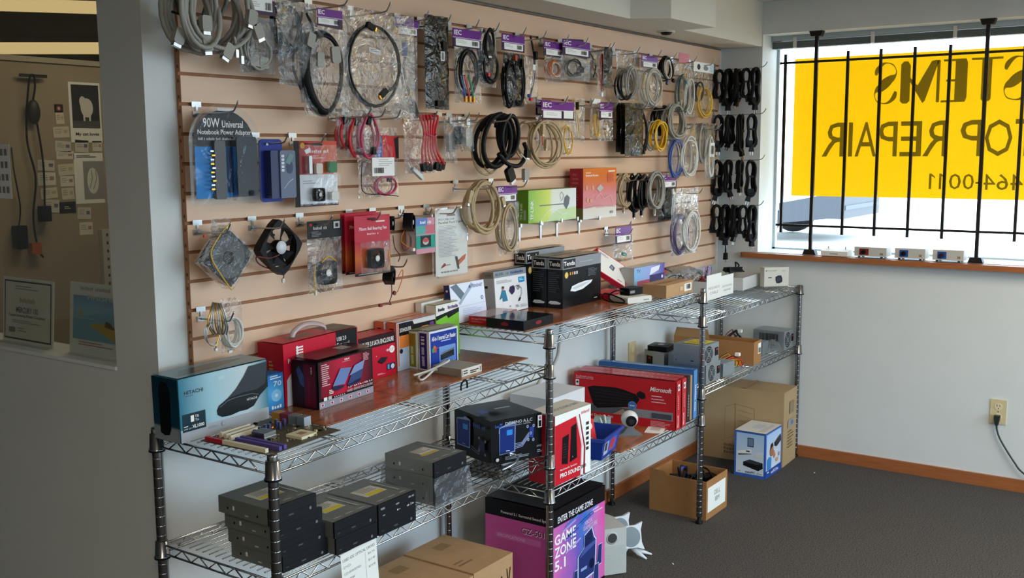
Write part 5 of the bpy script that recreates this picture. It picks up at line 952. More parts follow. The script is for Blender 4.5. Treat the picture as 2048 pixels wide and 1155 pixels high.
k = PK('cable_pack', 'bagged black cable hank tied with a white twist', 'cable pack', (956, 58, 992, 170), .08, (975, 55))
k.bag(0, 0, 1, 1.04, BAG, .016).coil(.5, .32, .28, .30, 4, .0042, BLACKC, .012).coil(.55, .68, .36, .26, 4, .0042, BLACKC, .012).plug(.5, .5, .018, .006, WHITE, .02, -.004, 'twist_tie').plug(.36, .82, .012, .012, REDC, .012, -.014, 'red_plug')
k = PK('cable_bundle', 'bundle of flat tan cable beside the black hank', 'cables', (984, 58, 1010, 158), .05, False)
for i in range(6): k.wire([(.15+.05*i, 0, .004*i), (.3+.06*i, .5, .004*i), (.6+.06*i, 1, .004*i)], .0035, TANC, 'strand')
k = PK('cable_pack', 'bagged black audio cables with purple header and pink end', 'cable pack', (1001, 70, 1048, 214), .07)
k.card(.0, .0, .96, .23, PURD, iec).bag(.12, .25, .98, 1, ASTAT, .012).coil(.35, .68, .2, .30, 2.5, .004, BLACKC).coil(.68, .66, .2, .30, 2.5, .004, BLACKC).plug(.5, .32, .012, .02, K('b0402a'), .012, -.012, 'red_plug').plug(.78, .38, .012, .03, BLACK, .012, -.012, 'plug')
k = PK('cable_pack', 'narrow bag with a dark lead and coloured wire ends', 'cable pack', (1044, 72, 1078, 208), .06)
k.bag(.2, .3, .95, 1, BAG, .012).wire([(.5, 0), (.72, .3), (.7, .6), (.45, .9)], .004, DKGREY).plug(.72, .28, .014, .03, BLACK, .012, -.006, 'connector').wire([(.75, .4), (.6, .7), (.5, .92)], .003, WHITEC).plug(.42, .93, .012, .012, REDC, .01, -.006, 'red_plug').plug(.34, .88, .012, .012, BLUEC, .01, -.006, 'blue_plug').card(.45, .42, .6, .5, PAPER, None, -.014, name='sticker')
k = PK('cable_pack', 'small bag of orange and white wires under a purple header', 'cable pack', (1085, 84, 1128, 162), .06)
k.card(.0, .0, .95, .38, PURD, iec).bag(.1, .35, 1, 1.02, BAG, .010).coil(.5, .68, .26, .20, 2.5, .0024, ORGC).coil(.56, .7, .2, .18, 2, .0024, WHITEC)
k = PK('cable_pack', 'bag of dark connectors under a creased purple header', 'cable pack', (1122, 82, 1180, 160), .075)
k.card(.0, .0, .95, .40, PURD, iec, poly=[(0, .1), (.9, -.1), (.75, 1.15), (.0, 1)]).bag(.0, .38, 1, 1.02, BAGF, .014).coil(.4, .7, .22, .2, 2.5, .003, DKGREY).plug(.62, .72, .03, .022, DKGREY, .012, -.008, 'connector', .3).plug(.5, .85, .035, .014, BLACK, .012, -.008, 'connector')
k = PK('cable_pack', 'crumpled bag of tan leads behind the creased purple header', 'cable pack', (1160, 96, 1204, 160), .03, (1192, 96))
k.bag(0, 0, 1, 1, BAGF, .014).wire([(.2, .2), (.5, .5), (.8, .9)], .003, ORGC).wire([(.4, .1), (.7, .5), (.6, .9)], .003, DKGREY).plug(.55, .45, .02, .02, LTGREY, .01, -.008, 'connector')
k = PK('cable_pack', 'thin bag of red and black wires hanging low', 'cable pack', (1194, 98, 1212, 192), .07)
k.bag(0, 0, 1, 1, BAG, .008).wire([(.5, .1), (.35, .5), (.5, .9)], .003, REDC).wire([(.6, .1), (.6, .5), (.45, .85)], .003, mat('maroon_wire', '6a1f2a', .5)).plug(.5, .97, .014, .016, WHITE, .01, 0, 'connector')
k = PK('cable_pack', 'thin glossy bag of grey leads beside the red wires', 'cable pack', (1208, 94, 1224, 176), .085, False)
k.bag(0, 0, 1, 1, ASTAT, .008).wire([(.4, .1), (.6, .5), (.4, .9)], .003, GREYC)
k = PK('cable_pack', 'bag of black network cable with a knotted top', 'cable pack', (1233, 102, 1278, 200), .07, (1255, 100))
k.bag(.0, .0, 1, 1, BAG, .016).coil(.35, .7, .3, .28, 3, .004, BLACKC).coil(.62, .62, .22, .3, 3, .004, GREYC)
k = PK('cable_pack', 'bag of coiled beige cable beneath a purple header card', 'cable pack', (1276, 112, 1326, 212), .08)
k.card(.08, .0, .72, .25, PURD, iec).bag(.0, .25, 1, 1.02, BAG, .016).coil(.55, .62, .32, .34, 4.5, .0036, LTGREY, .012)
k = PK('cable_coil', 'loose black and white striped cable coil on the top row', 'cables', (1315, 114, 1350, 168), .08)
k.coil(.5, .42, .34, .42, 3, .0042, BLACKC).coil(.55, .45, .22, .36, 1.5, .0035, WHITEC).plug(.8, .85, .02, .014, BLACK, .012, -.01, 'plug', .4).plug(.45, .95, .014, .02, K('4a5a78'), .01, -.01, 'plug', .5)
k = PK('cable_pack', 'tall clear bag with a salmon header and dark green cable', 'cable pack', (1350, 110, 1388, 230), .07)
k.card(.1, -.02, .62, .14, P('c8626a'), None, -.008).bag(.0, .1, 1, 1.02, BAG, .016).coil(.35, .66, .24, .3, 2.5, .004, mat('dark_green_cable', '22443c', .5)).coil(.72, .68, .2, .28, 2.5, .004, WHITEC)
k = PK('cable_pack', 'bag of yellow cable under white picture header cards', 'cable pack', (1384, 122, 1424, 235), .07)
def wc(f): f.rect(0, 0, 1, 1, WHITE); f.ell(.25, .5, .08, .3, INK); f.ell(.6, .45, .12, .25, GREYINK); f.rect(.8, .1, 1, .9, P('bcd0dc'))
k.card(.0, .03, 1, .2, WHITE, wc).bag(.05, .18, 1, 1, BAG, .016).coil(.6, .72, .32, .26, 4, .0038, YELC).coil(.3, .55, .22, .16, 2, .004, DKGREY)
# --- second row
k = PK('adapter_blister', 'large arched blister of a notebook power adapter', 'blister pack', (380, 208, 517, 407), .055, (420, 210), L=.16)
arch = [(0, 0), (1, 0), (1, .62)] + [(.5+.5*math.cos(a), .62+.38*math.sin(a)) for a in [PI*i/14 for i in range(1, 14)]] + [(0, .62)]
k.card(.0, .0, 1, 1, BLISTER, None, -.003, .012, 'blister_shell', arch)
inn = [(.07, .06), (.96, .06), (.96, .60)] + [(.5+.44*math.cos(a), .60+.34*math.sin(a)) for a in [PI*i/14 for i in range(1, 14)]] + [(.07, .60)]
def d90(f):
    f.poly(inn, P('1c7cc4')); f.poly([(.07, .575), (.96, .575)] + [(.5+.44*math.cos(a), .60+.34*math.sin(a)) for a in [PI*i/14 for i in range(0, 15)]], P('2a2b2e')); f.text('90W', .20, .765, .44, .86, WHITE, .01); f.text('Universal', .47, .765, .78, .835, WHITE, .01); f.text('Notebook Power Adapter', .12, .68, .9, .745, WHITE, .01); f.scrib('With 9 adapter tips suitable for most notebooks', .12, .64, .9, .665, P('b9bcc0')); f.rect(.40, .93, .64, .955, P('d9d9d9')); f.rect(.52, .11, .64, .57, P('0e2c50'))
k.card(0, 0, 1, 1, P('1c7cc4'), d90, .002, .001, 'backing_card', inn)
k.plug(.385, .66, .036, .15, mat('grey_holder', '3a3d42', .4), .010, -.006, 'tip_holder')
for i in range(10): k.plug(.255+.02*(i % 3 == 1), .47+.042*i, .011, .004, GOLD if i % 2 else STEEL, .006, -.012, 'adapter_tip')
b = MB(); b.X = Matrix.Translation(k.p(.74, .63, -.012)); b.rbox(-.034, .034, -.010, .012, -.078, .078, mat('glossy_brick', '2b2e33', .15), .008, 1); k.add(b, 'power_brick')
b = MB(); b.X = Matrix.Translation(k.p(.74, .64, -.014)); b.rbox(-.041, .041, -.012, .014, -.086, .086, BLISTER, .01, 1); k.add(b, 'blister_dome'); k.plug(.78, .9, .02, .014, BLACK, .02, -.012, 'plug')
k = PK('tool_blister', 'tall royal blue blister with a grey tool case', 'blister pack', (520, 278, 577, 403), .05, (535, 272), L=.12)
b = MB(); a, c = k.p(0, 1), k.p(.78, 0); b.rbox(a.x, c.x, -.002, .004, a.z, c.z, P('26398f', .25), .012); k.add(b, 'backing_card')
b = MB(); a, c = k.p(.12, .94), k.p(.95, .18); b.rbox(a.x, a.x+.03, -.03, -.002, a.z, c.z, mat('smoke_blue', '2b3560', .2), .005); b.rbox(a.x+.03, c.x, -.034, -.002, a.z, c.z, mat('grey_clear_case', '66708a', .15), .005); f = Face(b, V((a.x+.03, -.034, a.z)), V((1, 0, 0)), V((0, 0, 1)), V((0, -1, 0)), c.x-a.x-.03, c.z-a.z); f.scrib('TURBO', .08, .55, .26, .92, P('d6dae2'), .02, rot=True); f.line([(.2, .2), (.5, .33), (.8, .4)], .0015, P('c9ccd6')); f.ell(.6, .65, .22, .14, P('434a6a')); f.poly([(.3, .75), (.6, .95), (.9, .9), (.6, .7)], P('6a8a8c')); k.add(b, 'tool_case'); k.plug(.22, .08, .008, .006, STEEL, .006, -.004, 'hang_eyelet')
k = PK('fan_kit', 'red and white carded kit with a tiny fan', 'blister pack', (588, 282, 674, 412), .055, (612, 276), L=.13)
def dfk(f):
    f.rect(0, 0, 1, 1, P('d9d9db')); f.rect(0, .49, 1, 1, grad('fan_kit_red', [(0, '5a1a20'), (.3, 'b8262c'), (1, 'd0503c')], 0, .3)); f.rect(0, 0, .12, 1, P('1a1718')); f.rect(.12, .03, .1201, .48, WHITE); f.ell(.2, .93, .05, .045, P('d8a83c')); f.poly([(.24, .86), (.36, .9), (.4, .84), (.28, .8)], WHITE); f.rect(.42, .93, .66, .96, P('2a1a1a')); f.scrib('COOLER KIT', .36, .82, .8, .87, P('e8c0b8')); f.lines(.3, .72, .7, .78, 2, P('e0a49c')); f.lines(.18, .33, .5, .4, 2, P('a9a9ac')); f.rect(.12, .0, 1, .04, P('3a1a20'))
k.card(0, 0, 1, 1, WHITE, dfk, 0, .0015, 'backing_card').card(.12, .06, .98, .98, BLISTER, None, -.012, .016, 'blister').plug(.28, .36, .012, .05, STEEL, .01, -.014, 'grease_tube').plug(.48, .42, .026, .03, P('d8cfc0'), .01, -.014, 'pad').plug(.80, .40, .03, .032, mat('green_heat_sinks', '2f7a46', .4), .012, -.014, 'heat_sinks').plug(.85, .85, .03, .024, WHITEC, .01, -.012, 'connector')
def fan(b, c, s, t, hubm, rot=0.0, m=BLACK, tint=DKGREY, yaw=0.0):
    b.X = Matrix.Translation(c) @ Matrix.Rotation(yaw, 4, 'Z') @ Matrix.Rotation(rot, 4, 'Y'); N = 24; R = s*.47; out = []; h = s/2
    for i in range(N):
        a = 2*PI*i/N; ca, sa = math.cos(a), math.sin(a); q = h/max(abs(ca), abs(sa)); q = min(q, h*1.30); out.append((q*ca, q*sa))
    inn = [(R*math.cos(2*PI*i/N), R*math.sin(2*PI*i/N)) for i in range(N)]
    for y0, y1 in ((-t/2, t/2),):
        vs = [(x, y, z) for y in (y0, y1) for x, z in out+inn]
        fs = []
        for i in range(N):
            j = (i+1) % N; fs += [(i, j, N+j, N+i), (2*N+i, 3*N+i, 3*N+j, 2*N+j), (i, 2*N+i, 2*N+j, j), (N+i, N+j, 3*N+j, 3*N+i)]
        b.add(vs, fs, m)
    for i in range(7):
        a = 2*PI*i/7; vs = []
        for r, da in ((s*.16, 0), (R*.96, .12)):
            for e, y in ((-.28, t*.32), (.28, -t*.32)): vs.append((r*math.cos(a+e+da), y, r*math.sin(a+e+da)))
        b.add(vs, [(0, 1, 3, 2)], tint)
    b.lathe([(s*.17, t*.35), (s*.17, -t*.42), (s*.15, -t*.46)], m, 18, (0, 0, 0), 1); b.lathe([(.0, -t*.475), (s*.155, -t*.475), (s*.155, -t*.46)], hubm, 18, (0, 0, 0), 1)
    for i in range(4): a = PI/4+PI/2*i; b.box(-.002+R*.6*math.cos(a), .002+R*.6*math.cos(a), t*.4, t*.5, R*.6*math.sin(a)-.002, R*.6*math.sin(a)+.002, m)
    b.X = None; return b
SILV = mat('hub_label', 'd2d4dc', .4)
def fanpart(k, u, v, s, t, y=-.016, rot=0.0, hub=SILV, name='fan', yaw=0.0): b = MB(); fan(b, k.p(u, v, y), s, t, hub, rot, yaw=yaw); return k.add(b, name)
fanpart(k, .46, .82, .038, .014, -.016)
for i, (bx, lb, y) in enumerate((((672, 226, 704, 300), 'bagged red data cable, leftmost of the red trio', .05), ((690, 224, 730, 315), 'bagged red data cable, middle of the red trio', .07), ((712, 222, 760, 315), 'bagged pink red data cable, rightmost of the red trio', .09))):
    k = PK('data_cable_pack', lb, 'cable pack', bx, y, True if i != 1 else False, 0, 'bagged red data cables', .14)
    k.bag(0, 0, 1, 1, BAG, .014).coil(.5, .52, .36, .44, 2, .0042, (REDC, REDC, PINKC)[i], .008, pinch=.45).plug(.42, .2, .014, .026, BLACK, .012, -.01, 'connector', .2).plug(.6, .85, .014, .024, BLACK, .012, -.01, 'connector')
k = PK('cable_pack', 'clear bag with red and blue top holding a round pink cable', 'cable pack', (714, 252, 797, 394), .05, (762, 232), L=.13)
def drb(f): f.rect(0, 0, 1, 1, P('c9232e')); f.rect(0, 0, .3, 1, P('2a56b0')); f.poly([(0, .7), (.3, .7), (.25, 1), (0, 1)], P('3a9a8a')); f.poly([(.88, 0), (1, 0), (1, 1), (.8, .9)], P('1a1416')); f.text('LITE', .06, .3, .26, .55, P('d0d9ee'), rot=True)
k.card(.40, .14, .98, .46, P('c9232e'), drb, -.004, poly=[(0, 0), (.92, 0), (1, .78), (.5, 1.05), (.05, 1)]).bag(.02, .02, .98, 1, BAG, .01).card(.28, .44, .82, .70, WHITE, lambda f: (f.lines(.3, .5, .95, .9, 4, P('b9b9b9')), f.bars(.08, .15, .5, .45, INK)), -.012, name='label').coil(.66, .84, .24, .13, 3, .0022, PINKC, .004).plug(.72, .76, .014, .012, DKGREY, .01, -.006, 'connector').wire([(.06, .5, -.01), (.06, .9, -.01), (.5, .96, -.01), (.92, 1.0, -.01)], .0014, BLACKC, 'bag_seal')
k = PK('data_cable_pack', 'bright red data cables with black plugs in an open bag', 'cable pack', (808, 228, 895, 346), .08, (850, 228), L=.13)
k.bag(.0, .0, .75, 1.0, BAG, .02)
for i in range(6): k.wire([(.44+.02*i, .1, .004*i), (.36+.06*i, .03, -.004*i), (.40+.05*i, .3, -.01), (.34+.09*i, .62, -.012+.004*i), (.36+.10*i, .86, -.01)], .0042, REDC).plug(.36+.10*i, .90-.02*(i % 2), .013, .026, BLACK, .014, -.01+.004*(i % 3), 'connector', .25*(i-2)/2)
k.wire([(.42, .34, -.016), (.56, .38, -.02), (.66, .34, -.014)], .002, PINKC, 'tie').plug(.28, 1.0, .06, .012, GALV, .012, .0, 'bracket_strip', .6)
for i, (bx, lb, y) in enumerate((((888, 230, 915, 326), 'small grey adapter pack, nearest the red cables', .05), ((906, 232, 930, 298), 'small grey adapter pack, middle of three', .065), ((922, 236, 948, 302), 'small grey adapter pack with a pale face, rightmost of three', .08))):
    k = PK('adapter_pack', lb, 'cable pack', bx, y, i != 1, 0, 'small grey adapter packs', .12); k.bag(0, 0, 1, 1, BAG, .01).plug(.5, .58, .036, .06, (GREYC, DKGREY, LTGREY)[i], .014, 0, 'adapter').plug(.5, .12, .02, .02, WHITE, .002, -.004, 'tab')
k = PK('cable_coil', 'heavy black monitor cable coil with a wide plug', 'cables', (953, 228, 1048, 356), .09, (975, 236), L=.18)
k.coil(.36, .42, .30, .40, 2.2, .0085, BLACKC, .014, 0, .06, tilt=.25, n=8).coil(.60, .34, .18, .32, 2.2, .008, BLACKC, .012, -.01, .06, n=8).wire([(.3, .62, -.03), (.5, .78, -.03), (.75, .8, -.03), (.95, .6, -.02), (.9, .45, -.02)], .008, BLACKC, n=8).plug(.54, .94, .038, .05, BLACK, .016, -.03, 'wide_plug', -.5, WHITE).plug(.92, .62, .026, .03, BLACK, .014, -.03, 'plug', .1, WHITE).wire([(.74, .62, -.035), (.84, .72, -.04), (.78, .82, -.035)], .002, WHITEC, 'tie')
k.coil(.34, .5, .26, .40, 1.3, .004, TANC, .008, .02, name='tan_cable').plug(.98, .95, .03, .04, GREYC, .014, -.01, 'grey_plug', 0, WHITE)
k = PK('cable_coil', 'tan cable coil with square plugs left of the purple cards', 'cables', (1036, 236, 1118, 336), .08, (1045, 240), L=.16)
k.coil(.64, .52, .34, .44, 4, .004, TANC, .012, tilt=-.1).coil(.3, .42, .24, .36, 2, .004, TANC, .012, .02).plug(.5, .22, .018, .036, TANC, .014, -.016, 'plug', .1, STEEL).plug(.58, .52, .014, .034, TANC, .012, -.016, 'plug', .1, STEEL)
for i, (bx, lb) in enumerate((((1069, 200, 1102, 300), 'carded lead pack at the back of the purple headed pair'), ((1080, 203, 1145, 240), 'purple header pack with twin white labels'))):
    k = PK('cable_pack', lb, 'cable pack', bx, .05+.03*i, i == 1)
    if i: k.card(.0, .0, 1, 1, PURD, lambda f: (iec(f, (.05, .1, .6, .48)), f.rect(.66, .1, .96, .52, WHITE)))
    else: k.card(.0, .0, .9, .3, PURD, iec).bag(.1, .3, 1, 1, BAG, .01).wire([(.5, .35), (.4, .6), (.5, .9)], .003, REDC)
k = PK('cable_pack', 'clear bag with a thin yellow lead under the twin labels', 'cable pack', (1118, 238, 1146, 310), .06, False); k.bag(0, 0, 1, 1, BAG, .008).coil(.55, .58, .3, .36, 2, .0024, YELC)
k = PK('screwdriver_pack', 'narrow pack with a dark handled probe lead', 'cable pack', (1144, 196, 1170, 284), .06); k.bag(0, 0, 1, 1, BAG, .01).plug(.3, .18, .01, .03, BLACK, .01, -.006, 'handle').wire([(.35, .3), (.5, .6), (.55, .9)], .003, YELC).wire([(.3, .3), (.35, .6), (.5, .9)], .003, WHITEC)
k = PK('cable_pack', 'narrow pack of thin yellow wire beside the probe lead', 'cable pack', (1180, 196, 1200, 278), .06); k.bag(0, 0, 1, 1, BAG, .008).coil(.5, .68, .24, .26, 2.5, .0024, YELC).card(.1, .02, .9, .14, WHITE, None, -.006)
k = PK('cable_pack', 'empty looking clear bag with a tilted purple header', 'cable pack', (1196, 206, 1226, 282), .07); k.card(0, .0, .9, .42, PURD, iec, poly=[(0, -.1), (.95, .15), (.9, 1.1), (0, .8)]).bag(0, .4, 1, 1, BAG, .008).plug(.45, .68, .01, .008, K('6a2a1a'), .008, 0, 'jumper')
for i in range(3):
    k = PK('card_pack', ('dark antistatic pouch at the back of the slanting three', 'dark antistatic pouch in the middle of the slanting three', 'dark antistatic pouch at the front of the slanting three')[i], 'cable pack', (1232+9*i, 206, 1268+9*i, 304+4*i), .05+.022*i, i == 2, 0, 'slanting antistatic pouches'); k.bag(0, 0, 1, 1, ASTAT, .012, name='pouch').plug(.5, .62, .035, .06, DKGREY, .004, 0, 'board')
k = PK('cable_coil', 'black lead doubled over with jack plugs at its tips', 'cables', (1264, 208, 1300, 306), .09); k.wire([(.3, 0), (.2, .3), (.35, .7), (.6, .95)], .005, BLACKC).wire([(.4, 0), (.7, .3), (.85, .6), (.75, .95)], .005, BLACKC).coil(.55, .6, .22, .32, 2, .0045, BLACKC, .01, .01).plug(.35, .6, .008, .03, STEEL, .008, -.01, 'jack').plug(.62, .97, .016, .022, BLACK, .014, 0, 'plug')
k = PK('cable_coil', 'bright yellow network cable coil', 'cables', (1298, 240, 1333, 302), .10, (1316, 215)); k.coil(.55, .5, .36, .46, 5, .004, YELC, .012, tilt=.1).coil(.3, .5, .2, .44, 2, .0038, GREYC, .01, .02, name='grey_cable')
k = PK('cable_coil', 'black cable hank behind the yellow coil', 'cables', (1308, 212, 1338, 270), .05, False); k.coil(.5, .5, .4, .46, 5, .0045, BLACKC, .016)
k = PK('cable_coil', 'pale grey network cable coil above the blue bag', 'cables', (1330, 206, 1368, 276), .09); k.coil(.52, .52, .42, .46, 6, .004, GREYC, .014, tilt=-.1).plug(.55, .02, .01, .02, LTGREY, .01, -.01, 'plug', .4)
k = PK('cable_pack', 'bagged blue network cable next to silver cable', 'cable pack', (1336, 236, 1392, 352), .07, (1366, 240)); k.bag(.0, .1, 1, 1, BAG, .018).coil(.26, .68, .22, .3, 4, .004, BLUEC).coil(.66, .66, .24, .32, 4, .004, WHITEC, .01, -.008)
k = PK('cable_pack', 'bagged mid grey cable hank right of the blue bag', 'cable pack', (1390, 246, 1416, 326), .06); k.bag(0, 0, 1, 1, BAG, .012).coil(.5, .5, .34, .46, 5, .0036, GREYC, .01)
k = PK('cable_pack', 'narrow silver bag with a barcode card at the panel edge', 'cable pack', (1410, 246, 1430, 358), .075); k.bag(0, 0, 1, 1, BAG, .012).card(.3, .35, .75, .6, WHITE, lambda f: f.bars(.2, .2, .8, .8, INK), -.01, name='sticker').coil(.5, .6, .3, .36, 3, .0036, WHITEC)
# --- power cords on the four hooks at the right end
protos = []
for s in range(3):
    root = empty('power_cable', (0, 0, 0)); b = MB(); rr = random.Random(s); pts = []
    for i in range(6*20):                                           # a folded hank: round the hook, tied at the waist, fanned out below
        a = PI/2 + 2*PI*i/20; k = i/20; z = math.sin(a); x = math.cos(a); wst = .30+.70*abs(z+.12)**.9*(1.25 if z < 0 else .8)
        pts.append((.030*x*wst*(1+.12*math.sin(k*2.3+s))+.004*math.sin(k*3.1), .010*math.sin(k*2.7+s*2)+.004*x, -.072+.070*z*(1+.06*math.sin(k*1.9))))
    b.tube(pts, .0045, BLACKC, 6); b.build('flex', root)
    b = MB(); b.rbox(-.013, .013, -.013, .013, -.068, -.060, BLACK, .004); b.build('tie', root)
    b = MB(); b.X = Matrix.Rotation(.3-.3*s, 4, 'Y'); b.prism([(-.010, 0), (.010, 0), (.006, -.032), (-.006, -.032)][::-1], -.008, .008, BLACK); 
    for e in (-.005, .005): b.box(e-.001, e+.001, -.003, .003, .0, .016, STEEL)
    o = b.build('mains_plug', root); o.location = (.012-.012*s, -.004, -.165); o.rotation_euler = (PI, 0, 0); b = MB(); b.rbox(-.013, .013, -.009, .009, -.016, .016, BLACK, .004); o = b.build('socket_end', root, (-.018+.01*s, .004, -.13)); protos.append(root)
used = set()
for hi, (py, nm, n) in enumerate(((128, 'top', 5), (216, 'second', 4), (312, 'third', 4), (402, 'lowest', 5))):
    x = -.030; z = at(1424, py, 1, 0).z; hook(x, z, .27, 'black power cords on the %s corner hook' % nm)
    zz = G0 + GP*round((z-G0+.012)/GP) - .026
    for j in range(n):
        i = (hi+j) % 3; o = protos[i] if i not in used else copy_tree(protos[i]); used.add(i)
        o.location = (x, -.028-.048*j*(5/ (n+.0)) , zz); o.rotation_euler = (0, 0, -.55+.4*((j*7) % 3-1)); o.scale = (1.2, 1.2, .98+.13*((j*2+hi) % 3))
        tag(o, 'black power cord on the %s corner hook, %s' % (nm, ('nearest the slatwall', 'second from the slatwall', 'third from the slatwall', 'fourth from the slatwall', 'outermost')[j]), 'power cord', 'power cords on the corner hooks')
root = tag(empty('power_cable', (-.030, -.075, G0+GP*2-.03)), 'black power cord whose single plug dangles lowest below the corner hooks', 'power cord'); b = MB(); b.tube(smooth([(0, 0, .02), (.006, -.004, -.05), (.002, -.006, -.12), (.004, -.006, -.17)], 6), .0045, BLACKC, 6); b.build('flex', root)
b = MB(); b.prism([(-.006, -.165), (.014, -.165), (.018, -.20), (-.010, -.20)], -.014, .002, BLACK); [b.box(e-.001, e+.001, -.008, -.004, -.216, -.20, STEEL) for e in (0, .009)]; b.build('mains_plug', root)
# --- third row
k = PK('cable_coil', 'large tan cable coil with a connector at its upper left', 'cables', (918, 360, 1002, 466), .09, (952, 362), L=.14); k.coil(.56, .5, .34, .46, 4, .0052, TANC, .014, n=8).wire([(.46, .06, -.01), (.3, .15, -.01), (.18, .3, -.012)], .005, TANC).plug(.18, .3, .02, .045, TANC, .014, -.012, 'plug', .35, STEEL).plug(.98, .42, .018, .03, TANC, .014, -.01, 'plug', -.4, STEEL)
k = PK('cable_pack', 'bagged tan cable below a purple header beside the green box', 'cable pack', (992, 368, 1038, 506), .075, (1015, 370), L=.14); k.card(.0, .02, .86, .26, PURD, iec).bag(.1, .26, 1, 1.02, BAG, .018).coil(.52, .62, .34, .32, 3.5, .0042, TANC, .01)
def fixed(name, label, cat, c, w, d, h, m, draw, rz=0): return carton(name, label, cat, c, rz, w, d, h, m, draw)
a, c_ = at(1057, 447, 1, -.082), at(1152, 441, 1, -.082); z0 = a.z; hh = at(1057, 381, 1, -.082).z - z0
def d_tp(F):
    f = F('front'); f.rect(0, 0, 1, 1, grad('tp_front', [(0, '6aa81e'), (.15, '96bc2c'), (.42, 'c9d44a'), (.5, 'd9dccc'), (1, 'd4d8d8')], 0, .25)); f.poly([(.36, 0), (1, 0), (1, .4), (.6, .36), (.45, .18)], P('c2d8a0')) ; f.rect(.22, .50, .75, .53, P('5a5d60')); f.poly([(.72, .5), (.74, .72), (.8, .8), (.86, .7), (.84, .5), (.78, .32)], P('5a5d62')); f.line([(.66, .68), (.64, .82), (.68, .9), (.72, .8), (.70, .66), (.66, .62)], .002, P('4a4a3c')); f.line([(.26, .08), (.36, .3), (.46, .38), (.6, .3), (.7, .18), (.8, .22)], .0025, WHITE); f.text('TP-LINK', .03, .1, .09, .7, WHITE, .01, rot=True)
    l = F('left'); l.rect(0, 0, 1, 1, P('5f9226')); l.text('TP-LINK', .28, .1, .5, .62, P('dbe8c8'), .01, rot=True); l.rect(.6, .1, .8, .4, P('a9b09a')); F('top').rect(0, 0, 1, 1, P('a9b58a'))
fixed('antenna_box', 'lime green antenna box resting on slatwall brackets', 'box', ((a.x+c_.x)/2, -.057, z0), c_.x-a.x, .05, hh, P('8ab02c'), d_tp)
a2, c2 = at(1166, 439, 1, -.09), at(1232, 433, 1, -.09); z2 = a2.z; h2 = at(1166, 337, 1, -.09).z - z2
def d_mo(F):
    f = F('front'); f.rect(0, 0, 1, 1, grad('modem_box', [(0, 'cfc8c0'), (.2, 'c9b9a8'), (.24, 'c05a5a'), (.5, 'c8646a'), (.75, 'd0652e'), (1, 'd8702c')], 2, .2, .06)); f.text('External Modem', .08, .84, .45, .88, WHITE, .015); f.scrib('Internal', .08, .90, .22, .93, P('f0d9c8')); f.rect(.74, .92, .95, .95, P('f0d9c8')); f.rect(.72, .72, .9, .9, P('c0502a'))
    for q in ((.1, .62), (.28, .62), (.12, .38), (.22, .36)): f.ell(q[0], q[1], .03, .05, P('d89a6a'))
    f.poly([(.38, .6), (.5, .68), (.6, .6), (.48, .52)], P('b9a9a4')); f.line([(.35, .4), (.5, .5), (.6, .38), (.8, .45), (.9, .3)], .002, P('e8c0b8')); f.line([(.05, .22), (.5, .26), (.95, .2)], .0015, P('a08a80')); f.ell(.85, .1, .05, .03, P('8a8a80')); l = F('left'); l.rect(0, .22, 1, 1, P('a62c38')); l.rect(0, 0, 1, .22, P('7d7a4a')); l.lines(.2, .4, .7, .9, 6, P('b9525a')); l.lines(.2, .25, .7, .5, 5, P('c0686a'))
fixed('modem_box', 'red and orange shrink wrapped modem box right of the green box', 'box', ((a2.x+c2.x)/2, -.060, z2), c2.x-a2.x, .06, h2, P('c8646a'), d_mo)
for i, (px, zt, lb) in enumerate(((1064, z0, 'metal bracket under the left end of the green box'), (1106, z0, 'metal bracket under the middle of the green box'), (1138, z0, 'metal bracket under the right end of the green box'), (1182, z2, 'metal bracket under the red and orange box'))):
    x = at(px, 455, 1, -.06).x; zg = G0 + GP*math.floor((zt-.022-G0)/GP); b = MB(); b.box(-.006, .006, -.004, -.001, zg-zt-.008, -.001, STEEL); b.box(-.005, .005, -.10, -.001, -.006, -.0012, STEEL); b.box(-.005, .005, -.102, -.098, -.006, .008, STEEL); b.box(-.006, .006, -.001, .006, zg-zt-.003, zg-zt+.003, STEEL); b.box(-.006, .006, -.012, -.004, -.02, -.006, STEEL)
    tag(b.build('slat_bracket', None, (x, 0, zt)), lb, 'bracket', 'slatwall box brackets')
for bx, m, t, lb, y in (((1230, 352, 1264, 422), TANC, 3, 'tan lead coil, first in the row right of the modem box', .06), ((1256, 352, 1280, 434), BLACKC, 4, 'black lead with a silver jack hanging down, second in the row', .07), ((1270, 350, 1296, 430), BLACKC, 5, 'thick black lead coil with a hanging plug, third in the row', .08), ((1292, 346, 1326, 428), GREYC, 5, 'grey network cable coil, fourth in the row', .10)):
    k = PK('cable_coil', lb, 'cables', bx, y); k.coil(.5, .42, .36, .42, t, .0042, m, .012); k.plug(.5, .94, .010, .024, BLACK if m is BLACKC else m, .01, 0, 'plug', 0, STEEL); k.wire([(.5, .5), (.4, .7), (.5, .92)], .004, m)
k = PK('cable_pack', 'smoky bag under a purple header right of the grey coil', 'cable pack', (1316, 348, 1352, 440), .06); k.card(.1, .0, .95, .3, PURD, iec).bag(0, .28, 1, 1, ASTAT, .014).coil(.5, .65, .3, .3, 3, .004, DKGREY)
k = PK('cable_pack', 'large silvery bag of violet cable at the third row end', 'cable pack', (1340, 376, 1396, 508), .09, (1378, 372)); k.bag(.05, .0, 1, 1, BAG, .022).coil(.35, .68, .24, .28, 4, .0042, mat('violet_cable', '54406a', .45)).coil(.68, .66, .24, .3, 4, .0042, WHITEC, .01, -.008).plug(.6, .36, .02, .03, GREYC, .012, 0, 'plug')
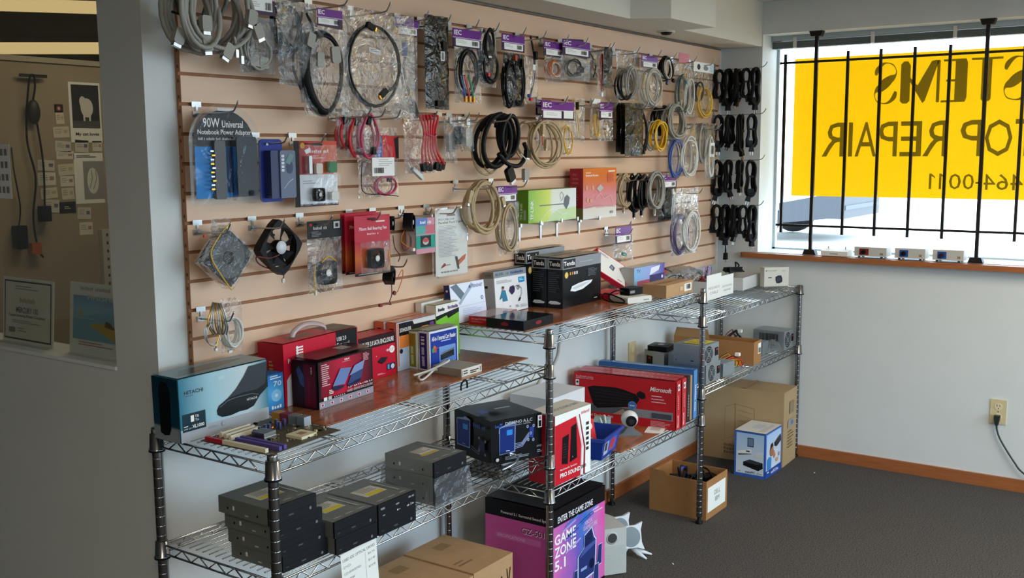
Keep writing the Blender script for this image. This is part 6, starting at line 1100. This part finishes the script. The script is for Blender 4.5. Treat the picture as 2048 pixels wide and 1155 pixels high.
k = PK('cable_pack', 'small bag with a green connector and folded purple header', 'cable pack', (1226, 448, 1266, 520), .07, (1240, 452)); k.card(.05, .06, .85, .52, PURD, iec, poly=[(0, .12), (.9, -.05), (1, 1.3), (.7, .85), (0, 1)]).bag(0, .48, 1, 1.04, BAG, .014).plug(.55, .84, .03, .014, mat('green_plug', '1f8a6a', .4), .012, 0, 'connector', .3)
# --- fan row
k = PK('bagged_fan', 'large square fan in a clear bag, hung cornerwise at the left', 'fan', (398, 440, 500, 582), .06, (424, 443), L=.12)
b = MB(); fan(b, k.p(.5, .52, 0), .118, .027, DKGREY, .72); b.X = Matrix.Translation(k.p(.5, .52, 0)) @ Matrix.Rotation(.72, 4, 'Y'); b.box(-.056, .056, -.0125, -.010, -.056, .056, mat('fan_shroud', '17181a', .3)); b.X = None; k.add(b, 'fan'); b = MB(); b.X = Matrix.Translation(k.p(.5, .52, 0)) @ Matrix.Rotation(.72, 4, 'Y'); b.rbox(-.062, .062, -.018, .018, -.062, .062, BAG, .006); k.add(b, 'bag'); k.wire([(.55, .02, -.02), (.3, .2, -.022), (.12, .45, -.022), (.3, .75, -.022), (.5, .98, -.02)], .0016, YELC, 'lead'); k.bag(.25, -.03, .65, .2, BAG, .01, 0, 'bag_top').plug(.12, .2, .006, .006, REDC, .006, 0, 'crimp')
k = PK('case_fan', 'bare black case fan hung cornerwise beside the bagged one', 'fan', (503, 436, 607, 552), .06, (533, 437), L=.13); b = MB(); fan(b, k.p(.5, .5, 0), .120, .028, SILV, .72); k.add(b, 'frame_and_rotor'); k.wire([(.45, .62, -.014), (.25, .66, -.016), (.04, .62, -.01), (.2, .78, .01), (.6, .97, .01), (.62, 1.08, .01)], .0018, mat('maroon_wire', '6a1f2a', .5), 'lead').plug(.62, 1.1, .008, .012, WHITEC, .006, .01, 'connector')
k = PK('fan_pack', 'bagged small fan hanging from a black header card', 'fan', (613, 440, 684, 578), .06, (628, 430), L=.12)
k.card(.0, .0, .97, .25, P('1b1b1d'), lambda f: (f.ell(.1, .8, .04, .08, P('b02a2a')), f.scrib('Cooling Fan', .16, .5, .55, .68, P('a9a9a9')), f.lines(.1, .08, .4, .4, 4, P('77777a')), f.rect(.74, .5, .92, .9, P('b5b5b5')), f.rect(.79, .58, .88, .8, P('1b1b1d')))).bag(.03, .24, 1, 1.04, BAG, .014); fanpart(k, .52, .76, .068, .018, -.004, 0, WHITE); k.wire([(.3, .6, -.016), (.5, .52, -.016), (.7, .6, -.016)], .0015, YELC, 'lead').wire([(.14, .62, -.014), (.1, .8, -.014), (.14, 1.0, -.014)], .0015, YELC, 'lead').plug(.14, 1.02, .008, .014, WHITEC, .006, -.012, 'connector')
def d70(f):
    f.rect(0, 0, 1, 1, grad('ball_fan', [(0, '7a1f22'), (.3, 'c8622c'), (.55, 'b8263a'), (1, 'c02440')], 2, .3, .1)); f.rect(0, 0, 1, .05, P('2a1418')); f.rect(.36, .93, .6, .96, P('3a1418')); f.rect(.6, .88, .85, .905, P('f0d0c8')); f.text('70mm Ball Bearing Fan', .12, .74, .9, .81, P('f3d5d8'), .02); f.scrib('Socket 7', .34, .68, .66, .71, P('f0c0c0')); f.lines(.08, .01, .9, .035, 1, P('a9a9a9'))
for i, (x, y, dy, lb) in enumerate(((682, 424, .045, 'red carded bearing fan, backmost of the three alike'), (690, 426, .062, 'red carded bearing fan in the middle of the three alike'), (709, 430, .095, 'red carded bearing fan at the front, lettering in full view'))):
    k = PK('fan_blister', lb, 'fan', (x, y, x+71, y+119), dy, i == 2, 0, 'red carded bearing fans', .13); k.card(0, 0, 1, 1, P('b8263a'), d70, 0, .0012, 'backing_card').card(.16, .44, .98, .97, BLISTER, None, -.012, .022, 'blister'); fanpart(k, .5, .72, .06, .016, -.012, 0, WHITE); k.wire([(.86, .6, -.012), (.9, .8, -.012), (.82, .92, -.012)], .0018, YELC, 'lead')
k = PK('fan_pair', 'pair of small black blower fans with trailing red wires', 'fan', (766, 420, 830, 502), .07, (778, 416), L=.12); fanpart(k, .22, .3, .045, .02, 0, .1, SILV, 'fan', .5); fanpart(k, .66, .3, .05, .03, -.02, .4, SILV, 'fan', .5); m = mat('maroon_wire', '6a1f2a', .5)
k.wire([(.6, .5, -.02), (.65, .8, -.03), (.5, .98, -.02), (.4, .7, -.02)], .0015, m, 'lead').wire([(.5, .5, -.02), (.4, .75, -.02), (.7, .96, -.03)], .0015, ORGC, 'lead').wire([(.3, .6), (.35, .9), (.5, 1.1), (.45, 1.25)], .0018, m, 'lead').plug(.7, .97, .01, .01, WHITE, .008, -.03, 'connector')
k = PK('blower_fan', 'single black blower fan with a twisted lead hanging low', 'fan', (756, 528, 800, 572), .07, (785, 524), L=.11); fanpart(k, .5, .5, .05, .03, 0, .5, DKGREY, 'fan', .5); k.wire([(.6, .9), (.6, 1.4), (.5, 1.7), (.55, 1.85), (.3, 1.75), (.1, 1.8)], .0018, m, 'lead').wire([(.8, .6, -.01), (.95, .3, -.015), (1.0, .7, -.01), (.75, 1.3, -.01)], .0014, ORGC, 'lead').plug(.08, 1.8, .012, .01, K('7a2a2a'), .008, 0, 'connector').plug(.72, 1.35, .01, .012, K('7a3a2a'), .008, 0, 'connector', .6)
k = PK('chip_fan', 'small turquoise and pink boxed chip fan', 'fan', (822, 434, 864, 506), .06, (830, 414), L=.12)
b = MB(); a, c = k.p(.1, 1), k.p(1, .02); b.box(a.x, c.x, -.012, .03, a.z, c.z, P('b9aeb0')); f = Face(b, V((a.x, -.012, a.z)), V((1, 0, 0)), V((0, 0, 1)), V((0, -1, 0)), c.x-a.x, c.z-a.z); f.rect(0, 0, 1, 1, P('cf8fa0')); f.rect(0, .78, .6, 1, P('5a7ec4')); f.rect(0, .55, .5, .78, P('58a8a0')); f.rect(.5, .55, 1, .8, P('c86a7a')); f.rect(0, .14, 1, .52, P('1f9a84')); f.rect(.22, .18, .78, .5, P('222226')); f.ell(.5, .34, .16, .1, P('b9b9b4')); f.ell(.5, .37, .15, .06, P('c04a4a')); f.scrib('CHIP FAN', .2, .84, .8, .92, WHITE, .01); l = Face(b, V((a.x, .03, a.z)), V((0, -1, 0)), V((0, 0, 1)), V((-1, 0, 0)), .042, c.z-a.z); l.rect(.1, .1, .9, .6, P('c9bdbc')); l.rect(.4, .2, .6, .5, GREYINK); k.add(b, 'carton')
k = PK('card_blister', 'tall white carded adapter in a clear blister', 'blister pack', (866, 414, 938, 552), .06, (880, 412), L=.12)
def dpc(f):
    f.rect(0, 0, 1, 1, P('dedbd2')); f.rect(.36, .9, .62, .93, P('8a7a6a')); f.text('PCI USB 2.0+', .1, .84, .6, .87, P('3a3a44'), .01); f.text('Parallel Port Card', .1, .79, .85, .825, P('5a6a2a'), .02); f.lines(.1, .28, .72, .76, 22, P('b0b0b4'), .4); f.poly([(.66, .12), (.9, .22), (.94, .3), (.72, .22)], P('c86a44')); f.poly([(.6, .28), (.66, .27), (.72, .08), (.68, .08)], P('4a4a50')); f.poly([(.14, .12), (.3, .16), (.26, .2)], P('a02a3a')); f.lines(.3, .14, .5, .17, 1, GREYINK); [f.ell(.18+.09*i, .06, .025, .012, GREYINK) for i in range(6)]
rnd = [(.1, 0), (.9, 0), (1, .05), (1, .93), (.88, 1), (.12, 1), (0, .93), (0, .05)]
k.card(.06, .03, .94, .98, P('dedbd2'), dpc, 0, .001, 'backing_card').card(0, 0, 1, 1, BLISTER, None, -.006, .02, 'blister_shell', rnd)
k = PK('chain_pack', 'gold and silver bead chains hanging with a bag of white cord', 'chains', (408, 598, 488, 706), .07, (435, 600), L=.11)
for i in range(9):
    m = GOLD if i % 3 == 0 else STEEL; k.wire([(.3, .04, -.004*i+.01), (.16+.02*i, .2, -.004*i), (.1+.035*i, .42+.03*(i % 3), -.004*i), (.22+.02*i, .62-.02*(i % 2), -.003*i)], .0018, m, 'chain')
k.coil(.22, .6, .18, .2, 2, .0014, STEEL, .004, name='wire_loop').wire([(.3, .1, -.01), (.35, .5, -.01), (.2, .85, -.01)], .0016, GOLD, 'chain').plug(.2, .88, .007, .007, STEEL, .007, -.01, 'bead').bag(.42, .0, .95, 1, BAG, .016).coil(.68, .62, .2, .26, 4, .0036, WHITEC, .008).plug(.55, .97, .012, .006, STEEL, .006, -.01, 'end_bead')
# ================================================================ window ledge, wall fittings and the workshop behind the glass
def switch_box(label, ya, yb, h, plate, knob):
    root = tag(empty('switch_box', (.115, (ya+yb)/2, WZ0+.0035)), label, 'switch box', 'switch boxes on the window ledge'); w = ya-yb
    b = MB(); b.box(-.04, .05, -w/2, w/2, .007, h, K('b9b6ac', .45)); b.box(-.0408, -.04, w*.05, w*.34, h*.25, h*.85, plate); b.box(-.0404, -.04, -w*.40, -w*.30, h*.3, h*.5, P('8a7a6c')); b.build('case', root)
    b = MB(); b.lathe([(.009, -.055), (.011, -.041)], knob, 14, (0, w*.2, h*.55), 0); b.box(-.058, -.055, w*.2-.003, w*.2+.003, h*.4, h*.7, knob); b.build('knob', root)
    for k in range(4):
        b = MB(); b.lathe([(.006, 0), (.006, .007)], BLACK, 10); b.build('foot', root, ((k % 2-.5)*.07, (k//2-.5)*w*.7, 0))
switch_box('grey switch box with a red knob plate on the window ledge', -.712, -.866, .052, P('7a2a22'), BLACK)
switch_box('grey switch box with a blue knob plate, middle of the ledge row', -.905, -1.044, .055, P('2a4a8a'), BLACK)
switch_box('grey switch box with a blue knob plate at the right of the ledge row', -1.078, -1.216, .056, P('2a4a8a'), DKGREY)
root = tag(empty('modem', (.12, -.612, WZ0+.0035)), 'low white modem beside the grille foot on the window ledge', 'modem')
b = MB(); b.prism([(-.045, 0), (.05, 0), (.05, .03), (.0, .034), (-.045, .024)], -.066, .066, K('d6d3c8', .45), 1); b.X = None; b.box(-.0455, -.045, -.02, .02, .009, .013, GREYINK)
o = b.build('case', root); b = MB(); b.box(.0, .006, .04, .046, .03, .045, LTGREY); b.box(.0, .006, -.046, -.04, .03, .045, LTGREY); b.build('cable_clip', root)
root = tag(empty('wall_outlet', (XW, -1.397, .365)), 'beige duplex outlet on the wall under the window', 'outlet'); PL = K('cdbd94', .4)
b = MB(); b.rbox(-.0055, 0, -.035, .035, -.058, .058, PL, .003, 0); b.build('plate', root)
for z in (.024, -.024):
    b = MB(); b.lathe([(.0168, -.0075), (.0172, -.005)], K('d9cba6', .4), 20, (0, 0, z), 0); [b.box(-.0078, -.0074, y-.0012, y+.0012, z+.001, z+.010, INK) for y in (-.006, .006)]; b.lathe([(.0026, -.0078), (.0026, -.0074)], INK, 8, (0, 0, z-.008), 0); b.build('socket', root)
b = MB(); b.lathe([(.003, -.0065), (.003, -.005)], STEEL, 8, (0, 0, 0), 0); b.build('screw', root)
root = tag(empty('power_lead', (XW-.012, -1.397, .34)), 'dark green power lead plugged into the wall outlet', 'power lead'); GRN = mat('dark_green_flex', '1d2b26', .4)
b = MB(); b.prism([(-.013, .012), (.013, .012), (.012, -.004), (.006, -.034), (-.006, -.034), (-.012, -.004)], -.026, -.0006, GRN, 0); b.build('plug', root)
b = MB(); b.tube(smooth([(-.014, -.0, -.03), (-.014, -.002, -.055), (-.014, -.022, -.105), (-.015, -.085, -.2), (-.016, -.125, -.243), (-.02, -.24, -.31), (-.03, -.40, -.334), (-.04, -.7, -.3345)], 8), .0042, GRN, 8); b.build('flex', root)
root = tag(empty('wall_outlet', (-.86, YB, .645)), 'beige outlet low on the wall behind the right shelf', 'outlet'); b = MB(); b.rbox(-.035, .035, -.0055, 0, -.058, .058, PL, .003); b.build('plate', root)
for z in (.024, -.024): b = MB(); b.lathe([(.0168, -.0075), (.0172, -.005)], K('d9cba6', .4), 20, (0, 0, z), 1); b.build('socket', root)
b = MB(); b.tube(smooth([(-1.47, YB-.006, .97), (-1.485, YB-.006, .86), (-1.497, YB-.006, .80), (-1.512, YB-.006, .745), (-1.56, YB-.006, .70), (-1.64, YB-.006, .67), (-1.7, YB-.006, .60), (-1.71, YB-.006, .52)], 8), .0055, LTGREY, 8); tag(b.build('wall_cable', None), 'pale grey cable running down the wall behind the middle shelves', 'cable')
b = MB(); b.tube(smooth([(-.018, 0, .0), (-.016, 0, .018), (0, 0, .028), (.016, .004, .02), (.02, .006, 0)], 6), .0028, BLACKC, 6); tag(b.build('cable_loop', None, (-2.69, -.405, .8865)), 'small black cable loop arching on the bare wires of the left shelf', 'cable')
root = tag(empty('recessed_socket', (-.83, -.123, 2.1)), 'bare dark recessed fitting in the soffit underside', 'fitting'); b = MB(); b.lathe([(.038, 0), (.038, -.006), (.028, -.006)], K('d8d2c4', .4), 20); b.build('trim_ring', root)
b = MB(); b.lathe([(.027, -.001), (.027, -.0065), (.02, -.016), (.008, -.018)], K('1c1a18', .5), 18); b.build('lamp_holder', root)
# workshop
def lamp(c, rz, lb, L, w):
    root = tag(empty('ceiling_light', c, math.radians(rz)), lb, 'ceiling light', 'workshop ceiling lights'); b = MB(); b.box(-L/2, L/2, -w/2, w/2, 0, .03, K('d8d4c8', .5)); b.build('housing', root)
    b = MB(); n = 10; pts = [(-w/2+w*i/n, -.05*math.sin(PI*i/n)) for i in range(n+1)]; b.prism(pts, -L/2, L/2, mat('lit_diffuser', 'ffdc9a', .5, emit=.8), 0); b.build('diffuser', root)
lamp((-.98, 4.25, ZC-.03), -52, 'yellowish ceiling light with a bowed diffuser seen deep in the workshop', 1.5, .5); lamp((-2.30, 2.52, ZC-.03), -38, 'yellowish ceiling light at the top edge of the workshop glass', 1.0, .16)
area('workshop_fill', (-2.6, 1.0, 2.25), (0, 0, 0), .8, .3, 5.0, (1, .86, .62))  # fill light without a fixture, added to lift the pinned board
PY = 1.6; root = tag(empty('partition_board', (-2.3, PY, 1.0)), 'tan pinned up partition board in the workshop', 'board')
b = MB(); b.box(-1.1, 1.6, 0, .03, -1.0, .93, mat('tan_board', '9a8a72', .8, var=.08, scale=4)); b.build('panel', root); b = MB(); b.box(-1.1, 1.6, -.008, .036, .93, .95, mat('board_rail', 'a89c86', .6)); b.build('top_rail', root)
def pinned(name, label, cat, q, draw, m=PAPER, y=PY, group=None, rz=0.0, t=.0012):
    a, c = at(q[0], q[1], 1, y), at(q[2], q[3], 1, y); b = MB(); w, h = c.x-a.x, a.z-c.z; b.box(-w/2, w/2, -t, -.0002, -h, 0, m); f = Face(b, V((-w/2, -t, -h)), V((1, 0, 0)), V((0, 0, 1)), V((0, -1, 0)), w, h); b.off = .0001
    if draw: draw(f)
    return tag(b.build(name, None, (a.x+w/2, y, a.z), rot=(0, rz, 0)), label, cat, group)
def d_cat(f): f.rect(.08, .24, .95, .96, P('2c2a2a')); f.ell(.55, .58, .2, .16, P('cfc9c0')); f.ell(.42, .68, .1, .09, P('cfc9c0')); f.rect(.42, .36, .48, .5, P('cfc9c0')); f.rect(.6, .36, .66, .5, P('cfc9c0')); f.rect(.08, .24, .95, .36, P('55504a')); f.text('My cat loves', .15, .10, .9, .17, INK, .02)
def d_mou(f): f.rect(.3, .08, 1, .84, P('8f8c88')); f.ell(.62, .45, .2, .26, P('d6d2ca')); f.line([(.5, .3), (.6, .5), (.58, .66)], .002, INK); f.line([(.62, .28), (.75, .5), (.72, .66)], .002, INK); f.lines(.1, .9, .8, .96, 2, INK)
pinned('poster', 'pinned poster with a white cat photograph in the workshop', 'poster', (135, 163, 205, 285), d_cat); pinned('poster', 'pinned sheet picturing a pale computer mouse in the workshop', 'poster', (146, 306, 210, 405), d_mou)
cards = [(105, 253, 138, 275), (110, 282, 143, 303), (112, 302, 148, 318), (115, 328, 148, 350), (75, 320, 110, 341), (75, 345, 112, 370), (80, 376, 115, 396), (88, 400, 120, 424), (120, 352, 148, 372), (122, 376, 148, 398), (155, 415, 183, 437), (158, 445, 186, 468), (110, 225, 128, 248), (150, 280, 178, 304), (184, 282, 204, 302)]
where = ['under the round badge', 'below the card under the badge', 'third down below the badge', 'fourth down, beside the mouse sheet', 'topmost of the left column', 'second in the left column', 'third in the left column', 'lowest in the left column', 'left of the mouse sheet middle', 'left of the mouse sheet bottom', 'under the mouse sheet', 'lowest under the mouse sheet', 'directly beneath the badge, narrow', 'under the cat poster left half', 'under the cat poster right half']
for k, q in enumerate(cards): pinned('business_card', 'small pinned business card ' + where[k], 'card', q, lambda f: (f.lines(.1, .3, .6, .8, 3, GREYINK, .3, k), f.rect(.65, .4, .9, .7, P(('b9a98a', '6a6a7a', 'a9806a')[k % 3]))), P(('d0c6ae', 'c9c2b2', 'd6cfbc')[k % 3], .7), group='business cards on the workshop board', rz=.06*((k*5) % 3-1))
pinned('business_card', 'black business card near the bottom of the pinned cards', 'card', (118, 404, 152, 425), lambda f: f.lines(.3, .3, .7, .6, 2, P('b9b0a0')), P('1c1b1c')); pinned('badge', 'dark round logo badge pinned above the cards', 'badge', (108, 208, 126, 225), lambda f: (f.ell(.5, .5, .3, .35, P('8a3a2a')), f.ell(.5, .5, .15, .18, P('c9b9a0'))), P('1c1b22'))
root = tag(empty('computer_mouse', (-2.79, PY-.02, 1.74)), 'dark computer mouse hanging by its lead in the workshop', 'mouse'); b = MB(); b.ball((0, 0, 0), .03, K('2a2623'), 14, (.85, .6, 1.6)); b.build('body', root)
b = MB(); b.tube(smooth([(0, 0, .045), (.012, 0, .1), (0, -.01, .14), (-.02, -.01, .1), (-.035, 0, -.1), (-.01, 0, -.25), (-.03, 0, -.4), (-.02, 0, -.52), (.0, 0, -.56)], 8), .004, BLACKC, 6); b.tube(smooth([(.01, 0, -.04), (.025, 0, -.2), (.02, 0, -.36)], 6), .004, BLACKC, 6); b.build('lead', root); b = MB(); b.box(-.005, .035, -.02, .01, -.42, -.36, BLACK); b.build('plug', root); b = MB(); b.box(-.05, -.01, -.012, .008, -.545, -.5, P('a85a2a', .6)); b.build('orange_tag', root)
b = MB(); b.box(-.05, .06, -.008, .0, .13, .142, IRON); b.build('hanger', root)
root = tag(empty('wall_adapter', (-2.88, PY-.02, 1.265)), 'black adapter hanging on a thin lead at the far left of the board', 'adapter'); b = MB(); b.rbox(-.022, .022, -.02, .015, -.045, .045, BLACK, .006); b.build('case', root); b = MB(); b.tube(smooth([(0, 0, .045), (.01, 0, .12), (-.005, 0, .25), (0, .015, .34)], 6), .003, BLACKC, 6); b.build('lead', root)
root = tag(empty('shelf_upright', (-2.515, PY-.012, 1.03)), 'pale slotted shelf upright at the right of the workshop board', 'shelf upright'); b = MB(); b.box(-.015, .03, -.012, .012, 0, .24, P('b9b2a4', .6)); f = b.face(.045, .024, .24, 'front', 0, .0075)
for k in range(7): f.rect(.4, .05+.14*k, .6, .1+.14*k, INK)
b.build('rail', root)
def standing(name, label, cat, x, q, draw, lean=.08):
    a, c = at(q[0], q[1], 0, x), at(q[2], q[3], 0, x); w = a.y-c.y; h = a.z-(IZ0+.009); b = MB(); b.box(-w/2, w/2, -.004, 0, 0, h, PAPER); f = Face(b, V((-w/2, -.004, 0)), V((1, 0, 0)), V((0, 0, 1)), V((0, -1, 0)), w, h); b.off = .0002; draw(f)
    return tag(b.build(name, None, (x, (a.y+c.y)/2, IZ0+.0095), rot=(-lean, 0, -PI/2)), label, cat)
GB = P('b9a878', .5)
def d_cert(f):
    f.rect(.03, .03, .97, .96, P('1c1a18')); f.rect(.05, .055, .95, .935, P('e6e0d0', .7)); f.lines(.25, .8, .75, .88, 2, GREYINK, .35); f.scrib('Certificate', .34, .62, .66, .70, GB, .01); f.text('MERCURY 100', .28, .46, .72, .55, INK, .01); f.text('Fastest Growing Private Companies', .14, .38, .86, .44, INK, .01); f.lines(.2, .28, .8, .34, 2, GREYINK, .3); f.rect(.14, .14, .26, .22, GREYINK); f.lines(.32, .14, .5, .22, 2, GREYINK, .3)
standing('certificate', 'black bordered certificate standing inside the workshop window', 'certificate', XP+.062, (0, 553, 99, 558), d_cert)
def d_fin(f):
    f.scrib('NETWORK HARDWARE', .2, .9, .8, .95, P('b9a98a')); f.rect(.08, .2, .96, .82, grad('beach_sky', [(0, '6fa8b8'), (.5, '7fb0c8'), (.62, '8ab8d4'), (1, '2f6aa8')], 2)); f.text('FINISHES', .36, .77, .96, .84, P('d8d2c0'), .01); f.poly([(.4, .42), (.6, .46), (.96, .44), (.96, .22), (.8, .26), (.6, .34)], P('c9a83c')); f.poly([(.7, .42), (.72, .50), (.8, .48), (.9, .40), (.86, .39)], P('6a4a20')); f.rect(.2, .52, .26, .62, P('b9a060')); f.line([(.1, .51), (.5, .50)], .001, P('c9d6dc')); f.lines(.2, .1, .9, .17, 2, P('a9705a'), .3)
standing('travel_sign', 'beach picture sheet standing inside the workshop window', 'poster', XP+.058, (133, 563, 236, 575), d_fin)
a, c = at(-12, 288, 0, XP+.026), at(25, 397, 0, XP+.026); b = MB(); w, h = a.y-c.y, a.z-c.z; b.box(-w/2, w/2, -.0012, 0, -h, 0, PAPER); f = Face(b, V((-w/2, -.0012, -h)), V((1, 0, 0)), V((0, 0, 1)), V((0, -1, 0)), w, h); b.off = .0001
for r in range(4):
    for q in range(3): f.rect(.12+.28*q, .1+.23*r, .3+.28*q, .22+.23*r, GREYINK)
tag(b.build('notice', None, ((XP+.0265), (a.y+c.y)/2, a.z), rot=(0, 0, -PI/2)), 'white notice taped to the outside of the workshop glass', 'notice')
